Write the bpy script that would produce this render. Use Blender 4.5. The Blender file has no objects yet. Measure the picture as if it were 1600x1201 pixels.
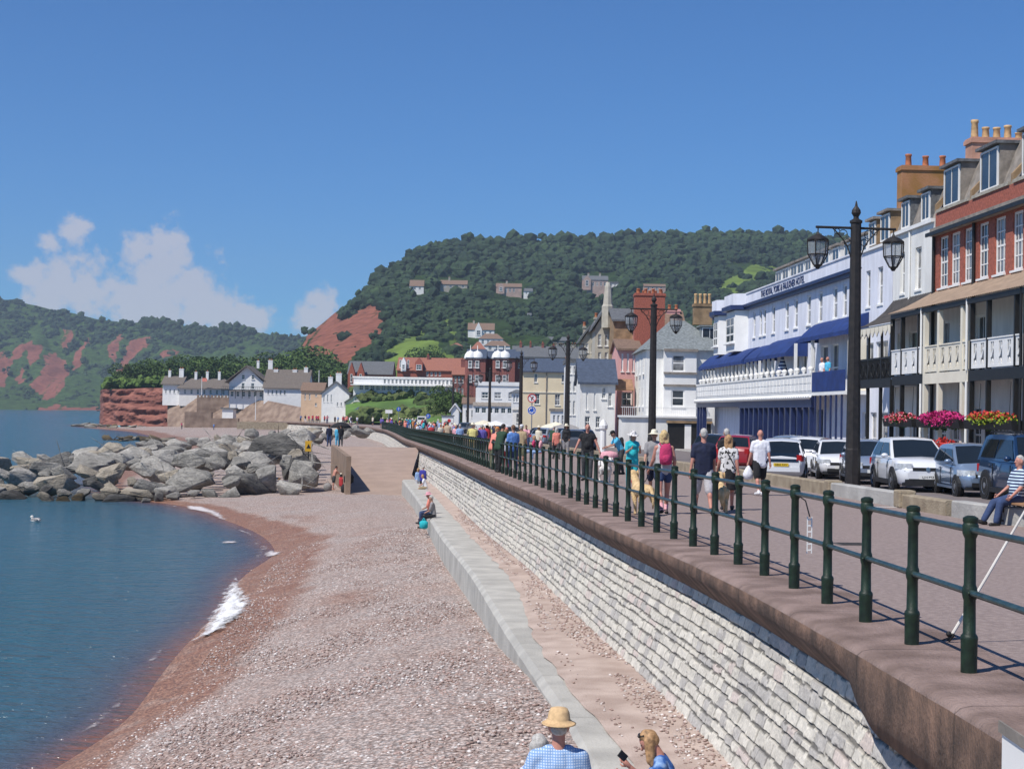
import bpy, bmesh, math, random
import numpy as np
from mathutils import Vector, Matrix, noise as mnoise
R = math.radians
PI = math.pi
random.seed(7)
scene = bpy.context.scene
COL = scene.collection

# ------------------------------------------------------------------ camera
F = 2500.0
W0, H0 = 1600.0, 1201.0
PITCH, ROLL = math.atan(44.5 / F), R(1.0)
CAM = Vector((0, 0, 1.9))
_f = Vector((0, math.cos(PITCH), math.sin(PITCH)))
_r0 = Vector((1, 0, 0)); _u0 = _r0.cross(_f)
_r = _r0 * math.cos(ROLL) + _u0 * math.sin(ROLL)
_u = _u0 * math.cos(ROLL) - _r0 * math.sin(ROLL)

def ray(x, y):
    return _f + _r * ((x - W0 / 2) / F) + _u * ((H0 / 2 - y) / F)

def AT(x, y, Y):
    d = ray(x, y)
    return CAM + d * (Y / d.y)

def ON(x, y, zf):
    """where the ray through a photo point meets the ground z = zf(Y)"""
    d = ray(x, y)
    Y = 40.0
    for _ in range(60):
        z = zf(Y)
        t = (z - CAM.z) / d.z
        Yn = min(max(t * d.y, 1.0), 3000.0)
        Y = 0.5 * Y + 0.5 * Yn
    return Vector((CAM.x + d.x / d.y * Y, Y, zf(Y)))

cd = bpy.data.cameras.new('camera'); cam = bpy.data.objects.new('camera', cd); COL.objects.link(cam)
cd.sensor_width = 36; cd.lens = 36 * F / W0; cd.clip_end = 30000; cd.clip_start = 0.1
m = Matrix((_r, _u, -_f)).transposed().to_4x4(); m.translation = CAM
cam.matrix_world = m
scene.camera = cam

# ------------------------------------------------------------------ light
SUN_DIR = Vector((-0.50, -0.46, 0.95)).normalized()
sun_el = math.asin(SUN_DIR.z)
sun_az = math.atan2(SUN_DIR.x, SUN_DIR.y)
sd = bpy.data.lights.new('sun', 'SUN'); so = bpy.data.objects.new('sun', sd); COL.objects.link(so)
sd.energy = 4.8; sd.angle = R(0.5); sd.color = (1.0, 0.95, 0.88)
so.rotation_mode = 'QUATERNION'; so.rotation_quaternion = SUN_DIR.to_track_quat('Z', 'Y')
so.location = (0, 0, 60)

vs = scene.view_settings
vs.view_transform = 'Standard'; vs.look = 'None'; vs.exposure = 0.08; vs.gamma = 1.0
w = bpy.data.worlds.new('World'); scene.world = w; w.use_nodes = True
nt = w.node_tree; nt.nodes.clear()
def N(t, nt_, **kw):
    n = nt_.nodes.new(t)
    for k, v in kw.items(): setattr(n, k, v)
    return n
out = N('ShaderNodeOutputWorld', nt); bg = N('ShaderNodeBackground', nt)
bg.inputs['Strength'].default_value = 0.072
sky = N('ShaderNodeTexSky', nt); sky.sky_type = 'NISHITA'; sky.sun_disc = False
sky.sun_elevation = sun_el; sky.sun_rotation = sun_az
sky.altitude = 1200; sky.air_density = 1.0; sky.dust_density = 0.0; sky.ozone_density = 3.0
tc = N('ShaderNodeTexCoord', nt)
ntex = N('ShaderNodeTexNoise', nt); ntex.inputs['Scale'].default_value = 75; ntex.inputs['Detail'].default_value = 7
ntex.inputs['Roughness'].default_value = 0.62
nt.links.new(tc.outputs['Generated'], ntex.inputs['Vector'])
def wmath(op, a, b=None, clamp=False):
    n = N('ShaderNodeMath', nt); n.operation = op; n.use_clamp = clamp
    for i, v in enumerate((a, b)):
        if v is None: continue
        if isinstance(v, (int, float)): n.inputs[i].default_value = v
        else: nt.links.new(v, n.inputs[i])
    return n.outputs[0]
PUFFS = [(75, 378, 22), (110, 362, 30), (132, 352, 18), (50, 430, 34), (90, 440, 52), (140, 460, 62), (200, 475, 60), (70, 465, 50),
         (222, 385, 36), (255, 388, 44), (270, 412, 50), (245, 430, 60), (285, 450, 60), (310, 475, 60), (345, 492, 50), (390, 505, 40), (240, 480, 80),
         (498, 470, 24), (505, 486, 30), (488, 497, 32)]
acc = None
for (px, py, pr) in PUFFS:
    d = ray(px, py).normalized()
    vm = N('ShaderNodeVectorMath', nt); vm.operation = 'DISTANCE'
    nt.links.new(tc.outputs['Generated'], vm.inputs[0]); vm.inputs[1].default_value = d
    v = wmath('SUBTRACT', 1.0, wmath('DIVIDE', vm.outputs['Value'], pr / F))
    v = wmath('MAXIMUM', v, -1.0)
    acc = v if acc is None else wmath('MAXIMUM', acc, v)
nz = wmath('MULTIPLY', wmath('SUBTRACT', ntex.outputs['Fac'], 0.5), 2.7)
dens = wmath('ADD', wmath('ADD', acc, .08), nz)
mr = N('ShaderNodeMapRange', nt); mr.interpolation_type = 'SMOOTHSTEP'
mr.inputs['From Min'].default_value = 0.0; mr.inputs['From Max'].default_value = 0.72
mr.inputs['To Max'].default_value = 0.66
nt.links.new(dens, mr.inputs['Value'])
mx = N('ShaderNodeMix', nt); mx.data_type = 'RGBA'
mx.inputs[7].default_value = (9.8, 8.9, 8.9, 1)
nt.links.new(mr.outputs['Result'], mx.inputs[0])
tint = N('ShaderNodeMix', nt); tint.data_type = 'RGBA'; tint.blend_type = 'MULTIPLY'; tint.inputs[0].default_value = 1.0
tint.inputs[7].default_value = (0.44, 0.93, 1.46, 1)
nt.links.new(sky.outputs['Color'], tint.inputs[6]); nt.links.new(tint.outputs[2], mx.inputs[6])
nt.links.new(mx.outputs[2], bg.inputs['Color']); nt.links.new(bg.outputs[0], out.inputs['Surface'])

# ------------------------------------------------------------------ materials
MATS = {}
def mat(key, col, rough=0.8, var=0.12, scale=3.0, bump=0.0, bscale=None, metal=0.0, detail=5, col2=None, fac=(0.35, 0.65), coat=0.0, spec=None, stretch=None, alpha=None):
    if key in MATS: return MATS[key]
    m = bpy.data.materials.new(key); m.use_nodes = True
    t = m.node_tree; b = t.nodes['Principled BSDF']
    b.inputs['Roughness'].default_value = rough; b.inputs['Metallic'].default_value = metal
    if coat: b.inputs['Coat Weight'].default_value = coat; b.inputs['Coat Roughness'].default_value = 0.05
    if spec is not None: b.inputs['Specular IOR Level'].default_value = spec
    tcn = N('ShaderNodeTexCoord', t)
    src = tcn.outputs['Object']
    if stretch:
        mp = N('ShaderNodeMapping', t); mp.inputs['Scale'].default_value = stretch
        t.links.new(src, mp.inputs['Vector']); src = mp.outputs[0]
    nz = N('ShaderNodeTexNoise', t); nz.inputs['Scale'].default_value = scale; nz.inputs['Detail'].default_value = detail
    t.links.new(src, nz.inputs['Vector'])
    cr = N('ShaderNodeValToRGB', t)
    cr.color_ramp.elements[0].position = fac[0]; cr.color_ramp.elements[1].position = fac[1]
    if col2 is None:
        c1 = [max(0, c * (1 - var)) for c in col]; c2 = [min(1, c * (1 + var)) for c in col]
    else: c1, c2 = col, col2
    cr.color_ramp.elements[0].color = (*c1, 1); cr.color_ramp.elements[1].color = (*c2, 1)
    t.links.new(nz.outputs['Fac'], cr.inputs['Fac'])
    t.links.new(cr.outputs['Color'], b.inputs['Base Color'])
    if bump:
        n2 = N('ShaderNodeTexNoise', t); n2.inputs['Scale'].default_value = bscale or scale * 4; n2.inputs['Detail'].default_value = 6
        t.links.new(src, n2.inputs['Vector'])
        bp = N('ShaderNodeBump', t); bp.inputs['Strength'].default_value = min(1, bump); bp.inputs['Distance'].default_value = 0.05
        t.links.new(n2.outputs['Fac'], bp.inputs['Height']); t.links.new(bp.outputs[0], b.inputs['Normal'])
    MATS[key] = m
    return m

def glassmat(key, col=(0.03, 0.04, 0.05), rough=0.06):
    return mat(key, col, rough=rough, var=0.5, scale=0.7, spec=0.7)

WHITE = mat('white_paint', (0.80, 0.79, 0.76), 0.6, 0.05, 1.2)
WRENDER = mat('white_render', (0.76, 0.75, 0.71), 0.85, 0.10, 1.1, 0.2, 8, stretch=(1.6, 1.6, .4), detail=10)
BRENDER = mat('bluish_white_render', (0.71, 0.725, 0.79), 0.85, 0.09, 1.1, 0.2, 8, stretch=(1.6, 1.6, .4), detail=10)
CREAM = mat('cream_render', (0.74, 0.62, 0.42), 0.85, 0.06, 0.6, 0.12, 8)
PALECREAM = mat('pale_cream_paint', (0.75, 0.69, 0.56), 0.7, 0.05, 1)
PINK = mat('pink_render', (0.68, 0.36, 0.33), 0.85, 0.06, 0.7, 0.1, 8)
BRICK = mat('red_brick', (0.34, 0.10, 0.065), 0.85, 0.25, 9, 0.3, 20)
BRICKD = mat('dark_red_brick', (0.24, 0.085, 0.07), 0.9, 0.25, 6, 0.2, 14)
STONEG = mat('grey_stone', (0.36, 0.33, 0.27), 0.9, 0.2, 4, 0.4, 12)
STONEB = mat('brown_stone_render', (0.27, 0.18, 0.10), 0.9, 0.3, 1.5, 0.3, 10)
STACKO = mat('ochre_stained_render', (0.30, 0.15, 0.045), 0.9, 0.1, 1.2, 0.3, 10, col2=(0.42, 0.20, 0.10))
STACKP = mat('salmon_render', (0.50, 0.27, 0.19), 0.9, 0.2, 1.5, 0.3, 10)
SLATE = mat('slate_roof', (0.12, 0.125, 0.13), 0.7, 0.3, 5, 0.4, 18)
SLATEG = mat('green_grey_slate', (0.19, 0.21, 0.21), 0.7, 0.3, 5, 0.4, 14)
SLATEB = mat('blue_slate', (0.06, 0.08, 0.12), 0.7, 0.2, 4, 0.3, 14)
LEAD = mat('weathered_grey_roofing', (0.24, 0.21, 0.18), 0.85, 0.25, 2.5, 0.3, 10)
THATCH = mat('thatch', (0.15, 0.125, 0.105), 0.95, 0.25, 4, 0.6, 12)
TILE = mat('brown_roof_tile', (0.20, 0.13, 0.09), 0.85, 0.25, 5, 0.4, 14)
TILER = mat('red_roof_tile', (0.30, 0.12, 0.08), 0.85, 0.25, 5, 0.4, 14)
NAVY = mat('navy_paint', (0.014, 0.026, 0.095), 0.45, 0.15, 2)
NAVYC = mat('navy_canvas', (0.010, 0.034, 0.155), 0.8, 0.2, 2, 0.2, 8)
BLACKP = mat('black_paint', (0.012, 0.011, 0.010), 0.5, 0.3, 4)
LAMPB = mat('dark_brown_black_timber', (0.018, 0.014, 0.012), 0.6, 0.4, 6, 0.2, 20)
GREENP = mat('dark_green_gloss_paint', (0.009, 0.021, 0.009), 0.5, 0.45, 14, 0.1, 60)
RAILP = mat('green_rail_paint', (0.022, 0.045, 0.045), 0.30, 0.35, 10)
GLASS = glassmat('window_glass')
GLASSC = mat('curtained_glass', (0.22, 0.22, 0.22), 0.15, 0.7, 1.2, spec=0.6)
TERRA = mat('terracotta', (0.42, 0.15, 0.07), 0.85, 0.2, 6)
BUFF = mat('buff_clay', (0.55, 0.36, 0.18), 0.85, 0.2, 6)
STEEL = mat('grey_metal', (0.35, 0.36, 0.38), 0.4, 0.1, 5, metal=0.7)
COPPERB = mat('rusty_brown_roofing', (0.30, 0.17, 0.10), 0.85, 0.2, 3, 0.2, 10)
VERROOF = mat('brown_verandah_roofing', (0.29, 0.21, 0.15), 0.8, 0.15, 3, 0.2, 10)

# ------------------------------------------------------------------ objects
def tag(o, label=None, cat=None, group=None, kind=None):
    if label: o['label'] = label
    if cat: o['category'] = cat
    if group: o['group'] = group
    if kind: o['kind'] = kind
    return o

def empty(name, loc=(0, 0, 0), rz=0.0, label=None, cat=None, group=None):
    o = bpy.data.objects.new(name, None); COL.objects.link(o)
    o.location = loc; o.rotation_euler = (0, 0, rz); o.empty_display_size = 0.2
    return tag(o, label, cat, group)

def link(name, me, mt=None, parent=None, loc=None, rz=None, own=False):
    o = bpy.data.objects.new(name, me); COL.objects.link(o)
    if parent is not None: o.parent = parent
    if loc is not None: o.location = loc
    if rz is not None: o.rotation_euler = (0, 0, rz)
    if mt is not None:
        if own and len(me.materials):
            o.material_slots[0].link = 'OBJECT'; o.material_slots[0].material = mt
        elif not len(me.materials): me.materials.append(mt)
    return o

def copy_tree(o, parent=None):
    c = o.copy(); COL.objects.link(c); c.parent = parent
    for ch in o.children: copy_tree(ch, c)
    return c

class MB:
    def __init__(s): s.v = []; s.f = []
    def add(s, vs, fs):
        b = len(s.v); s.v.extend(tuple(p) for p in vs); s.f.extend(tuple(i + b for i in f) for f in fs); return s
    def bx(s, x0, x1, y0, y1, z0, z1):
        return s.add([(x0, y0, z0), (x1, y0, z0), (x1, y1, z0), (x0, y1, z0), (x0, y0, z1), (x1, y0, z1), (x1, y1, z1), (x0, y1, z1)],
                     [(3, 2, 1, 0), (4, 5, 6, 7), (0, 1, 5, 4), (1, 2, 6, 5), (2, 3, 7, 6), (3, 0, 4, 7)])
    def poly(s, pts): return s.add(pts, [tuple(range(len(pts)))])
    def prism(s, poly, ax, d0, d1):
        """poly: 2-D points; ax 'x': (y,z) extruded along x; 'y': (x,z); 'z': (x,y)"""
        def p3(p, d): return {'x': (d, p[0], p[1]), 'y': (p[0], d, p[1]), 'z': (p[0], p[1], d)}[ax]
        n = len(poly)
        vs = [p3(p, d0) for p in poly] + [p3(p, d1) for p in poly]
        fs = [tuple(range(n))[::-1], tuple(range(n, 2 * n))] + [(i, (i + 1) % n, n + (i + 1) % n, n + i) for i in range(n)]
        return s.add(vs, fs)
    def tube(s, pts, rad, n=8, cap=True):
        pts = [Vector(p) for p in pts]
        if isinstance(rad, (int, float)): rad = [rad] * len(pts)
        rings = []; prev = None
        for i, p in enumerate(pts):
            d = (pts[min(i + 1, len(pts) - 1)] - pts[max(i - 1, 0)])
            d = d.normalized() if d.length > 1e-9 else Vector((0, 0, 1))
            a = prev if prev is not None else (Vector((1, 0, 0)) if abs(d.x) < 0.8 else Vector((0, 1, 0)))
            a = (a - d * a.dot(d)).normalized(); b = d.cross(a); prev = a
            rings.append([p + (a * math.cos(2 * PI * k / n) + b * math.sin(2 * PI * k / n)) * rad[i] for k in range(n)])
        vs = [q for r in rings for q in r]; fs = []
        for i in range(len(pts) - 1):
            for k in range(n):
                fs.append((i * n + k, i * n + (k + 1) % n, (i + 1) * n + (k + 1) % n, (i + 1) * n + k))
        if cap: fs += [tuple(range(n))[::-1], tuple(range((len(pts) - 1) * n, len(pts) * n))]
        return s.add(vs, fs)
    def lathe(s, prof, n=12, c=(0, 0, 0), sx=1.0, sy=1.0, ph=0.0):
        vs = []; fs = []
        for (r, z) in prof:
            for k in range(n):
                a = 2 * PI * k / n + ph
                vs.append((c[0] + r * math.cos(a) * sx, c[1] + r * math.sin(a) * sy, c[2] + z))
        for i in range(len(prof) - 1):
            for k in range(n):
                fs.append((i * n + k, i * n + (k + 1) % n, (i + 1) * n + (k + 1) % n, (i + 1) * n + k))
        fs += [tuple(range(n))[::-1], tuple(range((len(prof) - 1) * n, len(prof) * n))]
        return s.add(vs, fs)
    def ball(s, c, rx, ry=None, rz=None, nu=10, nv=6):
        ry = rx if ry is None else ry; rz = rx if rz is None else rz
        vs = [(c[0], c[1], c[2] - rz)]
        for i in range(1, nv):
            a = -PI / 2 + PI * i / nv
            for k in range(nu):
                b = 2 * PI * k / nu
                vs.append((c[0] + rx * math.cos(a) * math.cos(b), c[1] + ry * math.cos(a) * math.sin(b), c[2] + rz * math.sin(a)))
        vs.append((c[0], c[1], c[2] + rz)); fs = []
        for k in range(nu): fs.append((0, 1 + (k + 1) % nu, 1 + k))
        for i in range(nv - 2):
            for k in range(nu):
                fs.append((1 + i * nu + k, 1 + i * nu + (k + 1) % nu, 1 + (i + 1) * nu + (k + 1) % nu, 1 + (i + 1) * nu + k))
        L = len(vs) - 1; o = 1 + (nv - 2) * nu
        for k in range(nu): fs.append((L, o + k, o + (k + 1) % nu))
        return s.add(vs, fs)
    def mesh(s, name='mesh', smooth=False):
        me = bpy.data.meshes.new(name); me.from_pydata(s.v, [], s.f); me.update()
        if smooth: me.polygons.foreach_set('use_smooth', [True] * len(me.polygons))
        return me
    def build(s, name, mt, parent=None, smooth=False, loc=None, rz=None):
        return link(name, s.mesh(name, smooth), mt, parent, loc, rz)

def bevel(o, wd=0.02, seg=2, ang=35):
    b = o.modifiers.new('bevel', 'BEVEL'); b.width = wd; b.segments = seg; b.limit_method = 'ANGLE'; b.angle_limit = R(ang)
    return o

def npmesh(name, v, f, mt, smooth=True, attrs=None, cols=None, parent=None):
    """v (n,3) array, f (m,k) array"""
    me = bpy.data.meshes.new(name)
    v = np.asarray(v, dtype=np.float32); f = np.asarray(f, dtype=np.int32); k = f.shape[1]
    me.vertices.add(len(v)); me.vertices.foreach_set('co', v.ravel())
    me.loops.add(f.size); me.loops.foreach_set('vertex_index', f.ravel())
    me.polygons.add(len(f)); me.polygons.foreach_set('loop_start', np.arange(0, f.size, k, dtype=np.int32))
    me.polygons.foreach_set('loop_total', np.full(len(f), k, dtype=np.int32))
    me.polygons.foreach_set('use_smooth', np.full(len(f), smooth))
    for an, arr in (attrs or {}).items():
        a = me.attributes.new(an, 'FLOAT', 'POINT'); a.data.foreach_set('value', np.asarray(arr, dtype=np.float32))
    for an, arr in (cols or {}).items():
        a = me.attributes.new(an, 'FLOAT_COLOR', 'POINT'); a.data.foreach_set('color', np.asarray(arr, dtype=np.float32).ravel())
    me.update(calc_edges=True)
    return link(name, me, mt, parent)

def gridfaces(nr, nc):
    i = np.arange(nr - 1)[:, None] * nc + np.arange(nc - 1)[None, :]
    return np.stack([i, i + 1, i + nc + 1, i + nc], axis=-1).reshape(-1, 4)

def fbm(x, y, z=0.0, o=4):
    return mnoise.fractal(Vector((x, y, z)), 1.0, 2.0, o)

def interp(x, tab):
    return float(np.interp(x, [t[0] for t in tab], [t[1] for t in tab]))

def text_mesh(s, size, extrude=0.01):
    c = bpy.data.curves.new('text', 'FONT'); c.body = s; c.size = size; c.extrude = extrude; c.align_x = 'CENTER'; c.align_y = 'CENTER'
    c.resolution_u = 3
    o = bpy.data.objects.new('text', c); COL.objects.link(o)
    dg = bpy.context.evaluated_depsgraph_get()
    me = bpy.data.meshes.new_from_object(o.evaluated_get(dg))
    bpy.data.objects.remove(o); bpy.data.curves.remove(c)
    me.materials.clear()
    return me

# ------------------------------------------------------------------ lie of the land
SEA_Z = -4.6
def pz(Y): return -0.0066 * (min(max(Y, 0), 172) - 8)           # promenade level
_RT = [(-8, 3.45), (0, 3.6), (8, 3.62), (12.2, 3.54), (18.8, 3.30), (23.7, 2.92), (30, 2.33), (42.4, 1.33), (55.2, 0.02), (70, -1.3), (86.6, -2.80), (120, -6.0),
       (167, -10.7), (210, -15.0), (250, -19.3), (300, -27), (360, -45), (420, -78), (450, -110)]
def rail_x(Y):
    return sum(interp(Y + d, _RT) * w for d, w in ((-4, .1), (-2, .2), (0, .4), (2, .2), (4, .1)))
def ledge_z(Y): return 1.9 - (3.88 + 0.008 * min(Y, 140))
def beach_wall_z(Y): return 1.9 - interp(Y, [(0, 4.3), (13, 4.2), (17, 4.12), (22, 4.14), (27, 4.35), (32, 4.7), (45, 5.1), (70, 5.15), (90, 5.4), (112, 5.85), (140, 5.8), (200, 5.2), (320, 4.9)])
# ================================================================== people and dogs
SKIN = mat('skin', (0.42, 0.22, 0.15), 0.6, 0.1, 9)
SKINP = mat('skin_sunburnt', (0.50, 0.23, 0.17), 0.6, 0.1, 9)
SKINT = mat('skin_tanned', (0.33, 0.16, 0.10), 0.6, 0.1, 9)
def fab(key, col, var=.12): return mat('cloth_' + key, col, .9, var, 8, .55, 9)
BLK = fab('black', (0.014, 0.014, 0.016), .3); WHT = fab('white', (.74, .74, .78), .05); NVY = fab('navy', (.012, .017, .045), .3)
TUR = fab('turquoise', (.02, .42, .47)); GRY = fab('grey', (.26, .25, .25)); JEAN = fab('denim', (.035, .06, .14)); DKG = fab('charcoal', (.05, .052, .055))
CORAL = fab('coral', (.72, .24, .18)); YEL = fab('yellow', (.66, .58, .22)); DGREEN = fab('dark_green', (.022, .055, .03)); KHAKI = fab('khaki', (.38, .29, .17))
BLUE = fab('blue', (.10, .22, .52)); LBLUE = fab('light_blue', (.28, .42, .66)); RED = fab('red', (.45, .035, .04)); PURP = fab('purple', (.13, .10, .38)); PNK = fab('pink', (.68, .34, .38))
LGREY = fab('light_grey', (.45, .43, .44)); SAND = fab('sand', (.5, .38, .26)); MAG = fab('magenta', (.48, .035, .12)); CREAMF = fab('cream', (.7, .64, .5)); OLIVE = fab('olive', (.12, .12, .07)); ORANGE = fab('orange', (.6, .22, .06))
ROYAL = fab('royal_blue', (.035, .035, .26)); CYAN = fab('cyan', (.08, .42, .62))
HGREY = mat('hair_grey', (.42, .40, .37), .8, .25, 30); HBLOND = mat('hair_blond', (.52, .38, .18), .7, .3, 25); HBROWN = mat('hair_brown', (.12, .06, .03), .7, .4, 25); HDARK = mat('hair_dark', (.025, .018, .014), .7, .4, 25)
HSANDY = mat('hair_sandy', (.36, .21, .10), .7, .4, 25)
STRAW = mat('straw_hat', (.62, .42, .22), .9, .12, 30); DARKE = mat('eye_dark', (.02, .015, .012), .3, .1, 3); LIP = mat('lips', (.38, .12, .10), .5, .1, 3)
FUR = mat('golden_fur', (.50, .33, .15), .9, .0, 9, .5, 30, col2=(.68, .50, .28)); FURW = mat('white_fur', (.68, .65, .60), .9, .08, 9, .4, 30)
SHOEB = mat('dark_shoe', (.02, .018, .016), .6, .3, 9); SHOEW = mat('white_shoe', (.72, .72, .72), .6, .06, 9); SHOEP = mat('pink_shoe', (.72, .14, .22), .6, .1, 9)

def patmat(key, base, spots, scale, thr=.52):
    return mat('print_' + key, base, .9, 0, scale, 0, col2=spots, fac=(thr, thr + .03), detail=2)
def plaid(key, c1, c2, sc):
    m = bpy.data.materials.new('plaid_' + key); m.use_nodes = True; t = m.node_tree; b = t.nodes['Principled BSDF']; b.inputs['Roughness'].default_value = .9
    tcn = N('ShaderNodeTexCoord', t); outs = []
    for d in ('X', 'Z'):
        wv = N('ShaderNodeTexWave', t); wv.bands_direction = d; wv.inputs['Scale'].default_value = sc; wv.inputs['Distortion'].default_value = .6
        t.links.new(tcn.outputs['Object'], wv.inputs['Vector'])
        r = N('ShaderNodeMapRange', t); r.inputs['From Min'].default_value = .55; r.inputs['From Max'].default_value = .75
        t.links.new(wv.outputs['Fac'], r.inputs['Value']); outs.append(r.outputs[0])
    mxn = N('ShaderNodeMath', t); mxn.operation = 'MAXIMUM'; t.links.new(outs[0], mxn.inputs[0]); t.links.new(outs[1], mxn.inputs[1])
    mx_ = N('ShaderNodeMix', t); mx_.data_type = 'RGBA'; mx_.inputs[6].default_value = (*c1, 1); mx_.inputs[7].default_value = (*c2, 1)
    t.links.new(mxn.outputs[0], mx_.inputs[0]); t.links.new(mx_.outputs[2], b.inputs['Base Color'])
    return m
PLAIDB = plaid('blue', (.52, .62, .76), (.20, .34, .58), 15.0)
STRIPE = None
def stripes(key, c1, c2, sc, d='Z'):
    m = bpy.data.materials.new('stripe_' + key); m.use_nodes = True; t = m.node_tree; b = t.nodes['Principled BSDF']; b.inputs['Roughness'].default_value = .9
    tcn = N('ShaderNodeTexCoord', t); wv = N('ShaderNodeTexWave', t); wv.bands_direction = d; wv.inputs['Scale'].default_value = sc
    t.links.new(tcn.outputs['Object'], wv.inputs['Vector'])
    cr = N('ShaderNodeValToRGB', t); cr.color_ramp.interpolation = 'CONSTANT'; cr.color_ramp.elements[0].color = (*c1, 1); cr.color_ramp.elements[1].color = (*c2, 1); cr.color_ramp.elements[1].position = .52
    t.links.new(wv.outputs['Fac'], cr.inputs['Fac']); t.links.new(cr.outputs['Color'], b.inputs['Base Color'])
    return m
STRIPEB = stripes('blue_white', (.02, .03, .10), (.55, .68, .75), 5.0)
FLORAL = patmat('floral', (.70, .68, .66), (.03, .03, .03), 16, .56)
TIEDYE = mat('print_blue_tie_dye', (.02, .10, .36), .9, 0, 7, 0, col2=(.42, .60, .78), fac=(.45, .68))
VIOLETP = patmat('violet', (.55, .60, .80), (.10, .10, .45), 22, .54)

def capsule(mb, a, b, r0, r1, n=10):
    a, b = Vector(a), Vector(b); d = b - a; L = d.length
    if L < 1e-6: return mb.ball(a, r0)
    d /= L; pts = []; rad = []
    for k in range(4):
        t = -PI / 2 + (PI / 2) * k / 3.0
        pts.append(a + d * (r0 * math.sin(t))); rad.append(max(r0 * math.cos(t), 1e-4))
    for k in range(1, 5):
        t = (PI / 2) * k / 4.0
        if k == 1: pts.append(b); rad.append(r1)
        else: pts.append(b + d * (r1 * math.sin(t))); rad.append(max(r1 * math.cos(t), 1e-4))
    return mb.tube(pts, rad, n)

def remesh(mb, voxel, smooth=2, cut=None):
    me = mb.mesh('tmp'); o = bpy.data.objects.new('tmp', me); COL.objects.link(o)
    r = o.modifiers.new('r', 'REMESH'); r.mode = 'VOXEL'; r.voxel_size = voxel; r.use_smooth_shade = True
    if smooth:
        s = o.modifiers.new('s', 'SMOOTH'); s.iterations = smooth; s.factor = .5
    dg = bpy.context.evaluated_depsgraph_get()
    out = bpy.data.meshes.new_from_object(o.evaluated_get(dg))
    bpy.data.objects.remove(o); bpy.data.meshes.remove(me)
    return out

def ydir(a, side=0.0):   # direction of a limb: a = forward swing from hanging down, side = sideways
    return Vector((math.sin(side), math.sin(a) * math.cos(side), -math.cos(a) * math.cos(side)))

def pose_joints(p, fem=False, fat=1.0):
    """joints of a 1.75 m figure facing +y"""
    J = {}; lean = p.get('lean', 0.0)
    up = Vector((0, math.sin(lean), math.cos(lean)))
    pel = Vector((0, 0, .93)); J['pel'] = pel
    J['waist'] = pel + up * .17; J['chest'] = pel + up * .37; J['neck'] = pel + up * .55; J['up'] = up
    hd = p.get('head', 0.0); hu = Vector((0, math.sin(lean + hd), math.cos(lean + hd)))
    J['headc'] = J['neck'] + hu * .155 + Vector((0, .02, 0)); J['hu'] = hu
    sw = .158 if fem else .182; hw = .095
    lowest = 9
    for sd, s in (('L', -1), ('R', 1)):
        h = pel + Vector((s * hw, 0, -.03)); a, k = p.get('leg' + sd, (0.04 * s, 0.05)); sp = p.get('spread', .03) * s
        kn = h + ydir(a, sp) * .44; an = kn + ydir(a - k, sp * .4) * .42
        fa = p.get('foot' + sd, max(-.2, min(.5, (a - k) * .6)))
        to = an + Vector((sp * .8 + .02 * s, .17 * math.cos(fa), .17 * math.sin(fa) - .04)); he = an + Vector((0, -.05, -.045))
        J['hip' + sd], J['kn' + sd], J['an' + sd], J['to' + sd], J['he' + sd] = h, kn, an, to, he
        lowest = min(lowest, to.z - .035, he.z - .035)
        shd = J['chest'] + up * .095 + Vector((s * sw, 0, 0)); sa, so_, e, ei = p.get('arm' + sd, (0.05, .14, .2, 0.0))
        el = shd + ydir(sa + lean * p.get('armfollow', 0), s * so_) * .29; wr = el + ydir(sa + e, s * (so_ - ei)) * .25
        J['sh' + sd], J['el' + sd], J['wr' + sd] = shd, el, wr
    if not p.get('free'):
        for k in J:
            if isinstance(J[k], Vector) and k not in ('up', 'hu'): J[k] = J[k] - Vector((0, 0, lowest))
    return J

def hand(mb, wr, el, s, curl=.6, n=6):
    d = (wr - el).normalized(); side = Vector((0, 1, 0)); side = (side - d * side.dot(d)).normalized(); nrm = d.cross(side)
    capsule(mb, wr, wr + d * .07, .026, .032, n)
    pc = wr + d * .085
    for k, ln in enumerate((.062, .072, .067, .052)):
        off = side * (.028 - .019 * k)
        a = pc + off; m_ = a + (d * math.cos(curl * .5) - nrm * s * math.sin(curl * .5)) * ln * .55
        e = m_ + (d * math.cos(curl * 1.4) - nrm * s * math.sin(curl * 1.4)) * ln * .5
        mb.tube([a, m_, e], [.0095, .009, .007], 5)
    t0 = wr + d * .03 + side * .028; t1 = t0 + side * .028 + d * .03; mb.tube([t0, t1, t1 + d * .028 - nrm * s * .008], [.012, .0105, .008], 5)

def torso(mb, J, fat, fem, g, hem):
    up, X = J['up'], Vector((1, 0, 0)); bl = (fat - 1) * .35
    for s in (-1, 1):
        wx = s * (.062 + bl * .12)
        capsule(mb, J['pel'] - up * (hem + (.03 if g else 0)) + X * s * (.070 + (.006 if g else 0)), J['waist'] + X * wx, .098 + bl * .08 + g, .094 + bl * .16 + g)
        capsule(mb, J['waist'] + X * wx, J['chest'] + up * .02 + X * s * (.078 if not fem else .062), .094 + bl * .16 + g, .098 + bl * .05 + g)
        capsule(mb, J['chest'] + up * .02 + X * s * .07, J['chest'] + up * .12 + X * s * .075, .098 + bl * .04 + g, .062 + g)
    capsule(mb, J['pel'] - up * (hem + .005), J['waist'], .100 + bl * .09 + g, .096 + bl * .17 + g)
    capsule(mb, J['waist'], J['chest'] + up * .06, .096 + bl * .17 + g, .098 + bl * .05 + g)
    if bl > .03: mb.ball(J['waist'] + Vector((0, .035 + bl * .12, -.01)), .10 + bl * .2 + g, .10 + bl * .2 + g, .13 + bl * .1 + g, 12, 8)

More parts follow.
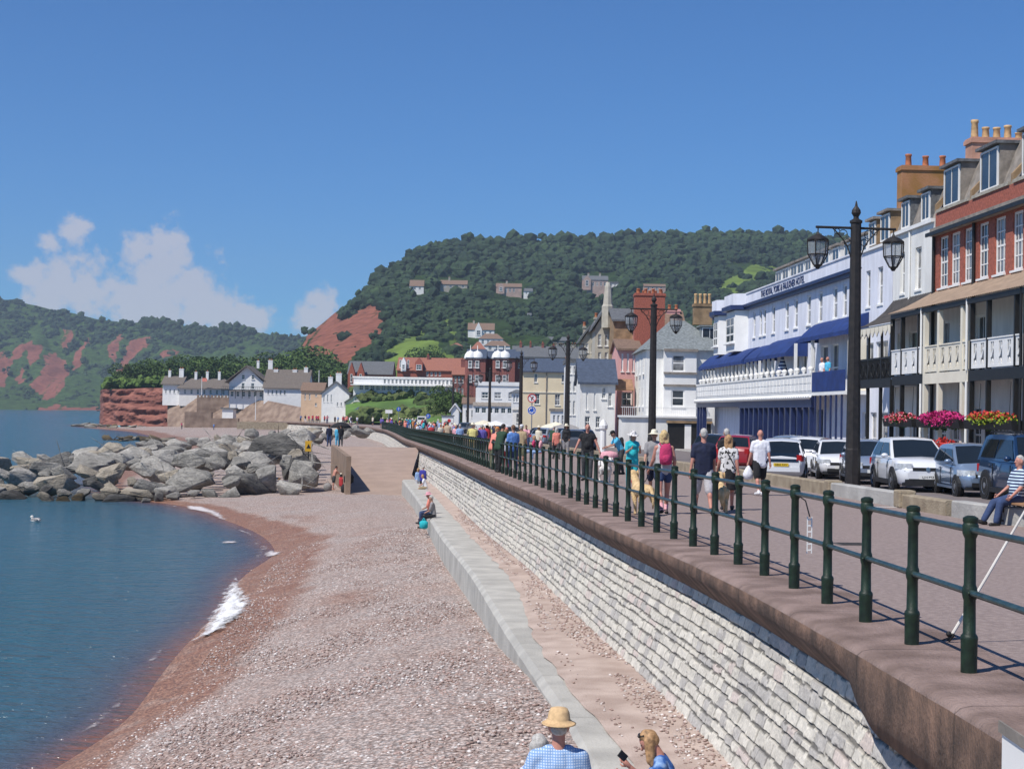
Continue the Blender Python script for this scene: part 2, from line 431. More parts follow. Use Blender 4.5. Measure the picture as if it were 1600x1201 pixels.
def body_prims(J, fat, fem, legs=True):
    mb = MB(); up = J['up']; X = Vector((1, 0, 0))
    def hcap(c, hx, r, fy=0): capsule(mb, c - X * hx + Vector((0, fy, 0)), c + X * hx + Vector((0, fy, 0)), r, r)
    torso(mb, J, fat, fem, 0.0, 0.0)
    capsule(mb, J['chest'] + up * .10, J['neck'] + J['hu'] * .04, .075, .055)
    if fem: hcap(J['chest'] + Vector((0, .07, .02)), .07, .062)
    for s in 'LR':
        capsule(mb, J['sh' + s], J['el' + s], .056, .042); capsule(mb, J['el' + s], J['wr' + s], .042, .027)
        capsule(mb, J['chest'] + up * .115, J['sh' + s], .062, .056)
        if legs:
            capsule(mb, J['hip' + s], J['kn' + s], .092, .058); capsule(mb, J['kn' + s], J['an' + s], .058, .038)
            calf = J['kn' + s].lerp(J['an' + s], .3) + Vector((0, -.02, 0)); mb.ball(calf, .055, .058, .09)
            capsule(mb, J['he' + s], J['to' + s], .036, .03); capsule(mb, J['an' + s], J['he' + s], .036, .034)
    return mb

def head_prims(J, mb):
    c, u = J['headc'], J['hu']; f = Vector((1, 0, 0)).cross(u) * -1
    mb_ = mb
    def P(x, y, z): return c + Vector((x, 0, 0)) + f * y + u * z
    M = Matrix((Vector((1, 0, 0)), f, u)).transposed()
    b0 = len(mb.v); mb.ball((0, 0, 0), .076, .094, .105, 14, 10)
    mb.v[b0:] = [tuple(c + M @ Vector(q) + u * .02) for q in mb.v[b0:]]
    capsule(mb, P(0, .03, -.045), P(0, .05, -.075), .055, .036)
    capsule(mb, P(0, .088, .012), P(0, .108, -.022), .009, .016)
    for s in (-1, 1): capsule(mb, P(.078 * s, -.01, .02), P(.080 * s, -.012, -.02), .018, .013, 6)
    capsule(mb, J['neck'], P(0, -.015, -.05), .056, .056)
    return P

def person(label, loc, yaw, H=1.75, pose=None, fem=False, fat=1.0, skin=SKIN, top=None, bottom=None, shoes=SHOEB, hair=None, hat=None, extras=(), voxel=.017, group=None, lod=0, cat='person', roll=None):
    p = pose or {}; J = pose_joints(p, fem, fat); k = H / 1.75
    mb = body_prims(J, fat, fem); P = head_prims(J, mb)
    me = remesh(mb, voxel)
    if lod == 0:
        hm = MB()
        for s, sg in (('L', -1), ('R', 1)): hand(hm, J['wr' + s], J['el' + s], sg, p.get('curl', .7))
        bm = bmesh.new(); bm.from_mesh(me); tmp = hm.mesh('h', True); bm.from_mesh(tmp); bm.to_mesh(me); bm.free(); bpy.data.meshes.remove(tmp)
        me.polygons.foreach_set('use_smooth', [True] * len(me.polygons))
    root = link('person', me, skin); root.location = loc; root.rotation_euler = (0, 0, yaw) if roll is None else (roll[0], roll[1], yaw); root.scale = (k, k, k)
    tag(root, label, cat, group)
    X = Vector((1, 0, 0)); up = J['up']
    if top:
        mt, sl, ln = top; mb = MB(); g = .016
        def hcap(c, hx, r, fy=0): capsule(mb, c - X * hx + Vector((0, fy, 0)), c + X * hx + Vector((0, fy, 0)), r, r)
        torso(mb, J, fat, fem, g + .004, (ln - .75) * .14)
        capsule(mb, J['chest'] + up * .09, J['neck'] - up * .025, .085, .064)
        if fem: hcap(J['chest'] + Vector((0, .07, .02)), .07, .066 + g)
        for s in 'LR':
            if sl > 0: capsule(mb, J['chest'] + up * .115, J['sh' + s], .064 + g, .058 + g)
            if 0 < sl <= 1: capsule(mb, J['sh' + s], J['sh' + s].lerp(J['el' + s], sl), .058 + g, .056 + g * .6)
            elif sl > 1:
                capsule(mb, J['sh' + s], J['el' + s], .058 + g, .046 + g); capsule(mb, J['el' + s], J['el' + s].lerp(J['wr' + s], sl - 1), .046 + g, .034 + g)
        link('shirt', remesh(mb, voxel), mt, root)
    if bottom:
        mt, kind, ln = bottom; mb = MB(); g = .014
        bl = (fat - 1) * .35
        for q_ in (-1, 1): capsule(mb, J['pel'] + X * q_ * .07, J['waist'] + X * q_ * .062 - up * .09, .098 + bl * .08 + g * .8, .092 + bl * .1 + g * .5)
        if kind == 'skirt':
            c0 = J['pel'] + up * .04; z1 = J['hipL'].z - .45 * ln; cy_ = (J['knL'].y + J['knR'].y) / 2 * .5
            mb2 = MB(); pr = []
            for q in range(5):
                t = q / 4; pr.append((.16 + .05 * t, c0.z + (z1 - c0.z) * t))
            mb2.lathe(pr[::-1], 14, (0, cy_, 0), 1, .78); mb.add(mb2.v, mb2.f)
        else:
            for s in 'LR':
                if ln <= 1: capsule(mb, J['hip' + s], J['hip' + s].lerp(J['kn' + s], ln), .102 + g, .080 + g)
                else:
                    capsule(mb, J['hip' + s], J['kn' + s], .102 + g, .070 + g); capsule(mb, J['kn' + s], J['kn' + s].lerp(J['an' + s], ln - 1), .070 + g, .056 + g * .6)
        link('skirt' if kind == 'skirt' else ('shorts' if ln <= 1 else 'trousers'), remesh(mb, voxel), mt, root)
    if shoes:
        for s in 'LR':
            mb = MB(); capsule(mb, J['he' + s], J['to' + s], .045, .040, 8); capsule(mb, J['an' + s] + Vector((0, 0, .0)), J['he' + s], .045, .043, 8)
            link('shoe', mb.mesh('shoe', True), shoes, root)
    if hair:
        mt, st = hair; mb = MB(); u = J['hu']; f = Vector((1, 0, 0)).cross(u) * -1
        if st != 'fringe':
            for q in [(0, -.01, .075, .072), (0, -.035, .045, .083), (.02, .02, .082, .05), (-.02, .02, .082, .05), (0, -.05, .0, .066)]: mb.ball(P(*q[:3]), q[3], None, None, 10, 7)
        else:
            mb.ball(P(0, -.045, -.01), .074, .06, .05)
        if st in ('long', 'bob'):
            L = .26 if st == 'long' else .15
            for xx in (-.06, -.03, .03, .06): capsule(mb, P(xx, -.03, .03), P(xx * 1.15, -.06, .02) - Vector((0, 0, L)), .048, .035)
            for xx in (-.075, .075): capsule(mb, P(xx, .01, .03), P(xx * 1.1, .0, 0) - Vector((0, 0, L * .7)), .03, .025)
        link('hair', remesh(mb, max(voxel, .014), 1), mt, root)
    if hat:
        mt, st = hat; mb = MB(); c = P(0, -.01, .075)
        if st in ('sun', 'bucket'):
            br = .19 if st == 'sun' else .155; dp = -.035
            mb.lathe([(br, dp), (br * .99, dp - .008), (.105, -.006), (.102, .0), (.092, .055), (.075, .085), (.03, .095)], 18, (0, 0, 0), .93, 1.12)
        else:
            mb.lathe([(.092, -.02), (.092, .03), (.07, .065), (.03, .08)], 14, (0, 0, 0), .9, 1.1); mb.prism([(-.06, .08), (.06, .08), (.05, .17), (-.05, .17)], 'z', -.022, -.012)
        u = J['hu']; f = Vector((1, 0, 0)).cross(u) * -1; M = Matrix((Vector((1, 0, 0)), f, u)).transposed()
        mb.v = [tuple(c + M @ Vector(q)) for q in mb.v]
        link('hat', mb.mesh('hat', True), mt, root)
    if lod == 0:
        for s in (-1, 1):
            mb = MB(); mb.ball(P(.031 * s, .083, .022), .012, .008, .008, 8, 5); link('eye', mb.mesh('eye', True), DARKE, root)
        mb = MB(); mb.ball(P(0, .083, -.058), .024, .01, .007, 8, 5); link('mouth', mb.mesh('mouth', True), LIP, root)
    for e in extras:
        nm, fn, mt = e; mb = MB(); fn(mb, J, P); link(nm, mb.mesh(nm, True), mt, root)
    return root

WALK = {'legL': (.38, .12), 'legR': (-.30, .25), 'armL': (-.25, .12, .25, 0), 'armR': (.30, .12, .35, .1)}
WALK2 = {'legL': (-.28, .30), 'legR': (.32, .08), 'armL': (.25, .16, .3, 0), 'armR': (-.2, .14, .2, 0)}
STAND = {'legL': (.02, .04), 'legR': (-.03, .05), 'armL': (.08, .13, .3, .1), 'armR': (.02, .12, .25, 0)}
LEANR = {'lean': .30, 'legL': (.10, .1), 'legR': (-.12, .05), 'armL': (.75, .18, .75, .25), 'armR': (.70, .2, .8, .25)}
SIT = {'legL': (1.45, 1.40), 'legR': (1.38, 1.25), 'lean': -.06, 'armL': (.35, .12, .75, .2), 'armR': (.3, .15, .7, .1)}
HOLD = {'legL': (.03, .05), 'legR': (-.03, .05), 'armL': (.35, .22, 1.75, .55), 'armR': (.35, .22, 1.7, .5), 'head': .2}

def backpack(mb, J, P):
    c = J['chest'] + Vector((0, -.19, -.04))
    mb.lathe([(.06, -.22), (.115, -.20), (.128, -.06), (.122, .12), (.085, .20), (.03, .225)], 12, c, 1.1, .62)
    mb.lathe([(.04, -.17), (.085, -.15), (.085, -.02), (.05, .0)], 10, c + Vector((0, -.06, -.01)), 1, .5)
    for s in (-1, 1): mb.tube([c + Vector((s * .08, .07, .16)), J['neck'] + Vector((s * .10, -.06, .0)), J['neck'] + Vector((s * .12, .05, -.02))], .018, 6)
def shoulderbag(mb, J, P):
    c = J['hipR'] + Vector((.13, -.02, .12)); mb.lathe([(.04, -.15), (.10, -.13), (.11, .05), (.07, .12), (.02, .13)], 10, c, .6, 1.2)
    mb.tube([c + Vector((0, .05, .1)), J['shR'] + Vector((.02, .03, .07)), c + Vector((0, -.08, .1))], .012, 5)
def carrier(side):
    def f(mb, J, P):
        w_ = J['wr' + side]; c = w_ + Vector((0, .0, -.30)); mb.lathe([(.05, -.16), (.13, -.13), (.15, .0), (.09, .12), (.02, .22)], 10, c, 1, .7)
    return f
def strap(mb, J, P):
    a = J['neck'] + Vector((-.10, -.02, -.03)); b_ = J['pel'] + Vector((.16, -.06, .06)); mid = J['chest'] + Vector((.02, -.155, -.05))
    mb.tube([a, a.lerp(mid, .5) + Vector((0, -.05, 0)), mid, mid.lerp(b_, .5) + Vector((0, -.02, 0)), b_], .012, 5)
def phone(mb, J, P):
    c = J['wrL'].lerp(J['wrR'], .5) + Vector((0, .10, .06)); mb.bx(c.x - .037, c.x + .037, c.y - .005, c.y + .005, c.z - .07, c.z + .07)
def sunglasses(mb, J, P):
    for s in (-1, 1): mb.ball(P(.035 * s, .05, .115), .034, .02, .02, 8, 5)
    mb.tube([P(-.07, .0, .1), P(-.05, .055, .11), P(.05, .055, .11), P(.07, 0, .1)], .006, 5)
def watch(mb, J, P):
    d = (J['wrL'] - J['elL']).normalized(); mb.tube([J['wrL'] - d * .035, J['wrL'] - d * .005], .034, 10)
def sock(s):
    def f(mb, J, P): mb.tube([J['an' + s].lerp(J['kn' + s], .32), J['an' + s], J['he' + s]], [.05, .044, .046], 8)
    return f
def specs(mb, J, P):
    for s in (-1, 1): mb.tube([P(.031 * s + .02 * math.cos(a), .1, .022 + .017 * math.sin(a)) for a in np.linspace(0, 6.28, 9)], .003, 4)

def on_prom(x, y): return ON(x, y, pz)

def dog(label, loc, yaw, k=1.0, fur=FUR, walk=.25, tail='up', head=.2, shaggy=False):
    """facing +y; withers 0.56 m"""
    mb = MB()
    capsule(mb, (0, -.26, .46), (0, .05, .45), .115, .135); capsule(mb, (0, .05, .45), (0, .22, .46), .14, .125)
    capsule(mb, (0, .22, .50), (0, .36, .66 + head * .1), .095, .075)
    hc = Vector((0, .42, .72 + head * .1)); mb.ball(hc, .082, .10, .085, 12, 8); capsule(mb, hc + Vector((0, .06, -.02)), hc + Vector((0, .19, -.045)), .055, .038)
    for s in (-1, 1):
        f = s * walk
        capsule(mb, (s * .085, .20, .40), (s * .09, .19 + f * .25, .24), .06, .042); capsule(mb, (s * .09, .19 + f * .25, .24), (s * .09, .21 + f * .45, .05), .038, .028); capsule(mb, (s * .09, .20 + f * .45, .028), (s * .09, .25 + f * .45, .024), .03, .026)
        capsule(mb, (s * .085, -.26, .42), (s * .095, -.20 - f * .3, .27), .088, .052); capsule(mb, (s * .095, -.20 - f * .3, .27), (s * .095, -.34 - f * .45, .17), .045, .032)
        capsule(mb, (s * .095, -.34 - f * .45, .17), (s * .095, -.31 - f * .5, .045), .030, .027); capsule(mb, (s * .095, -.31 - f * .5, .028), (s * .095, -.26 - f * .5, .024), .032, .026)
    if shaggy: capsule(mb, (0, -.3, .40), (0, -.28, .30), .10, .06)
    root = link('dog', remesh(mb, .016), fur); root.location = loc; root.rotation_euler = (0, 0, yaw); root.scale = (k, k, k); tag(root, label, 'dog')
    mb = MB()
    tp = {'up': [(0, -.35, .50), (0, -.47, .56), (0, -.56, .66), (0, -.58, .74)], 'down': [(0, -.35, .50), (0, -.45, .42), (0, -.49, .28), (0, -.47, .14)]}[tail]
    mb.tube(tp, [.04, .05 if shaggy else .036, .055 if shaggy else .028, .012], 8); link('tail', mb.mesh('tail', True), fur, root)
    for s in (-1, 1):
        mb = MB(); mb.ball(hc + Vector((s * .088, -.01, .0)), .022, .045, .075, 8, 6); link('ear', mb.mesh('ear', True), fur, root)
    mb = MB(); mb.ball(hc + Vector((0, .225, -.035)), .018, .012, .014, 8, 5)
    link('nose', mb.mesh('nose', True), DARKE, root)
    for s in (-1, 1):
        mb = MB(); mb.ball(hc + Vector((s * .04, .075, .03)), .011, .008, .011, 6, 4); link('eye', mb.mesh('eye', True), DARKE, root)
    mb = MB(); mb.tube([(.08 * math.cos(a), .31 + .02 * math.sin(a), .60 + .06 * math.sin(a)) for a in np.linspace(0, 6.28, 13)], .013, 5); link('collar', mb.mesh('collar', True), RED, root)
    return root

# ---- strolling people close to the railing
V_ = Vector
person('man in a black polo shirt facing us with both hands on the rail', on_prom(917, 751), PI - .1, 1.82, dict(STAND, armL=(.15, .42, .15, .05), armR=(.15, .42, .15, .05), legL=(.25, .1), legR=(-.1, .15)), fat=1.22, skin=SKINP,
       top=(BLK, .35, .9), bottom=(DKG, 'trousers', 1.92), hair=(HGREY, 'fringe'))
person('woman in a white sun hat and matching turquoise top and trousers', on_prom(987, 765), PI + .25, 1.62, dict(HOLD), fem=True, fat=1.15, top=(TUR, .75, 1.2), bottom=(TUR, 'trousers', 1.9), hair=(HGREY, 'bob'), hat=(FLORAL, 'sun'), shoes=SHOEW)
person('blond woman from behind with a pink backpack, denim shorts and pink socks', on_prom(1036, 803), .12, 1.74, dict(WALK2, armL=(.3, .2, .35, 0), armR=(-.1, .25, .6, .2)), fem=True, fat=1.05, skin=SKINP, top=(LGREY, 0, .7), bottom=(JEAN, 'shorts', .42), hair=(HBLOND, 'bob'),
       extras=(('backpack', backpack, MAG), ('sock', sock('L'), PNK), ('sock', sock('R'), PNK)))
person('man in a pale bush hat and grey checked shirt behind the blond woman', on_prom(1021, 776), PI - .2, 1.72, dict(WALK), top=(GRY, .8, 1.1), bottom=(NVY, 'shorts', .95), hair=(HGREY, 'short'), hat=(CREAMF, 'sun'), extras=(('glasses', specs, DARKE),))
person('grey haired man in a navy polo shirt and grey shorts walking away', on_prom(1098, 803), .05, 1.80, dict(WALK, armL=(-.15, .18, .15, 0), armR=(.2, .18, .25, .1)), fat=1.25, skin=SKINP, top=(NVY, .7, 1.3), bottom=(LGREY, 'shorts', 1.0), hair=(HGREY, 'short'))
person('woman in a floral blouse and black skirt with a strap across her back', on_prom(1137, 797), -.05, 1.66, dict(WALK2), fem=True, fat=1.0, skin=SKINP, top=(FLORAL, .6, .5), bottom=(BLK, 'skirt', .95), hair=(HSANDY, 'long'), extras=(('strap', strap, BLK),))
person('grey haired man in a black T-shirt half hidden behind the floral blouse', on_prom(1134, 772), .2, 1.80, dict(WALK), top=(BLK, .6, 1.2), bottom=(DKG, 'shorts', 1.0), hair=(HGREY, 'short'))
person('bald man in a white polo shirt and black shorts carrying a carrier bag', on_prom(1187, 774), .08, 1.78, dict(WALK2, armL=(.12, .22, .1, 0)), fat=1.15, skin=SKINP, top=(WHT, .7, 1.2), bottom=(BLK, 'shorts', .95), shoes=SHOEW, extras=(('carrier_bag', carrier('L'), WHT),))
person('woman in a coral jacket from behind with a tan shoulder bag', on_prom(869, 717), .1, 1.66, dict(WALK), fem=True, top=(CORAL, 1.7, 1.0), bottom=(DKG, 'trousers', 1.9), hair=(HGREY, 'bob'), extras=(('shoulder_bag', shoulderbag, SAND),), voxel=.022)
person('woman in a turquoise T-shirt and black cap bending over a pink bundle', on_prom(970, 741), PI / 2 + .3, 1.66, {'lean': .5, 'legL': (.2, .1), 'legR': (-.1, .1), 'armL': (.7, .1, .6, .1), 'armR': (.6, .1, .6, .1)}, fem=True, top=(CYAN, .6, 1), bottom=(DKG, 'trousers', 1.9), hair=(HDARK, 'short'), hat=(BLK, 'cap'), extras=(('backpack', backpack, BLK),))
dog('golden labrador seen from behind on a lead beside the blond woman', on_prom(1003, 804), .35, 1.12, tail='down')
dog('shaggy golden dog walking away with its tail raised beside the skirt', on_prom(1126, 800), -.08, 1.06, FUR, .2, 'down', shaggy=True)
dog('white dog walking towards us behind the railing', on_prom(947, 753), PI + .2, 1.0, FURW, .3, 'up')
# dog lead
a = on_prom(1010, 803) + V_((-.05, .5, .62)); b = on_prom(1036, 803) + V_((-.30, .12, .85))
mb = MB(); mb.tube([a, a.lerp(b, .5) + V_((0, 0, -.05)), b], .008, 5); tag(mb.build('dog_lead', BLK), 'dark lead from the labrador to the blond woman', 'lead')
# pink bundle on a folding trolley
c = on_prom(951, 741)
t = empty('shopping_trolley', c, .2, 'pink covered shopping trolley in front of the bending woman', 'trolley')
mb = MB(); mb.lathe([(.20, .52), (.32, .58), (.34, .74), (.27, .84), (.05, .89)], 12, (0, 0, 0), 1.08, .75); mb.build('cover', PNK, t, True)
mb = MB()
mb.tube([(-.3, 0, .58), (.3, 0, .58)], .015, 6)
for sx in (-.3, .3):
    for sy in (-.15, .15): mb.tube([(sx, 0, .58), (sx, sy, .58), (sx * .9, sy, .05)], .015, 6)
mb.build('frame', BLACKP, t)
for sx in (-.28, .28): mb = MB(); mb.tube([(sx - .0, -.17, .07), (sx, .17, .07)], .07, 10); mb.build('wheel', BLACKP, t)

# ---- beach people near the camera
pm = AT(873, 1150, 13.3)
person('man in a straw hat and blue checked shirt standing on the shingle', (pm.x, 13.3, beach_wall_z(13.3) - .09), .05, 1.76, dict(STAND, armL=(.05, .38, .35, .1), armR=(.1, .25, .3, .1)), fat=1.38, skin=SKINP, top=(PLAIDB, .95, 1.3), bottom=(SAND, 'shorts', 1.0), hair=(HGREY, 'fringe'), hat=(STRAW, 'bucket'), voxel=.013)
pw = AT(843, 1160, 13.8)
person('figure in a violet flowered shirt mostly hidden behind the straw-hatted man', (pw.x, 13.8, beach_wall_z(13.8) - .08), .5, 1.46, dict(STAND, armL=(.05, .3, .2, 0)), fem=True, fat=1.2, skin=SKINP, top=(VIOLETP, .9, 1.0), bottom=(NVY, 'trousers', 1.9), hair=(HGREY, 'bob'), voxel=.015)
ps = AT(1022, 1178, 15.9)
person('woman with sunglasses on her hair sitting on the apron looking at a phone', (ps.x + .20, 15.9, ledge_z(15.9) - .76), PI / 2 - .15, 1.68, {'free': True, 'legL': (1.4, 1.35), 'legR': (1.3, 1.2), 'lean': .28, 'head': .30, 'armL': (.55, .05, 1.5, .25), 'armR': (.6, .05, 1.75, .3), 'curl': 1.0}, fem=True, fat=1.0, skin=SKINP,
       top=(TIEDYE, 1.15, .9), bottom=(JEAN, 'trousers', 1.9), hair=(HSANDY, 'long'), extras=(('sunglasses', sunglasses, DARKE), ('watch', watch, LBLUE)), voxel=.012)
mb = MB(); mb.bx(-.036, .036, -.005, .005, -.072, .072); hnd = ps + V_((-.42, -.05, .05))
ph = bevel(mb.build('phone', BLACKP), .004); ph.location = AT(973, 1180, 15.85); ph.rotation_euler = (.5, -.9, .3); tag(ph, 'dark phone held by the sitting woman', 'phone')

# ---- seated man on the bench
BPX = on_prom(1540, 818)
BENCH = V_((BPX.x + .55, BPX.y, pz(BPX.y)))
person('elderly man in a blue striped shirt and navy jacket sitting on the bench', BENCH + V_((-.05, -.35, -.36)), PI / 2 + .25, 1.74, {'free': True, 'legL': (1.40, 1.15), 'legR': (1.35, .80), 'lean': -.12, 'armL': (.35, .15, .55, .1), 'armR': (.3, .2, .6, .1), 'spread': .08, 'footL': .1, 'footR': .3},
       fat=1.12, skin=SKINP, top=(STRIPEB, .75, 1.0), bottom=(JEAN, 'trousers', 1.92), hair=(HGREY, 'short'))

# ---- people along the railing farther off (own figures), then a crowd
GA = 'people strolling along the promenade'
far = [
 (738, 716, .1, 1.78, dict(LEANR, lean=.1), YEL, 1.0, KHAKI, 1.9, 'man in a yellow shirt and white hat leaning on the railing', (HGREY, 'short'), (CREAMF, 'sun'), 1.2),
 (752, 716, .2, 1.72, STAND, PURP, 1.0, DKG, 1.9, 'man in a violet-blue shirt right of the yellow shirt', (HGREY, 'short'), None, 1.1),
 (769, 733, -.9, 1.66, LEANR, CORAL, .7, OLIVE, 1.9, 'woman in an orange-red top and cap leaning over the rail', (HSANDY, 'short'), (ORANGE, 'cap'), 1.1),
 (779, 738, -.7, 1.80, LEANR, DGREEN, 1.8, BLK, 1.9, 'man in a dark green jersey leaning on the railing', (HDARK, 'short'), None, 1.2),
 (790, 737, .3, 1.62, STAND, WHT, .7, RED, 1.9, 'woman in a white top and red cap beside the dark green jersey', (HSANDY, 'bob'), (CORAL, 'cap'), 1.0),
 (801, 740, .5, 1.74, STAND, BLUE, .8, JEAN, 1.9, 'man in a mid blue shirt with his back to the cream house', (HBROWN, 'short'), None, 1.15),
 (814, 728, -.4, 1.74, dict(STAND, armL=(.3, .2, 1.3, .4)), KHAKI, .8, OLIVE, 1.0, 'man in a khaki shirt and white cap with folded arms', (HGREY, 'short'), (WHT, 'cap'), 1.2),
 (718, 706, .4, 1.70, STAND, LBLUE, .8, DKG, 1.9, 'man in a pale blue shirt left of the yellow shirt', (HGREY, 'short'), None, 1.1),
 (712, 704, PI, 1.64, STAND, PNK, .6, WHT, 1.9, 'woman in a pink and white blouse facing us by the railing', (HBROWN, 'bob'), None, 1.1),
 (699, 699, 0, 1.84, STAND, SAND, .7, OLIVE, 1.0, 'tall dark haired man in a sand-coloured T-shirt', (HDARK, 'short'), None, 1.1),
 (688, 697, .5, 1.66, STAND, CREAMF, .7, KHAKI, 1.9, 'stout person in a cream top left of the sand T-shirt', (HSANDY, 'short'), None, 1.2),
 (673, 694, 0, 1.62, STAND, RED, .7, DKG, 1.9, 'person in a bright red top with a white emblem by the far railing', (HGREY, 'short'), (WHT, 'cap'), 1.2),
]
for (x, y, yw, h, ps_, tp, sl, bt, ln, lb, hr, ht, ft) in far:
    person(lb, on_prom(x, y), yw, h, ps_, fat=ft, skin=random.choice((SKIN, SKINP, SKINT)), top=(tp, sl, 1.1), bottom=(bt, 'trousers', ln), hair=hr, hat=ht, voxel=.026, lod=1, group=GA)
# seated pair on a far bench
person('person in a magenta jacket sitting on a far promenade bench', on_prom(833, 716) + V_((0, 0, -.43)), PI / 2, 1.65, dict(SIT, free=True), top=(MAG, 1.7, 1), bottom=(LBLUE, 'trousers', 1.9), hair=(HSANDY, 'bob'), voxel=.026, lod=1, group=GA)
person('person in a lilac top sitting beside the magenta jacket', on_prom(841, 717) + V_((.1, 0, -.43)), PI / 2, 1.65, dict(SIT, free=True), top=(PNK, 1.7, 1), bottom=(LBLUE, 'trousers', 1.9), hair=(HGREY, 'bob'), voxel=.026, lod=1, group=GA)

# ---- crowd: six bodies, recoloured per copy
def proto(ps_, fem, tops, ln, hatted, hair):
    r = person('', (0, -50, 0), 0, 1.72, ps_, fem, 1.1, SKIN, top=(WHT, tops, 1.1), bottom=(JEAN, 'trousers', ln), hair=(HBROWN, hair), hat=(CREAMF, 'sun') if hatted else None, voxel=.036, lod=1, shoes=SHOEB)
    return r
PROT = [proto(WALK, False, .7, 1.9, False, 'short'), proto(STAND, True, .7, .9, False, 'bob'), proto(WALK2, False, .8, .95, True, 'short'), proto(LEANR, False, .8, 1.9, False, 'short'), proto(STAND, True, 1.6, 1.9, True, 'bob'), proto(HOLD, True, .6, .5, False, 'long')]
TOPS = [('white', WHT), ('pink', PNK), ('red', RED), ('pale blue', LBLUE), ('navy', NVY), ('coral', CORAL), ('yellow', YEL), ('grey', LGREY), ('black', BLK), ('turquoise', TUR), ('purple', PURP), ('green', DGREEN), ('orange', ORANGE), ('cream', CREAMF), ('magenta', MAG), ('blue', BLUE)]
BOTS = [('dark', DKG), ('denim', JEAN), ('khaki', KHAKI), ('white', WHT), ('black', BLK), ('grey', GRY), ('navy', NVY)]
prng = random.Random(5)
def crowd(loc, where, yaw=None, prot=None, top=None, bot=None, grp=GA, k=1.0, sit=False):
    p0 = PROT[prng.randrange(6) if prot is None else prot]
    c = copy_tree(p0); c.location = loc; c.rotation_euler = (0, 0, prng.choice((0, PI)) + prng.uniform(-.7, .7) if yaw is None else yaw)
    s = prng.uniform(.93, 1.06) * k; c.scale = (s * 1.72 / 1.75,) * 3
    tn, tm = prng.choice(TOPS) if top is None else top; bn, bm_ = prng.choice(BOTS) if bot is None else bot
    part = ''
    for ch in c.children:
        nm = ch.name.split('.')[0]; mm = {'shirt': tm, 'shorts': bm_, 'trousers': bm_, 'hair': prng.choice((HGREY, HBROWN, HDARK, HSANDY, HBLOND))}.get(nm)
        if nm in ('shorts', 'trousers'): part = nm
        if mm is not None: ch.material_slots[0].link = 'OBJECT'; ch.material_slots[0].material = mm
    hatted = any(ch.name.startswith('hat') for ch in c.children)
    tag(c, 'person in %s top and %s %s%s %s' % (tn, bn, part, ' with hat' if hatted else '', where), 'person', grp)
    return c
used = []
def free_spot(P, d):
    for q in used:
        if (q[0] - P[0]) ** 2 + (q[1] - P[1]) ** 2 < d * d: return False
    used.append((P[0], P[1])); return True
for _ in range(400):
    if len(used) >= 66: break
    Y = 85 + 215 * prng.random()
    X = rail_x(Y) + .9 + 7.6 * prng.random() ** 1.3
    if not free_spot((X, Y), 1.1): continue
    wh = 'before the cafe' if Y < 120 else 'beyond the roundabout sign' if Y < 160 else 'among the far lamp posts' if Y < 220 else 'at the railing end'
    crowd((X, Y, pz(Y)), wh)
# far esplanade, along the curve
for _ in range(26):
    Y = prng.uniform(318, 374); X = rail_x(Y) + prng.uniform(.8, 6)
    if free_spot((X, Y), 1.2): crowd((X, Y, pz(Y) - .02), 'by the far cottages')
# people on the beach and at the groyne
def ob(x, y, Y, lbl, **kw):
    q = AT(x, y, Y); return q
q = AT(485, 766, 121); person('woman in a white and red swimsuit standing against the boulders', (q.x, 121, q.z), PI, 1.62, HOLD, True, 1.1, SKINP, top=(PNK, 0, 1.0), bottom=(WHT, 'shorts', .25), shoes=None, hair=(HBROWN, 'long'), voxel=.03, lod=1)
q = AT(521, 765, 117); person('bare-chested person bending beside the slipway wall', (q.x, 117, q.z), -.9, 1.72, LEANR, False, 1.05, SKINP, bottom=(DKG, 'shorts', .8), shoes=None, hair=(HDARK, 'short'), voxel=.03, lod=1)
q = AT(533, 766, 116); person('person in a red vest crouching by dark bags at the slipway', (q.x, 116, q.z - .42), -.3, 1.65, dict(SIT, free=True), True, 1.1, SKINP, top=(RED, 0, 1), bottom=(BLK, 'trousers', 1.9), hair=(HDARK, 'bob'), hat=(CREAMF, 'cap'), voxel=.03, lod=1)
q = AT(660, 771, 104); person('man in a royal blue top and black shorts standing on the apron', (q.x, 104, q.z), -.5, 1.76, dict(STAND, head=.3), False, 1.2, SKIN, top=(ROYAL, 1.7, 1.2), bottom=(BLK, 'shorts', .9), hair=(HGREY, 'short'), voxel=.028, lod=1)
q = AT(653, 768, 105); person('person in pale lilac beside the royal blue top', (q.x, 105, q.z - .1), .5, 1.6, STAND, True, 1.0, SKIN, top=(LBLUE, 1.6, 1), bottom=(LGREY, 'trousers', 1.9), hair=(HSANDY, 'bob'), voxel=.028, lod=1)
for (x, y, Y, lb, tp, bt, ht) in ((667, 800, 67.0, 'person in a grey-green shirt sitting on the apron edge', DGREEN, BLK, None), (658, 788, 70.0, 'person in pink and orange sitting on the apron beyond the grey-green shirt', CORAL, JEAN, (PNK, 'sun'))):
    person(lb, (rail_x(Y) - 2.15, Y, ledge_z(Y) - .80), PI / 2, 1.7, dict(SIT, free=True, lean=.15), False, 1.1, SKIN, top=(GRY if tp is DGREEN else tp, .8, 1), bottom=(bt, 'trousers', 1.9), hair=(HGREY, 'short'), hat=ht, voxel=.026, lod=1)
q = AT(655, 768, 96); person('person in a straw-coloured top sitting by the wall foot', (q.x + .4, 96, ledge_z(96) - .75), PI / 2, 1.65, dict(SIT, free=True, lean=.3), True, 1.1, SKINP, top=(WHT, .6, 1), bottom=(KHAKI, 'shorts', .9), hair=(HSANDY, 'bob'), voxel=.03, lod=1)
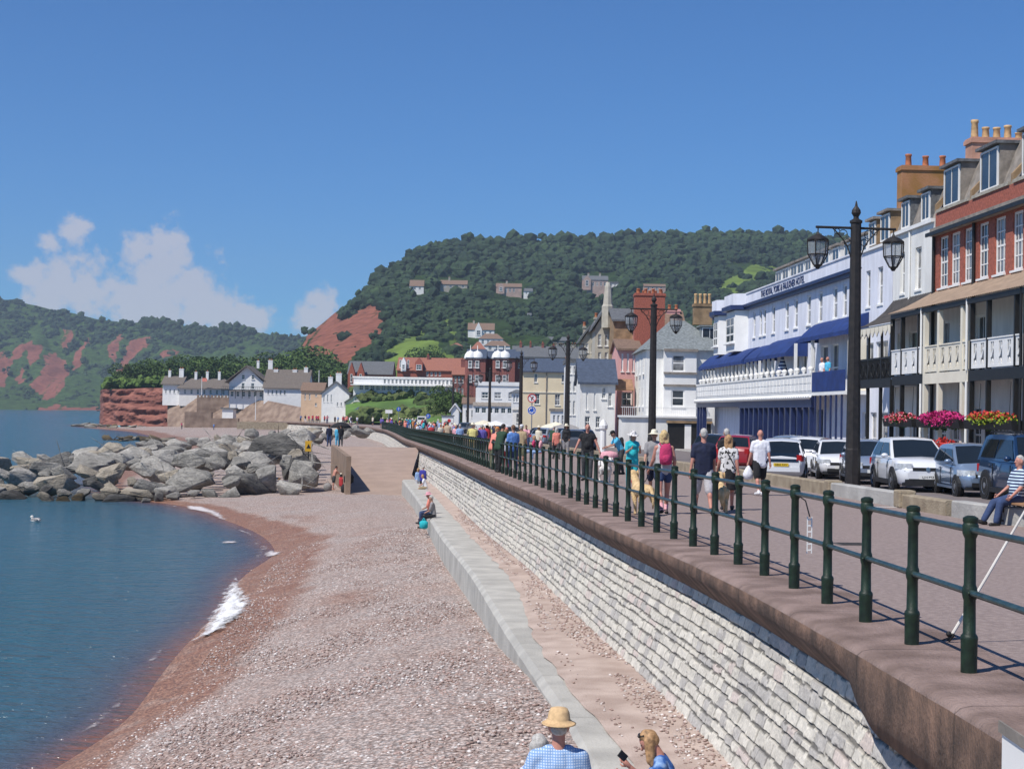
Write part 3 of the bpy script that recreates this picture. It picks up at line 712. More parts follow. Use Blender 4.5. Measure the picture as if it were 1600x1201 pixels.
q = AT(621, 776, 104.5); person('sunbather lying face up on the shingle near the slipway', (q.x + .75, 104.5, q.z + .13), 1.45, 1.7, dict(STAND, free=True), True, 1.0, SKINP, top=(DGREEN, 0, .6), bottom=(DGREEN, 'shorts', .3), shoes=None, hair=(HDARK, 'bob'), voxel=.03, lod=1, roll=(PI / 2, 0))
q = AT(385, 752, 121); person('sunbather lying on blue towels at the foot of the boulders', (q.x + .9, 121, q.z + .25), 1.7, 1.65, dict(STAND, free=True), True, 1.1, SKINP, top=(CYAN, 0, .8), bottom=(WHT, 'shorts', .4), shoes=None, hair=(HSANDY, 'bob'), voxel=.03, lod=1, roll=(PI / 2, 0))
# fishermen standing on the groyne wall top
for (x, tp, bt, lb) in ((514, NVY, JEAN, 'person in dark clothes standing on top of the groyne wall'), (527, CYAN, CYAN, 'person in bright blue standing in the middle on the groyne wall'), (532, BLK, DKG, 'person in black with a sun umbrella on the groyne wall')):
    q = AT(x, 697, 137.5); person(lb, (q.x, 137.5, q.z), .3, 1.8 if tp is not CYAN else 1.66, STAND, False, 1.1, SKINT, top=(tp, 1.6, 1), bottom=(bt, 'trousers', 1.9), hair=(HDARK, 'short'), voxel=.03, lod=1)
for k_, (x, y, pr) in enumerate(((284, 670, 3), (334, 671, 0), (335, 664, 0), (375, 670, 3), (381, 674, 1), (416, 674, 1), (358, 665, 2), (413, 668, 4))):
    q = ON(x, y, lambda Y: 1.9 - 5.5); crowd((q.x, q.y, q.z), 'on the far beach', prot=pr, grp='people on the far beach', k=.95)
for r_ in PROT:
    for ch in list(r_.children): bpy.data.objects.remove(ch)
    bpy.data.objects.remove(r_)
# ================================================================== ground, wall, beach, sea, hills
def vcmat(key, rough=0.9, bump=0.4, bscale=25.0, attr='col', nmix=0.25, nscale=18.0, bdist=0.03):
    m = bpy.data.materials.new(key); m.use_nodes = True; t = m.node_tree; b = t.nodes['Principled BSDF']
    b.inputs['Roughness'].default_value = rough
    a = N('ShaderNodeAttribute', t); a.attribute_name = attr
    tcn = N('ShaderNodeTexCoord', t)
    nz = N('ShaderNodeTexNoise', t); nz.inputs['Scale'].default_value = nscale; nz.inputs['Detail'].default_value = 6
    t.links.new(tcn.outputs['Object'], nz.inputs['Vector'])
    mr = N('ShaderNodeMapRange', t); mr.inputs['From Min'].default_value = .3; mr.inputs['From Max'].default_value = .7
    mr.inputs['To Min'].default_value = 1 - nmix; mr.inputs['To Max'].default_value = 1 + nmix
    t.links.new(nz.outputs['Fac'], mr.inputs['Value'])
    vm = N('ShaderNodeVectorMath', t); vm.operation = 'SCALE'
    t.links.new(a.outputs['Color'], vm.inputs[0]); t.links.new(mr.outputs[0], vm.inputs['Scale'])
    t.links.new(vm.outputs[0], b.inputs['Base Color'])
    if bump:
        n2 = N('ShaderNodeTexNoise', t); n2.inputs['Scale'].default_value = bscale; n2.inputs['Detail'].default_value = 7
        t.links.new(tcn.outputs['Object'], n2.inputs['Vector'])
        bp = N('ShaderNodeBump', t); bp.inputs['Strength'].default_value = bump; bp.inputs['Distance'].default_value = bdist
        t.links.new(n2.outputs['Fac'], bp.inputs['Height']); t.links.new(bp.outputs[0], b.inputs['Normal'])
    return m

def pebblemat(key, attr=None):
    """shingle: two sizes of voronoi stones, each its own colour"""
    m = bpy.data.materials.new(key); m.use_nodes = True; t = m.node_tree; b = t.nodes['Principled BSDF']
    tcn = N('ShaderNodeTexCoord', t)
    v = N('ShaderNodeTexVoronoi', t); v.inputs['Scale'].default_value = 13.0; v.feature = 'F1'
    v2 = N('ShaderNodeTexVoronoi', t); v2.inputs['Scale'].default_value = 29.0
    for q in (v, v2): t.links.new(tcn.outputs['Object'], q.inputs['Vector'])
    big = N('ShaderNodeTexNoise', t); big.inputs['Scale'].default_value = 0.35; big.inputs['Detail'].default_value = 5
    t.links.new(tcn.outputs['Object'], big.inputs['Vector'])
    def ramp(src, els):
        r = N('ShaderNodeValToRGB', t)
        while len(r.color_ramp.elements) < len(els): r.color_ramp.elements.new(0.5)
        for e, (p, c) in zip(r.color_ramp.elements, els): e.position = p; e.color = (*c, 1)
        t.links.new(src, r.inputs['Fac']); return r.outputs['Color']
    s = N('ShaderNodeSeparateColor', t); t.links.new(v.outputs['Color'], s.inputs[0])
    s2 = N('ShaderNodeSeparateColor', t); t.links.new(v2.outputs['Color'], s2.inputs[0])
    els = [(0.0, (0.24, 0.165, 0.135)), (0.25, (0.42, 0.315, 0.265)), (0.5, (0.53, 0.42, 0.365)), (0.72, (0.61, 0.515, 0.46)), (0.9, (0.42, 0.38, 0.36)), (1.0, (0.76, 0.70, 0.65))]
    c1 = ramp(s.outputs[0], els); c2 = ramp(s2.outputs[0], els)
    mix = N('ShaderNodeMix', t); mix.data_type = 'RGBA'; mix.inputs[0].default_value = 0.45
    t.links.new(c1, mix.inputs[6]); t.links.new(c2, mix.inputs[7])
    red = N('ShaderNodeMix', t); red.data_type = 'RGBA'; red.blend_type = 'MULTIPLY'
    mr = N('ShaderNodeMapRange', t); mr.inputs['From Min'].default_value = .4; mr.inputs['From Max'].default_value = .65
    mr.inputs['To Max'].default_value = .45
    t.links.new(big.outputs['Fac'], mr.inputs['Value']); t.links.new(mr.outputs[0], red.inputs[0])
    t.links.new(mix.outputs[2], red.inputs[6]); red.inputs[7].default_value = (0.95, 0.80, 0.72, 1)
    gp = N('ShaderNodeMapRange', t); gp.inputs['From Min'].default_value = .30; gp.inputs['From Max'].default_value = .62; gp.inputs['To Min'].default_value = 1.22; gp.inputs['To Max'].default_value = .60  # shade between the stones painted in: lighter middles, darker gaps
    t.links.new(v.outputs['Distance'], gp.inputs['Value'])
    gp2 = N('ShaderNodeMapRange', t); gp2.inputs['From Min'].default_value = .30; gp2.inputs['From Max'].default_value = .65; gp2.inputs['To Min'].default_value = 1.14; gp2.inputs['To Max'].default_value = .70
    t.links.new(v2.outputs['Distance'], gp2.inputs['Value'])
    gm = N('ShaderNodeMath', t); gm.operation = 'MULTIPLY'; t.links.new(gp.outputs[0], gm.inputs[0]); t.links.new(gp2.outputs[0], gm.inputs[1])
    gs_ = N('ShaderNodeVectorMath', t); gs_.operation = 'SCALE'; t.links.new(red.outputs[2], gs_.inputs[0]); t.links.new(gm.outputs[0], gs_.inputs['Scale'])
    a = N('ShaderNodeAttribute', t); a.attribute_name = 'wet'
    wn = N('ShaderNodeMath', t); wn.operation = 'MULTIPLY_ADD'; wn.use_clamp = True
    wnz = N('ShaderNodeTexNoise', t); wnz.inputs['Scale'].default_value = 1.2; wnz.inputs['Detail'].default_value = 6
    t.links.new(tcn.outputs['Object'], wnz.inputs['Vector'])
    wr = N('ShaderNodeMapRange', t); wr.inputs['From Min'].default_value = .3; wr.inputs['From Max'].default_value = .7; wr.inputs['To Min'].default_value = .6; wr.inputs['To Max'].default_value = 1.4
    t.links.new(wnz.outputs['Fac'], wr.inputs['Value'])
    t.links.new(a.outputs['Fac'], wn.inputs[0]); t.links.new(wr.outputs[0], wn.inputs[1]); wn.inputs[2].default_value = 0
    wet = N('ShaderNodeMix', t); wet.data_type = 'RGBA'; wet.blend_type = 'MULTIPLY'
    t.links.new(wn.outputs[0], wet.inputs[0]); t.links.new(gs_.outputs[0], wet.inputs[6]); wet.inputs[7].default_value = (0.74, 0.48, 0.33, 1)
    t.links.new(wet.outputs[2], b.inputs['Base Color'])
    rg = N('ShaderNodeMapRange', t); rg.inputs['To Min'].default_value = 0.9; rg.inputs['To Max'].default_value = 0.55
    t.links.new(wn.outputs[0], rg.inputs['Value']); t.links.new(rg.outputs[0], b.inputs['Roughness'])
    ad = N('ShaderNodeMath', t); ad.operation = 'MULTIPLY_ADD'; ad.inputs[1].default_value = -1.0
    md = N('ShaderNodeMath', t); md.operation = 'MULTIPLY'; md.inputs[1].default_value = -0.5
    t.links.new(v2.outputs['Distance'], md.inputs[0]); t.links.new(v.outputs['Distance'], ad.inputs[0]); t.links.new(md.outputs[0], ad.inputs[2])
    bp = N('ShaderNodeBump', t); bp.inputs['Strength'].default_value = 0.6; bp.inputs['Distance'].default_value = 0.04
    t.links.new(ad.outputs[0], bp.inputs['Height']); t.links.new(bp.outputs[0], b.inputs['Normal'])
    return m

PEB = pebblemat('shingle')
TARMAC = mat('pinkish_tarmac', (0.225, 0.172, 0.155), 0.88, 0.0, 14, 0.4, 70, col2=(0.32, 0.25, 0.225), detail=12)
ROADM = mat('road_tarmac', (0.17, 0.145, 0.14), 0.85, 0.12, 2, 0.3, 50)
PAVE = mat('paving', (0.30, 0.26, 0.24), 0.85, 0.1, 3, 0.2, 20)
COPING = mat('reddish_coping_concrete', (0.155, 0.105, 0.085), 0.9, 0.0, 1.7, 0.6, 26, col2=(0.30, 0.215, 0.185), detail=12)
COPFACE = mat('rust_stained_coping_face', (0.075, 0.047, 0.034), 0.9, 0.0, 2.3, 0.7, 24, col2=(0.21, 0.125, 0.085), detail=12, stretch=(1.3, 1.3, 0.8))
CONC = mat('pale_grey_concrete', (0.36, 0.345, 0.31), 0.9, 0.0, 1.3, 0.4, 22, col2=(0.49, 0.47, 0.42), detail=8)
TANSAND = mat('tan_gritty_concrete', (0.38, 0.285, 0.235), 0.92, 0.0, 1.6, 0.5, 35, col2=(0.53, 0.42, 0.355), detail=9)
RAMPM = mat('tan_slipway_concrete', (0.34, 0.25, 0.20), 0.9, 0.08, 0.8, 0.3, 12)
RAMPW = mat('stained_groyne_concrete', (0.24, 0.17, 0.12), 0.9, 0.2, 0.9, 0.3, 10)
OLDCONC = mat('mossy_old_concrete', (0.24, 0.19, 0.13), 0.9, 0.0, 2.2, 0.5, 22, col2=(0.36, 0.30, 0.21), detail=8)

def joints(m, every, wd):
    t = m.node_tree; b = t.nodes['Principled BSDF']; src = b.inputs['Base Color'].links[0].from_socket
    tcn = N('ShaderNodeTexCoord', t); sx = N('ShaderNodeSeparateXYZ', t); t.links.new(tcn.outputs['Object'], sx.inputs[0])
    wp = N('ShaderNodeMath', t); wp.operation = 'PINGPONG'; wp.inputs[1].default_value = every / 2; t.links.new(sx.outputs['Y'], wp.inputs[0])
    lt = N('ShaderNodeMapRange', t); lt.inputs['From Max'].default_value = wd; lt.inputs['To Min'].default_value = .35; t.links.new(wp.outputs[0], lt.inputs['Value'])
    vm = N('ShaderNodeVectorMath', t); vm.operation = 'SCALE'; t.links.new(src, vm.inputs[0]); t.links.new(lt.outputs[0], vm.inputs['Scale']); t.links.new(vm.outputs[0], b.inputs['Base Color'])
joints(COPING, 2.7, .02); joints(COPFACE, 2.7, .02); joints(CONC, 3.6, .015)
Ys = np.concatenate([np.arange(-8, 60, 1.0), np.arange(60, 180, 2.5), np.arange(180, 452, 6)])
def strip(name, xf0, xf1, zf, mt, n=2, ys=Ys, dz=0.0):
    v = []
    for Y in ys:
        a, b = xf0(Y), xf1(Y)
        for k in range(n):
            v.append((a + (b - a) * k / (n - 1), Y, zf(Y) + dz))
    return tag(npmesh(name, v, gridfaces(len(ys), n), mt), kind='structure')

_LW = [(-10, 10.9), (29.5, 10.5), (33.2, 9.62), (38.6, 9.3), (56.6, 8.1), (90, 5.0), (120, 2.2), (167, -2.4), (250, -11), (300, -19), (360, -37), (450, -100)]
def lw_x(Y): return interp(Y, _LW)
def fac_x(Y): return 21.5 - 0.05 * Y

strip('promenade', lambda Y: rail_x(Y) + 0.55, lambda Y: lw_x(Y) + 0.05, pz, TARMAC, n=6, ys=Ys[Ys < 386])
strip('road', lambda Y: lw_x(Y) + 0.3, lambda Y: fac_x(Y) - 2.25, pz, ROADM, dz=-0.01, ys=Ys[Ys < 330])
strip('pavement', lambda Y: fac_x(Y) - 2.2, lambda Y: fac_x(Y) + 14, pz, PAVE, dz=0.10, ys=Ys[Ys < 200])
# kerb face
v = []
for Y in Ys[Ys < 200]:
    for (dx, dz) in ((-2.35, -.06), (-2.33, .105), (-2.15, .108)): v.append((fac_x(Y) + dx, Y, pz(Y) + dz))
tag(npmesh('kerb', v, gridfaces(int((Ys < 200).sum()), 3), CONC, smooth=False), kind='structure')
# town ground, rising inland
gy = np.concatenate([np.arange(-20, 330, 25), np.arange(330, 700, 30)])
def ground_z(Y): return pz(Y) - 0.12 + max(0, (Y - 390)) * 0.05
v = []
for Y in gy:
    x0 = max(rail_x(min(Y, 448)) + 0.4, -50 - max(0, Y - 380) * .02)
    for k in range(12): v.append((x0 + (560 - x0) * (k / 11) ** 2, Y, ground_z(Y)))
GRASSM = mat('meadow_grass', (0.10, 0.16, 0.035), 0.95, 0.3, 0.06, 0.2, 2)
tag(npmesh('town_ground', v, gridfaces(len(gy), 12), mat('town_earth', (0.19, 0.17, 0.14), 0.95, 0.2, .1)), kind='structure')

# ---- coping along the top of the sea wall
cy = np.concatenate([np.arange(-8, 11, 1.0), np.arange(11, 18, 0.25), np.arange(18, 60, 1.0), np.arange(60, 180, 3), np.arange(180, 386, 6)])
def cop_depth(Y): return interp(Y, [(0, .62), (12.9, .60), (13.5, .45), (13.9, .24), (14.6, .20), (20, .20), (60, .26), (120, .32)])
v = []; 
for Y in cy:
    rx = rail_x(Y); z = pz(Y); d = cop_depth(Y)
    jag = 0.012 * fbm(Y * 1.7, 3.1); sk_ = interp(Y, [(12.9, 0.0), (13.3, 1.0)])
    for (dx, dz) in ((0.55, 0.004), (0.0, 0.012), (-0.42, 0.004), (-0.50, -0.012), (-0.545 + jag, -0.05), (-0.55 + jag, -d * .6), (-0.54, -d), (-.235, -d - .30 * sk_ - .01)):
        v.append((rx + dx, Y, z + dz))
nC = 8
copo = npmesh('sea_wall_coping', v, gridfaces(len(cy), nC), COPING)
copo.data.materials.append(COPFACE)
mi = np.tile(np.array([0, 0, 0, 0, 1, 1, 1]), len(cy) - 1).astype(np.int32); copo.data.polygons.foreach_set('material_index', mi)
tag(copo, 'long rust stained concrete coping edging the promenade above the white stone wall', 'coping')

# ---- white limestone sea wall with real block relief
def wall_top(Y): return pz(Y) - cop_depth(Y) - interp(Y, [(12.9, -.03), (13.3, .28)])
def wall_off_top(Y): return interp(Y, [(0, -.27), (25, -.24), (120, -.26)])
def build_wall(y0, y1, step, nz, name):
    yy = np.arange(y0, y1 + step * .5, step); rnd = np.random.RandomState(3)
    # arc length
    xs = np.array([rail_x(a) for a in yy]); s = yy * 1.006
    hh = np.linspace(0, 1, nz)
    rows = 12
    edges = np.linspace(0, 1, rows + 1) + np.concatenate([[0], rnd.uniform(-.018, .018, rows - 1), [0]])
    rowi = np.clip(np.searchsorted(edges, hh, side='right') - 1, 0, rows - 1)
    v = np.zeros((len(yy), nz, 3)); col = np.ones((len(yy), nz, 4))
    joints = []; hts = []; shd = []
    for r in range(rows):
        p = [0.0]
        while p[-1] < 420: p.append(p[-1] + rnd.choice([.22, .3, .36, .45, .55, .7], p=[.08, .2, .28, .24, .15, .05]))
        joints.append(np.array(p)); hts.append(rnd.uniform(-.008, .012, len(p))); shd.append(rnd.uniform(0, 1, len(p)))
    for i, Y in enumerate(yy):
        zt, zb = wall_top(Y), ledge_z(Y) - 0.1
        H = zt - zb; href = pz(Y) - .48 - zb; bt = (zt - zb) / href
        for j in range(nz):
            wob = 0.012 * fbm(s[i] * .9, hh[j] * 4, 0, 3) + .006 * fbm(s[i] * 4, hh[j] * 9, 2, 2)
            h = hh[j] * bt + wob
            r = min(max(int(np.searchsorted(edges, h, side='right')) - 1, 0), rows - 1)
            jj = joints[r]; sx = s[i] + .05 * fbm(h * 9, s[i], 2.0, 2)
            k = int(np.searchsorted(jj, sx, side='right')) - 1
            dj = min(sx - jj[k], jj[k + 1] - sx); dr = min(h - edges[r], edges[r + 1] - h) * href
            n = fbm(s[i] * 5, h * 11, 5.0, 4)
            ev = min(max(dj / .022, 0), 1); er = min(max(dr / (.026 + .016 * fbm(s[i] * 3, r * 7.0)), 0), 1); e = min(.45 + .55 * ev, er)
            out = hts[r][k] + .014 * n - .035 * (1 - min(1, er * 1.5)) - .012 * (1 - ev)
            base = wall_off_top(Y) + (-.80 - wall_off_top(Y)) * (1 - hh[j] * min(bt, 1)) ** 1.1
            v[i, j] = (xs[i] + base - out, Y, zb + H * hh[j])
            c = 0.50 + .16 * shd[r][k] + .10 * n
            if shd[r][k] > .93: tint = np.array([c * .86, c * .74, c * .66])
            elif shd[r][k] < .2: tint = np.array([c * .84, c * .79, c * .72])
            else: tint = np.array([c * .98, c * .915, c * .79])
            if er < .55: tint = tint * (.16 + .3 * er)
            elif ev < .5: tint = tint * .42
            lo = max(0, 1 - hh[j] * 9); tint = tint * (1 - .25 * lo) + np.array([.30, .20, .15]) * .25 * lo
            col[i, j, :3] = tint
    return v.reshape(-1, 3), gridfaces(len(yy), nz), col.reshape(-1, 4)
WALLM = vcmat('white_limestone_blocks', 0.9, 0.5, 30, nmix=.14, nscale=26)
parts = [build_wall(8.5, 34, 0.032, 84, 'a'), build_wall(34, 62, 0.06, 64, 'b'), build_wall(62, 380, 0.3, 36, 'c')]
vv = np.concatenate([p[0] for p in parts]); off = 0; ff = []
for p in parts: ff.append(p[1] + off); off += len(p[0])
tag(npmesh('sea_wall', vv, np.concatenate(ff), WALLM, smooth=False, cols={'col': np.concatenate([p[2] for p in parts])}),
    'white limestone block sea wall with dark open joints below the promenade', 'wall')
# solid backing under the coping
strip('sea_wall_core', lambda Y: rail_x(Y) + 0.25, lambda Y: rail_x(Y) + 0.3, lambda Y: pz(Y) - .25, CONC, ys=Ys[Ys < 10])
bpy.data.objects.remove(bpy.data.objects['sea_wall_core'])

# ---- stepped concrete apron at the wall foot
def sand_off(Y): return interp(Y, [(6, 1.75), (16, 1.75), (20, 1.83), (23, 2.0), (30, 1.9), (36, 1.55), (42, 1.4), (60, 1.32), (112, 1.3)])
ly = np.concatenate([np.arange(6, 60, .6), np.arange(60, 113, 1.5)])
v = []
for Y in ly:
    rx, z = rail_x(Y), ledge_z(Y); jg = .012 * fbm(Y * .8, 1.0) 
    for (dx, dz) in ((-2.36 + jg, -1.6), (-2.32 + jg, -.12), (-2.22 + jg, -.02 + jg * .3), (-1.25 + jg, 0.0)):
        v.append((rx + dx, Y, z + dz))
ap = npmesh('apron_step', v, gridfaces(len(ly), 4), CONC, smooth=False)
tag(ap, 'pale grey concrete apron step between the shingle and the white wall', 'step')
v = []
rnd = np.random.RandomState(5)
for Y in ly:
    rx, z = rail_x(Y), ledge_z(Y)
    for k in range(8):
        t = k / 7; so_ = sand_off(Y) + .10 * fbm(Y * .9, 7.0, 0, 3) + .06 * fbm(Y * 4, 2.0); v.append((rx - so_ + t * (so_ - .68), Y, z + (.006 if k == 0 else .02) + t * .05 + .012 * fbm(Y, t * 4, 8)))
tag(npmesh('apron_sand', v, gridfaces(len(ly), 8), TANSAND), kind='structure')
# loose pebbles on the apron
def pebbles(name, pts, rad, mt):
    ico = bmesh.new(); bmesh.ops.create_icosphere(ico, subdivisions=1, radius=1)
    bv = np.array([q.co[:] for q in ico.verts]); bf = np.array([[q.index for q in f.verts] for f in ico.faces]); ico.free()
    n = len(pts); rr = np.random.RandomState(11)
    sc = rr.uniform(.5, 1.3, (n, 1, 1)) * rad * np.stack([rr.uniform(.8, 1.4, n), rr.uniform(.7, 1.1, n), rr.uniform(.4, .7, n)], -1)[:, None, :]
    V = bv[None] * sc; a = rr.uniform(0, 6.28, n); ca, sa = np.cos(a)[:, None], np.sin(a)[:, None]
    X = V[..., 0] * ca - V[..., 1] * sa; Y = V[..., 0] * sa + V[..., 1] * ca; V[..., 0] = X; V[..., 1] = Y
    V += np.asarray(pts)[:, None, :]
    Fc = bf[None] + (np.arange(n) * len(bv))[:, None, None]
    g = rr.choice(4, n, p=[.35, .3, .2, .15]); base = np.array([[.42, .30, .26], [.30, .21, .175], [.52, .44, .40], [.70, .65, .61]])[g] * rr.uniform(.8, 1.15, (n, 1))
    C = np.ones((n, len(bv), 4)); C[..., :3] = base[:, None, :]
    return npmesh(name, V.reshape(-1, 3), Fc.reshape(-1, 3), mt, cols={'col': C.reshape(-1, 4)})
PEBV = vcmat('loose_pebble', .85, 0, nmix=.1)
pts = []
for _ in range(6000):
    Y = 12 + 60 * random.random() ** 1.5
    # gathers against the wall foot and in patches
    t = random.random() ** .6
    if fbm(Y * .35, t * 3, 3.3) + .55 * (t - .5) < -.03: continue
    pts.append((rail_x(Y) - sand_off(Y) + .05 + t * (sand_off(Y) - .78), Y, ledge_z(Y) + .03 + t * .05))
tag(pebbles('apron_pebbles', pts, .022, PEBV), kind='stuff', label='loose shingle scattered on the concrete apron', cat='shingle')

# ---- beach
_WE = [(-10, -7.6), (10, -7.9), (22, -8.15), (28.6, -8.18), (31.3, -7.75), (33.5, -7.8), (39.5, -8.46), (43.1, -8.75), (52, -9.3), (60.4, -10.2), (65.8, -10.4), (71.5, -10.35), (78, -11.6), (84.6, -13.4),
       (93.5, -16.7), (105, -21), (110.6, -25.3), (120, -31), (140, -36), (170, -40), (250, -50), (321, -69), (411, -97), (470, -125), (540, -150)]
def we_x(Y): return sum(interp(Y + d, _WE) * w_ for d, w_ in ((-3, .15), (-1.5, .2), (0, .3), (1.5, .2), (3, .15)))
by = np.concatenate([np.arange(4, 70, .5), np.arange(70, 130, 1.0), np.arange(130, 480, 5)])
bu = np.concatenate([[-1.6, -.8, -.4, -.2], np.linspace(-.1, 1, 46)])
v = []; wet = []
def bx_l(Y): return max(rail_x(min(Y, 448)), -46 + max(0, 385 - Y) * -5) - interp(Y, [(0, 2.25), (108, 2.25), (118, .2), (480, -.5)])
def beach_z(X, Y):
    xw, xl = we_x(Y), bx_l(Y)
    u = (X - xw) / max(xl - xw, 1.0)
    zb = beach_wall_z(Y)
    if u <= 0: z = SEA_Z + u * 2.2
    else: z = SEA_Z + (zb - SEA_Z) * (1 - (1 - min(u, 1)) ** 1.7)
    return z
for Y in by:
    xw, xl = we_x(Y), bx_l(Y)
    for u in bu:
        X = xw + (xl - xw) * u
        z = beach_z(X, Y)
        if u > .03: z += (.05 * fbm(X * .35, Y * .2, 2.0) + .025 * fbm(X * 1.2, Y * .8, 4.0)) * min(1, u * 5)
        z = max(z, -9)
        v.append((X, Y, z))
        d = X - xw
        wd = interp(Y, [(0, 1.5), (30, 1.6), (45, 2.2), (60, 2.5), (66, 2.4), (80, 1.8), (95, 1.6), (108, 1.5), (130, 2), (480, 5)])
        wd *= 1 + .25 * fbm(Y * .25, 1.0)
        q = (d - wd) / (.28 * wd)
        wt = 1 if q < 0 else max(0, 1 - q)
        lr = .5 * math.exp(-((d - wd * 1.9) / (wd * .35)) ** 2) * max(0, .3 + fbm(Y * .12, 9.0) * 1.6)
        wet.append(max(wt, lr) if d > -2 else 1)
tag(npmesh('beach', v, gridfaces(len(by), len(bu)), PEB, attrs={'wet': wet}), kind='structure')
# real pebbles lying on the nearest shingle
pts = []
for _ in range(30000):
    Y = 12 + 60 * random.random() ** 1.9
    X = random.uniform(we_x(Y) + 1.0, rail_x(Y) - 2.35)
    if abs(X) > Y * .34: continue
    pts.append((X, Y, beach_z(X, Y) + .004))
tag(pebbles('beach_pebbles', pts, .027, PEBV), kind='stuff', label='loose pink and grey pebbles over the near shingle', cat='shingle')

# ---- sea
def seamat():
    m = bpy.data.materials.new('sea_water'); m.use_nodes = True; t = m.node_tree; b = t.nodes['Principled BSDF']
    b.inputs['Roughness'].default_value = 0.16; b.inputs['IOR'].default_value = 1.33
    a = N('ShaderNodeAttribute', t); a.attribute_name = 'shal'
    tcn = N('ShaderNodeTexCoord', t); 
    nb = N('ShaderNodeTexNoise', t); nb.inputs['Scale'].default_value = .25; nb.inputs['Detail'].default_value = 6
    mp0 = N('ShaderNodeMapping', t); mp0.inputs['Scale'].default_value = (1, .45, 1)
    t.links.new(tcn.outputs['Object'], mp0.inputs['Vector']); t.links.new(mp0.outputs[0], nb.inputs['Vector'])
    ad = N('ShaderNodeMath', t); ad.operation = 'MULTIPLY_ADD'; ad.inputs[1].default_value = .35; ad.use_clamp = True
    sb = N('ShaderNodeMath', t); sb.operation = 'SUBTRACT'; sb.inputs[1].default_value = .17
    t.links.new(nb.outputs['Fac'], ad.inputs[0]); t.links.new(a.outputs['Fac'], sb.inputs[0]); t.links.new(sb.outputs[0], ad.inputs[2])
    cr = N('ShaderNodeValToRGB', t); els = cr.color_ramp.elements
    els[0].position = 0; els[0].color = (0.030, 0.105, 0.145, 1); els[1].position = 1; els[1].color = (0.20, 0.095, 0.07, 1)
    e = els.new(.35); e.color = (0.045, 0.105, 0.145, 1); e = els.new(.68); e.color = (0.075, 0.085, 0.115, 1)
    t.links.new(ad.outputs[0], cr.inputs['Fac']); t.links.new(cr.outputs['Color'], b.inputs['Base Color'])
    hs = None
    for sc_, st, wgt in ((.55, (1, 2.2, 1), 1.0), (1.7, (1, 2.0, 1), .5), (5.0, (1, 1.6, 1), .2)):
        mp = N('ShaderNodeMapping', t); mp.inputs['Scale'].default_value = st; mp.inputs['Rotation'].default_value = (0, 0, .15 * sc_)
        nz = N('ShaderNodeTexNoise', t); nz.inputs['Scale'].default_value = sc_; nz.inputs['Detail'].default_value = 3
        t.links.new(tcn.outputs['Object'], mp.inputs['Vector']); t.links.new(mp.outputs[0], nz.inputs['Vector'])
        q = N('ShaderNodeMath', t); q.operation = 'MULTIPLY'; q.inputs[1].default_value = wgt; t.links.new(nz.outputs['Fac'], q.inputs[0])
        if hs is None: hs = q.outputs[0]
        else:
            p = N('ShaderNodeMath', t); p.operation = 'ADD'; t.links.new(hs, p.inputs[0]); t.links.new(q.outputs[0], p.inputs[1]); hs = p.outputs[0]
    bp = N('ShaderNodeBump', t); bp.inputs['Strength'].default_value = 1.0; bp.inputs['Distance'].default_value = .45
    t.links.new(hs, bp.inputs['Height']); t.links.new(bp.outputs[0], b.inputs['Normal'])
    return m
SEAM = seamat()
sy = np.concatenate([np.arange(-12, 120, 1.5), np.arange(120, 480, 8), np.array([480, 520, 600, 800, 1200, 2000, 4000, 9000, 16000])])
sxs = np.concatenate([[10], np.linspace(1.0, -8, 26), [-10, -13, -17, -24, -36, -60, -120, -300, -900, -3000, -9000]])
v = []; sh = []
for Y in sy:
    xw = we_x(min(Y, 540))
    for d in sxs:
        v.append((xw + d, Y, SEA_Z))
        k = interp(Y, [(0, 1.0), (50, 1.0), (80, 1.5), (108, 2.2), (125, 2.0)])
        sh.append(interp(-d / k, [(-1, 1), (0, 1), (.5, .8), (1.6, .40), (3.6, .10), (6, 0)]))
tag(npmesh('sea', v, gridfaces(len(sy), len(sxs)), SEAM, attrs={'shal': sh}), kind='structure')

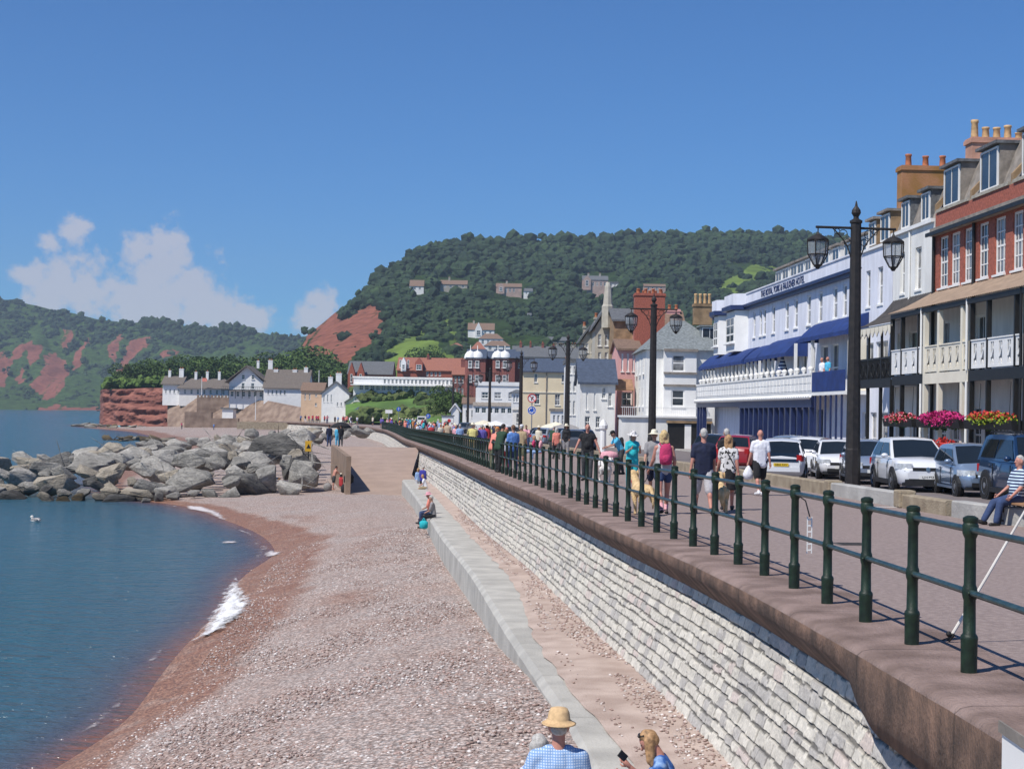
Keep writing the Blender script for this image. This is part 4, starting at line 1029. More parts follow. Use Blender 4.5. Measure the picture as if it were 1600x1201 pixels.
# ---- breaking wave and thin swash lines
FOAM = mat('foam_white', (0.62, 0.62, 0.63), .7, .12, 6, .8, 14)
FOAMS = mat('swash_foam', (0.50, 0.46, 0.46), .7, .2, 6, .6, 14)
def inpoly(x, y, P):
    c = False; j = len(P) - 1
    for i in range(len(P)):
        if (P[i][1] > y) != (P[j][1] > y) and x < (P[j][0] - P[i][0]) * (y - P[i][1]) / (P[j][1] - P[i][1]) + P[i][0]: c = not c
        j = i
    return c
def foammat(key, col, f0=.93, f1=1.15):
    m = bpy.data.materials.new(key); m.use_nodes = True; t = m.node_tree; b = t.nodes['Principled BSDF']
    b.inputs['Base Color'].default_value = (*col, 1); b.inputs['Roughness'].default_value = .8
    a = N('ShaderNodeAttribute', t); a.attribute_name = 'cov'; tcn = N('ShaderNodeTexCoord', t)
    mp = N('ShaderNodeMapping', t); mp.inputs['Scale'].default_value = (1, .55, 1); mp.inputs['Rotation'].default_value = (0, 0, .5)
    nz = N('ShaderNodeTexNoise', t); nz.inputs['Scale'].default_value = 3.2; nz.inputs['Detail'].default_value = 9; nz.inputs['Roughness'].default_value = .68
    t.links.new(tcn.outputs['Object'], mp.inputs[0]); t.links.new(mp.outputs[0], nz.inputs['Vector'])
    ad = N('ShaderNodeMath', t); ad.operation = 'ADD'; t.links.new(a.outputs['Fac'], ad.inputs[0]); t.links.new(nz.outputs['Fac'], ad.inputs[1])
    mr = N('ShaderNodeMapRange', t); mr.inputs['From Min'].default_value = f0; mr.inputs['From Max'].default_value = f1; t.links.new(ad.outputs[0], mr.inputs['Value'])
    t.links.new(mr.outputs[0], b.inputs['Alpha'])
    bp = N('ShaderNodeBump', t); bp.inputs['Distance'].default_value = .12; t.links.new(nz.outputs['Fac'], bp.inputs['Height']); t.links.new(bp.outputs[0], b.inputs['Normal'])
    return m
FOAM = foammat('wave_foam', (.80, .80, .80), .93, 1.2); FOAMS = foammat('swash_foam', (.62, .57, .56), .98, 1.35)
def segd(p, a, b):
    a, b, p = Vector(a), Vector(b), Vector(p); t = max(0, min(1, (p - a).dot(b - a) / max((b - a).length_squared, 1e-9))); return (p - a - (b - a) * t).length
def foam(name, pxpoly, hgt, step, label, mt=FOAM, ragged=.35, seed=0, thr=0.0):
    P = [ON(x, y, lambda Y: SEA_Z + .05) for x, y in pxpoly]; P = [(p.x, p.y * .5) for p in P]
    x0, x1 = min(p[0] for p in P) - .5, max(p[0] for p in P) + .5; y0, y1 = min(p[1] for p in P) - .5, max(p[1] for p in P) + .5
    xs = np.arange(x0, x1, step); ys = np.arange(y0, y1, step); vv = []; cov = []
    for Y in ys:
        for X in xs:
            d = min(segd((X, Y), P[q], P[(q + 1) % len(P)]) for q in range(len(P)))
            if not inpoly(X, Y, P): d = -d
            c_ = max(0, min(1, .42 + d / ragged * .5))
            cov.append(c_); vv.append((X, Y * 2, max(SEA_Z, beach_z(X, Y * 2)) + .025 + hgt * c_ * max(0, .4 + .8 * fbm(X * 2.2, Y * 2.0, seed + 2))))
    o = npmesh(name, vv, gridfaces(len(ys), len(xs)), mt, attrs={'cov': cov})
    return tag(o, label, 'wave', kind='stuff')
foam('breaking_wave', [(300, 1008), (318, 985), (338, 952), (352, 920), (368, 903), (376, 915), (384, 940), (391, 958), (378, 975), (352, 995), (325, 1005)], .30, .07, 'white foam of a small wave breaking on the wet shingle', ragged=.6)
foam('swash_line', [(412, 862), (425, 858), (442, 864), (438, 870), (424, 868), (412, 870)], .04, .09, 'thin curl of white swash on the point of shingle', FOAMS, .3, 3, .15)
foam('swash_line', [(290, 789), (318, 792), (345, 802), (356, 812), (345, 811), (322, 800), (292, 794)], .03, .12, 'white swash line along the beach edge near the boulders', FOAMS, .3, 6, .1)
foam('swash_line', [(345, 845), (372, 843), (372, 847), (345, 848)], .02, .1, 'faint white streak on the water off the shingle point', FOAMS, .3, 8, .1)

def edge_foam(y0, y1, w0, seed, label):
    ys = np.arange(y0, y1, .35); vv = []; cov = []
    for Y in ys:
        w_ = w0 * (.6 + .8 * abs(fbm(Y * .3, seed)))
        for k in range(7):
            t = k / 6; X = we_x(Y) - .55 + .25 * fbm(Y * .5, seed + 2) + (t - .5) * w_
            vv.append((X, Y, max(SEA_Z, beach_z(X, Y)) + .02)); cov.append(max(0, .47 * math.sin(PI * t) + .28 * fbm(Y * .22, seed + 4)))
    return tag(npmesh('swash_line', vv, gridfaces(len(ys), 7), FOAMS, attrs={'cov': cov}), label, 'wave', kind='stuff')
edge_foam(66, 108, .75, 1, 'broken white swash along the far curve of the shingle'); edge_foam(14, 44, .5, 7, 'thin broken swash along the near shingle')
# ---- boulders
def boulder_mesh(seed):
    rr = random.Random(seed); bm = bmesh.new()
    for _ in range(15):
        a, zc = rr.uniform(0, 2 * PI), rr.uniform(-1, 1); q = math.sqrt(1 - zc * zc); k = rr.uniform(.82, 1.08)
        bm.verts.new((q * math.cos(a) * k * 1.18, q * math.sin(a) * k * .95, zc * k * .78))
    h = bmesh.ops.convex_hull(bm, input=bm.verts)
    bmesh.ops.delete(bm, geom=[g for g in h['geom_interior'] if isinstance(g, bmesh.types.BMVert)], context='VERTS')
    bmesh.ops.bevel(bm, geom=list(bm.edges), offset=.07, segments=2, affect='EDGES', profile=.6)
    bmesh.ops.triangulate(bm, faces=bm.faces)
    bmesh.ops.subdivide_edges(bm, edges=[e for e in bm.edges if e.calc_length() > .22], cuts=2, use_grid_fill=True)
    for vtx in bm.verts:
        n = fbm(vtx.co.x * 1.6 + seed, vtx.co.y * 1.6, vtx.co.z * 1.6, 4)
        vtx.co += vtx.co.normalized() * (.07 * n)
    me = bpy.data.meshes.new('boulder'); bm.to_mesh(me); bm.free()
    me.polygons.foreach_set('use_smooth', [True] * len(me.polygons)); me.set_sharp_from_angle(angle=R(28))
    me.materials.append(None)
    return me
BOULD = [boulder_mesh(k) for k in range(14)]
def bouldmat(key, c1, c2):
    m = bpy.data.materials.new(key); m.use_nodes = True; t = m.node_tree; b = t.nodes['Principled BSDF']; b.inputs['Roughness'].default_value = .95
    tcn = N('ShaderNodeTexCoord', t); oi = N('ShaderNodeObjectInfo', t); ad = N('ShaderNodeVectorMath', t); ad.operation = 'ADD'; mu = N('ShaderNodeMath', t); mu.operation = 'MULTIPLY'; mu.inputs[1].default_value = 40
    t.links.new(oi.outputs['Random'], mu.inputs[0]); t.links.new(tcn.outputs['Object'], ad.inputs[0]); t.links.new(mu.outputs[0], ad.inputs[1])
    def nz(sc, d, st=(1, 1, 1)):
        mp = N('ShaderNodeMapping', t); mp.inputs['Scale'].default_value = st; n = N('ShaderNodeTexNoise', t); n.inputs['Scale'].default_value = sc; n.inputs['Detail'].default_value = d; n.inputs['Roughness'].default_value = .65
        t.links.new(ad.outputs[0], mp.inputs[0]); t.links.new(mp.outputs[0], n.inputs['Vector']); return n.outputs['Fac']
    n1, n2 = nz(1.6, 10, (1, 1, 2.2)), nz(9, 8)
    v = N('ShaderNodeTexVoronoi', t); v.feature = 'DISTANCE_TO_EDGE'; v.inputs['Scale'].default_value = 1.3; t.links.new(ad.outputs[0], v.inputs['Vector'])
    cr = N('ShaderNodeValToRGB', t); cr.color_ramp.elements[0].color = (*c1, 1); cr.color_ramp.elements[1].color = (*c2, 1); cr.color_ramp.elements[0].position = .33; cr.color_ramp.elements[1].position = .66; t.links.new(n1, cr.inputs['Fac'])
    ck = N('ShaderNodeMapRange', t); ck.inputs['From Max'].default_value = .016; ck.inputs['To Min'].default_value = .62; t.links.new(v.outputs['Distance'], ck.inputs['Value'])
    sp = N('ShaderNodeMapRange', t); sp.inputs['From Min'].default_value = .3; sp.inputs['From Max'].default_value = .7; sp.inputs['To Min'].default_value = .72; sp.inputs['To Max'].default_value = 1.3; t.links.new(n2, sp.inputs['Value'])
    m1 = N('ShaderNodeMath', t); m1.operation = 'MULTIPLY'; t.links.new(ck.outputs[0], m1.inputs[0]); t.links.new(sp.outputs[0], m1.inputs[1])
    g = N('ShaderNodeNewGeometry', t); sx = N('ShaderNodeSeparateXYZ', t); t.links.new(g.outputs['Position'], sx.inputs[0])
    td = N('ShaderNodeMapRange', t); td.inputs['From Min'].default_value = -4.35; td.inputs['From Max'].default_value = -3.75; td.inputs['To Min'].default_value = .38; t.links.new(sx.outputs['Z'], td.inputs['Value'])
    m2 = N('ShaderNodeMath', t); m2.operation = 'MULTIPLY'; t.links.new(m1.outputs[0], m2.inputs[0]); t.links.new(td.outputs[0], m2.inputs[1])
    vm = N('ShaderNodeVectorMath', t); vm.operation = 'SCALE'; t.links.new(cr.outputs['Color'], vm.inputs[0]); t.links.new(m2.outputs[0], vm.inputs['Scale']); t.links.new(vm.outputs[0], b.inputs['Base Color'])
    h = N('ShaderNodeMath', t); h.operation = 'MULTIPLY_ADD'; h.inputs[1].default_value = .35; t.links.new(n2, h.inputs[0]); t.links.new(n1, h.inputs[2])
    bp = N('ShaderNodeBump', t); bp.inputs['Distance'].default_value = .35; bp.inputs['Strength'].default_value = .9; t.links.new(h.outputs[0], bp.inputs['Height']); t.links.new(bp.outputs[0], b.inputs['Normal'])
    return m
BM = {'dark grey': bouldmat('dark_grey_rock', (0.07, 0.066, 0.06), (0.18, 0.17, 0.152)), 'grey': bouldmat('grey_rock', (0.17, 0.160, 0.142), (0.36, 0.34, 0.30)),
      'pale grey': bouldmat('pale_grey_rock', (0.28, 0.262, 0.232), (0.48, 0.452, 0.40)), 'tan': bouldmat('tan_rock', (0.26, 0.22, 0.165), (0.45, 0.395, 0.31)),
      'weedy brown': bouldmat('weedy_rock', (0.075, 0.055, 0.025), (0.17, 0.12, 0.05))}
rr = random.Random(21); boulder_n = 0
def boulder(X, Y, z, r, colr, label, sx=1.0, sz=1.0, rz=None, tilt=.35, grp='boulders of the rock groyne'):
    o = bpy.data.objects.new('boulder', rr.choice(BOULD)); COL.objects.link(o)
    o.location = (X, Y, z); o.scale = (r * sx, r, r * sz)
    o.rotation_euler = (rr.uniform(-tilt, tilt), rr.uniform(-tilt, tilt), rr.uniform(0, 6.28) if rz is None else rz)
    o.material_slots[0].link = 'OBJECT'; o.material_slots[0].material = BM[colr]
    return tag(o, label, 'boulder', grp)
ROWS = [  # Y, z, px from, px to, radius, name of the row
    (109.5, -4.45, -20, 290, .80, 'at the waterline'), (111.3, -4.1, -20, 400, .95, 'just above the waterline'), (113.2, -3.5, -30, 490, 1.05, 'low on the front slope'),
    (115.4, -2.95, -30, 488, 1.15, 'halfway up the front'), (117.8, -2.5, -30, 488, 1.2, 'high on the front'), (120.6, -2.2, -30, 490, 1.2, 'on the front crest'),
    (124, -2.15, 20, 492, 1.15, 'behind the front crest'), (128, -2.15, 80, 494, 1.1, 'in the inner pile'), (132.5, -2.05, 120, 494, 1.1, 'in the middle of the pile'),
    (138, -1.95, 180, 496, 1.05, 'past the middle'), (144, -1.85, 215, 500, 1.05, 'towards the back'), (151, -1.8, 250, 505, 1.05, 'far back in the pile'),
    (160, -1.65, 300, 520, 1.0, 'at the back of the pile'), (170, -1.55, 330, 560, .95, 'in the rear row'), (182, -1.5, 350, 590, .9, 'in the farthest row')]
PLACES = ['at its seaward tip', 'left of its middle', 'in its middle', 'near the beach', 'beside the slipway']
for ri, (Y, z, xa, xb, rad, rn) in enumerate(ROWS):
    px = xa + rr.uniform(0, 20)
    while px < xb:
        r = .88 * rad * rr.choice([.6, .72, .85, 1.0, 1.1, 1.3, 1.55])
        yy = Y + rr.uniform(-.9, .9)
        X = AT(px, 700, yy).x
        zz = z + rr.uniform(-.3, .3) - (r - rad) * .5
        if ri >= 8: zz += max(0, (px - 380)) * .006
        if px < 150: zz -= (150 - px) * .003 + (.2 if ri > 3 else 0)
        zg = beach_z(X, yy); zz = max(zz, zg + .15)
        colr = rr.choice(['dark grey', 'grey', 'grey', 'pale grey', 'pale grey']) if ri < 8 else rr.choice(['grey', 'pale grey', 'pale grey', 'grey'])
        if rr.random() < .24: colr = 'tan'
        if ri == 0 and rr.random() < .35: colr = 'weedy brown'
        size = 'small' if r < rad * .7 else ('huge' if r > rad * 1.5 else 'large' if r > rad * 1.1 else 'middling')
        place = PLACES[min(4, int((px + 30) / 110))]
        boulder(X, yy, zz, r, colr, '%s %s boulder %s, %s' % (size, colr, rn, place), sx=rr.uniform(.9, 1.35), sz=rr.uniform(.75, 1.1), rz=rr.uniform(-.6, .6) + rr.choice([0, PI]))
        px += r * rr.uniform(1.75, 2.15) * F / yy
# the tall pointed stone, big dark blocks beside the slipway
p = AT(466, 676, 143); boulder(p.x, 143, -1.0, 1.75, 'pale grey', 'tall pale pointed boulder standing upright over the pile', sx=.85, sz=1.55, tilt=.15)
p = AT(432, 706, 126); boulder(p.x, 126, -1.2, 1.75, 'dark grey', 'huge dark slab leaning on the crest left of the pointed boulder', sx=1.25, sz=.9, tilt=.15)
p = AT(455, 722, 118.5); boulder(p.x, 118.5, -2.3, 1.4, 'dark grey', 'big dark block low on the slope near the yellow sign', sx=1.0, sz=1.1, tilt=.2)
# small weedy reef beyond
for k in range(34):
    px = rr.uniform(165, 265) if k < 18 else rr.uniform(125, 250)
    if k < 18: Y = rr.uniform(292, 318)
    else: Y = rr.uniform(455, 520)
    X = AT(px, 690, Y).x
    boulder(X, Y, SEA_Z + .1, rr.uniform(.6, 1.5) * (1 if k < 18 else 1.2), rr.choice(['weedy brown', 'tan']) if k < 18 else rr.choice(['grey', 'weedy brown', 'tan']),
            'low weedy rock of the small reef beyond the groyne' if k < 18 else 'low rock at the foot of the red sandstone headland', sx=1.8, sz=.6, grp='reef rocks' if k < 18 else 'rocks under the headland')

# ---- slipway, its groyne wall and the block behind it
sl = [AT(547, 771, 112.5), AT(634, 776, 111.5), AT(655, 699, 134), AT(522, 697, 136)]
mb = MB(); v = []
for a in range(13):
    for b_ in range(9):
        q = sl[0].lerp(sl[3], a / 12).lerp(sl[1].lerp(sl[2], a / 12), b_ / 8)
        v.append((q.x, q.y, q.z + .25 * math.sin(PI * a / 12) * 0))
tag(npmesh('slipway', v, gridfaces(13, 9), RAMPM), 'broad tan concrete slipway rising from the shingle to the promenade', 'slipway')
v = [sl[0], sl[3], AT(522, 697, 136) + Vector((0, 0, .25)), AT(548, 713, 112.5)]
mb = MB()
inn = [Vector(q) for q in (sl[0] - Vector((0, 0, 1.2)), AT(524, 697, 135.8) - Vector((0, 0, 4)), AT(524, 697, 135.8) + Vector((0, 0, .12)), AT(549, 713, 112.5))]
outv = [q + Vector((-.35, 0, 0)) for q in inn]
mb.add(inn + outv, [(0, 1, 2, 3), (7, 6, 5, 4), (0, 4, 5, 1), (1, 5, 6, 2), (2, 6, 7, 3), (3, 7, 4, 0)])
tag(mb.build('slipway_side_wall', RAMPW), 'stained concrete side wall stepping down along the slipway', 'wall')
lo = AT(524, 697, 136)
mb = MB(); a, b_ = AT(655, 699, 134), AT(522, 697, 136)
mb.add([b_, a, a + Vector((0, 24, .2)), b_ + Vector((0, 24, .2)), b_ + Vector((0, 0, -.5)), a + Vector((0, 0, -.5)), a + Vector((0, 24, -3)), b_ + Vector((0, 24, -3))],
       [(0, 1, 2, 3), (4, 7, 6, 5), (0, 4, 5, 1), (2, 6, 7, 3), (1, 5, 6, 2), (0, 3, 7, 4)])
# ================================================================== buildings
def facade(name, mt, Lx, H, holes, parent, depth=.22, y=0.0, back=None, x0=0.0, z0=0.0):
    """front wall in the local xz-plane at y, facing -y, with real openings; closed at the sides when back is given"""
    us = sorted(set([x0, Lx] + [h[0] for h in holes] + [h[1] for h in holes])); vs_ = sorted(set([z0, H] + [h[2] for h in holes] + [h[3] for h in holes]))
    us = [u for u in us if x0 <= u <= Lx]; vs_ = [v for v in vs_ if z0 <= v <= H]
    mb = MB()
    for i in range(len(us) - 1):
        for j in range(len(vs_) - 1):
            uc, vc = (us[i] + us[i + 1]) / 2, (vs_[j] + vs_[j + 1]) / 2
            if any(h[0] < uc < h[1] and h[2] < vc < h[3] for h in holes): continue
            mb.poly([(us[i], y, vs_[j]), (us[i + 1], y, vs_[j]), (us[i + 1], y, vs_[j + 1]), (us[i], y, vs_[j + 1])])
    for h in holes:
        a, b, c, d = max(h[0], x0), min(h[1], Lx), max(h[2], z0), min(h[3], H)
        mb.poly([(a, y, c), (a, y, d), (a, y + depth, d), (a, y + depth, c)]); mb.poly([(b, y, d), (b, y, c), (b, y + depth, c), (b, y + depth, d)])
        mb.poly([(a, y, d), (b, y, d), (b, y + depth, d), (a, y + depth, d)]); mb.poly([(b, y, c), (a, y, c), (a, y + depth, c), (b, y + depth, c)])
    if back:
        mb.poly([(x0, back, z0), (x0, y, z0), (x0, y, H), (x0, back, H)]); mb.poly([(Lx, y, z0), (Lx, back, z0), (Lx, back, H), (Lx, y, H)])
        mb.poly([(Lx, back, z0), (x0, back, z0), (x0, back, H), (Lx, back, H)]); mb.poly([(x0, y + .003, H), (Lx, y + .003, H), (Lx, back, H), (x0, back, H)])
    return mb.build(name, mt, parent)

_winc = {}
def window(parent, a, b, c, d, y, frame=None, pane=None, bars=(1, 1), fw=.06, sill=True, name='window'):
    """frame part with a pane sub-part, seated in an opening (local x a..b, z c..d); front of the frame at y"""
    frame = frame or WHITE; pane = pane or GLASS
    w_, h_ = round(b - a, 2), round(d - c, 2); key = (w_, h_, bars, round(fw, 3), sill)
    if key not in _winc:
        mb = MB(); x0, x1 = -w_ / 2, w_ / 2
        mb.bx(x0, x0 + fw, 0, .07, 0, h_); mb.bx(x1 - fw, x1, 0, .07, 0, h_); mb.bx(x0 + fw, x1 - fw, .002, .07, 0, fw); mb.bx(x0 + fw, x1 - fw, .002, .07, h_ - fw, h_)
        nx, nz_ = bars
        for k in range(1, nx): q = x0 + w_ * k / nx; mb.bx(q - fw * .25, q + fw * .25, .012, .06, fw, h_ - fw)
        for k in range(1, nz_):
            q = h_ * k / nz_; t = fw * (.45 if nz_ == 2 or k == nz_ // 2 else .25); mb.bx(x0 + fw, x1 - fw, .01, .062, q - t, q + t)
        if sill: mb.bx(x0 - .07, x1 + .07, -.16, .07, -.085, -.003)
        m1 = mb.mesh('window'); m1.materials.append(None)
        pb = MB(); pb.bx(x0 + fw * .6, x1 - fw * .6, .032, .042, fw * .6, h_ - fw * .6); m2 = pb.mesh('pane'); m2.materials.append(None)
        _winc[key] = (m1, m2)
    m1, m2 = _winc[key]
    o = link(name, m1, frame, parent, ((a + b) / 2, y, c), own=True); link('pane', m2, pane, o, own=True)
    return o

def chimney(parent, x0, x1, y0, y1, z0, z1, mt, pots=(), potm=None, cap=True, name='chimney'):
    mb = MB(); mb.bx(x0, x1, y0, y1, z0, z1)
    if cap: mb.bx(x0 - .07, x1 + .07, y0 - .07, y1 + .07, z1 - .22, z1 - .05); mb.bx(x0 - .03, x1 + .03, y0 - .03, y1 + .03, z1 - .05, z1 + .02)
    c = mb.build(name, mt, parent)
    n = len(pots)
    for k, hp in enumerate(pots):
        mb = MB(); px = x0 + (x1 - x0) * (k + .5) / n if (x1 - x0) >= (y1 - y0) else (x0 + x1) / 2; py = (y0 + y1) / 2 if (x1 - x0) >= (y1 - y0) else y0 + (y1 - y0) * (k + .5) / n
        r = min(.16, .36 * max(x1 - x0, y1 - y0) / n)
        mb.lathe([(r * 1.05, 0), (r, hp * .1), (r * .85, hp * .8), (r * 1.05, hp * .86), (r * 1.0, hp)], 10, (px, py, z1 + .02)); mb.build('chimney_pot', potm or BUFF, c, True)
    return c

def dormer(parent, a, b, c, d, y, back, cheek=None, frame=None, roofm=None, bars=(2, 1), pitched=False, pane=None):
    mb = MB(); mb.bx(a, b, y + .08, back, c, d); o = mb.build('dormer', cheek or LEAD, parent)
    window(o, a + .08, b - .08, c + .05, d - .08, y, frame, pane, bars, .07, False)
    mb = MB()
    if pitched: mb.prism([(a - .12, d), (b + .12, d), ((a + b) / 2, d + (b - a) * .5)], 'y', y - .1, back)
    else: mb.bx(a - .12, b + .12, y - .14, back, d + .002, d + .12)
    mb.build('dormer_roof', roofm or LEAD, o)
    return o

ROT = -PI / 2 + math.atan(.05)
def seafront(Yn, Yf, label, off=0.0, name='terrace_house'):
    """frame of a house of the seafront row: local x runs towards the camera, -y faces the sea"""
    n = math.hypot(1, .05)
    return empty(name, (fac_x(Yf) + off, Yf, pz((Yn + Yf) / 2) + .10), ROT, label, 'house'), (Yf - Yn) * n

# ---------------- red brick terrace with the long verandah
rt, L = seafront(50.5, 68.6, 'red brick terrace with a brown verandah roof, black posts and fretwork balcony', name='brick_terrace')
BAYW = L / 4.0
holes = []; wins = []
for a, b in ((.6, 1.75), (2.1, 3.25), (3.75, 4.8), (5.5, 6.6), (7.3, 8.45), (9.2, 10.25), (11.0, 12.1), (12.9, 14.0), (14.8, 15.9), (16.5, 17.5)):
    holes.append((a, b, 7.74, 9.92)); wins.append((a, b, 7.74, 9.92, 'up'))
holes1 = []
facade('wall', BRICK, L, 11.0, holes, rt, .2, 0, 9.0, 0, 7.6)
for (a, b, c, d, _) in wins: window(rt, a, b, c, d, .07, WHITE, GLASSC if random.random() < .5 else GLASS, (3, 4), .09)
low = []
for (a, b) in ((-.0, 4.3), (4.3, 9.8), (9.8, 15.2), (15.2, 18.0)):
    low += [(a + .7, a + 1.7, .5, 2.7), (a + 2.3, a + 3.5, .1, 2.6), (a + 1.0, a + 2.0, 4.0, 6.3)]
low = [h for h in low if h[1] < L - .1]
facade('ground_wall', WRENDER, L, 7.6, low, rt, .2, .01, 9.0, 0, -.3)
for (a, b, c, d) in low: window(rt, a, b, c, d, .1, WHITE, GLASSC if random.random() < .4 else GLASS, (2, 2) if b - a < 1.3 else (3, 2), .08, False)
mb = MB(); mb.bx(-.1, L + .1, -.35, .02, 10.02, 10.16); mb.bx(-.1, L + .1, -.22, .02, 10.16, 10.34); mb.build('cornice', LEAD, rt)
mb = MB(); mb.bx(-.1, L + .1, -.42, -.353, 9.98, 10.14); mb.build('gutter', BLACKP, rt)
for u0 in (0, 1, 2, 3):
    mb = MB(); mb.bx(u0 * BAYW + .2, (u0 + 1) * BAYW - .25, -.06, .22, 11.002, 11.13); mb.build('parapet_stone', STONEG, rt)
mb = MB(); mb.prism([(.25, 11.0), (1.0, 13.0), (6.5, 13.4), (9, 11.0)], 'x', 0, L); mb.build('mansard_roof', LEAD, rt)
for u0 in range(4): dormer(rt, u0 * BAYW + .5, u0 * BAYW + 2.6, 11.15, 12.85, .15, 1.2, LEAD, WHITE, SLATE, (2, 1))
for u0 in range(5):
    mb = MB(); q = u0 * BAYW; mb.prism([(.0, 11.1), (1.6, 12.9), (1.6, 13.15), (0, 11.4)], 'x', q - .12, q + .12); mb.build('party_wall', STONEB, rt)
chimney(rt, -.1, .8, 1.3, 3.7, 12.0, 14.2, STACKP, (.8, .5, .5, .6, .3), BUFF)
chimney(rt, 2 * BAYW - .45, 2 * BAYW + .45, 2.4, 6.0, 12.2, 15.3, STACKP, (.8, .7, .6), BUFF)
mb = MB()
for q in (0.06, 5.15, L - .06):
    mb = MB(); mb.tube([(q, -.09, .0), (q, -.09, 10.0)], .07, 8); mb.build('downpipe', BLACKP, rt)
# verandah
VD = 1.75
mb = MB(); n = 10
prof = [(0.0, 7.62)] + [(-(VD + .2) * t, 7.62 - .42 * math.sin(t * PI * .35) * 2.0 - .22 * t + (.0)) for t in (.2, .4, .6, .8, 1.0)]
v = []; us = np.arange(-.35, L + .15, .11)
for i, u in enumerate(us):
    for (yy, zz) in prof: v.append((u, yy, zz + (.028 if i % 2 else 0)))
vr = npmesh('verandah_roof', v, gridfaces(len(us), len(prof)), VERROOF, smooth=False, parent=rt)
ez = prof[-1][1]
mb = MB(); mb.bx(-.1, L + .1, -VD - .12, -VD + .02, ez - .22, ez - .03); mb.build('verandah_beam', BLACKP, rt)
mb = MB(); mb.bx(-.3, L, -VD, -.002, 3.72, 3.95); mb.build('balcony_floor', STEEL, rt)
mb = MB(); mb.bx(0, L, -VD - .06, -VD - .004, 3.6, 3.99); mb.build('balcony_beam', BLACKP, rt)
BAYS = [(-.35, 4.3), (4.3, 9.8), (9.8, 15.2), (15.2, L)]
def bay_posts(b): return [b[0] + (b[1] - b[0]) * q for q in (.025, .35, .85)] + [b[1]]
for k_, b in enumerate(BAYS):
    white = (k_ == 1)
    for u in bay_posts(b)[:3]:
        for z0, z1 in ((-.1, 3.6), (4.0, ez - .2)):
            mb = MB(); s = .055 if not white else .12; mb.bx(u - s, u + s, -VD - .07, -VD + .10, z0, z1); mb.build('verandah_post', (PALECREAM if white else BLACKP), rt)
    for z0, z1 in ((-.1, 3.6), (4.0, ez)):
        mb = MB(); mb.tube([(b[1] - .12, -VD - .1, z0), (b[1] - .12, -VD - .1, z1)], .05, 8); mb.build('downpipe', WHITE if k_ < 2 else BLACKP, rt)
def fret_panel(a, b, y, z0, z1, parent, mt):
    """balcony panel with pierced scroll ornaments"""
    mb = MB(); mb.bx(a, b, y, y + .05, z0, z0 + .09); mb.bx(a, b, y, y + .05, z1 - .10, z1); mb.bx(a - .0, b, y - .03, y + .09, z1 + .002, z1 + .05)
    n = max(1, round((b - a) / .95)); wd = (b - a) / n; zz0, zz1 = z0 + .09, z1 - .10
    for k in range(n):
        c = a + (k + .5) * wd; hw = min(.17, wd * .28)
        mb.bx(a + k * wd, c - hw, y + .002, y + .048, zz0, zz1); mb.bx(c + hw, a + (k + 1) * wd, y + .002, y + .048, zz0, zz1)
        h = (zz1 - zz0)
        mb.prism([(c - hw, zz0 + h * .30), (c - hw * .2, zz0 + h * .36), (c + hw * .5, zz0 + h * .62), (c + hw, zz0 + h * .74), (c + hw, zz0 + h * .84), (c + hw * .2, zz0 + h * .70), (c - hw * .5, zz0 + h * .46), (c - hw, zz0 + h * .42)], 'y', y + .006, y + .044)
        mb.prism([(c - hw * .45, zz0), (c + hw * .45, zz0), (c + hw * .3, zz0 + h * .16), (c, zz0 + h * .26), (c - hw * .3, zz0 + h * .16)], 'y', y + .006, y + .044)
        mb.bx(c - .02, c + .02, y + .01, y + .04, zz0 + h * .70, zz1)
    return mb.build('balcony_panel', mt, parent)
for k_, b in enumerate(BAYS):
    pr = bay_posts(b)
    for k in range(3): fret_panel(pr[k] + .11, pr[k + 1] - .11, -VD - .05, 4.05, 5.05, rt, PALECREAM if k_ == 1 else WHITE)
mb = MB(); mb.bx(4.35, 9.75, -VD - .075, -VD - .062, 3.58, 4.0); mb.build('cream_fascia', PALECREAM, rt)

# flower baskets hung along the verandah edge
def flowermat(key, c1, c2, thr=.5): return mat('petals_' + key, c1, .8, 0, 11, 0, col2=c2, fac=(thr - .04, thr + .04))
LEAFG = mat('basket_leaves', (.05, .11, .02), .8, .4, 8)
frng = np.random.RandomState(4)
def leafcloud(name, mt, parent, c, r, n, size, loc=None):
    """many small leaf faces through a volume"""
    p = frng.normal(0, 1, (n, 3)); p /= np.maximum(np.linalg.norm(p, axis=1, keepdims=True), 1e-6); p *= (frng.uniform(0, 1, (n, 1)) ** .4)
    p = p * np.array(r) + np.array(c)
    a = frng.normal(0, 1, (n, 3)); a /= np.linalg.norm(a, axis=1, keepdims=True); b = np.cross(a, frng.normal(0, 1, (n, 3))); b /= np.maximum(np.linalg.norm(b, axis=1, keepdims=True), 1e-6)
    s = frng.uniform(.6, 1.3, (n, 1)) * size
    v = np.stack([p - a * s, p + b * s * .6, p + a * s, p - b * s * .6], 1).reshape(-1, 3); f = np.arange(4 * n).reshape(-1, 4)
    return npmesh(name, v, f, mt, smooth=False, parent=parent)
MAGP = flowermat('magenta', (.42, .012, .12), (.62, .03, .22)); REDP = flowermat('red', (.45, .02, .02), (.62, .06, .04)); REDW = flowermat('red_white', (.5, .02, .06), (.75, .60, .58), .58)
YELG = flowermat('yellow_green', (.30, .34, .02), (.16, .26, .02))
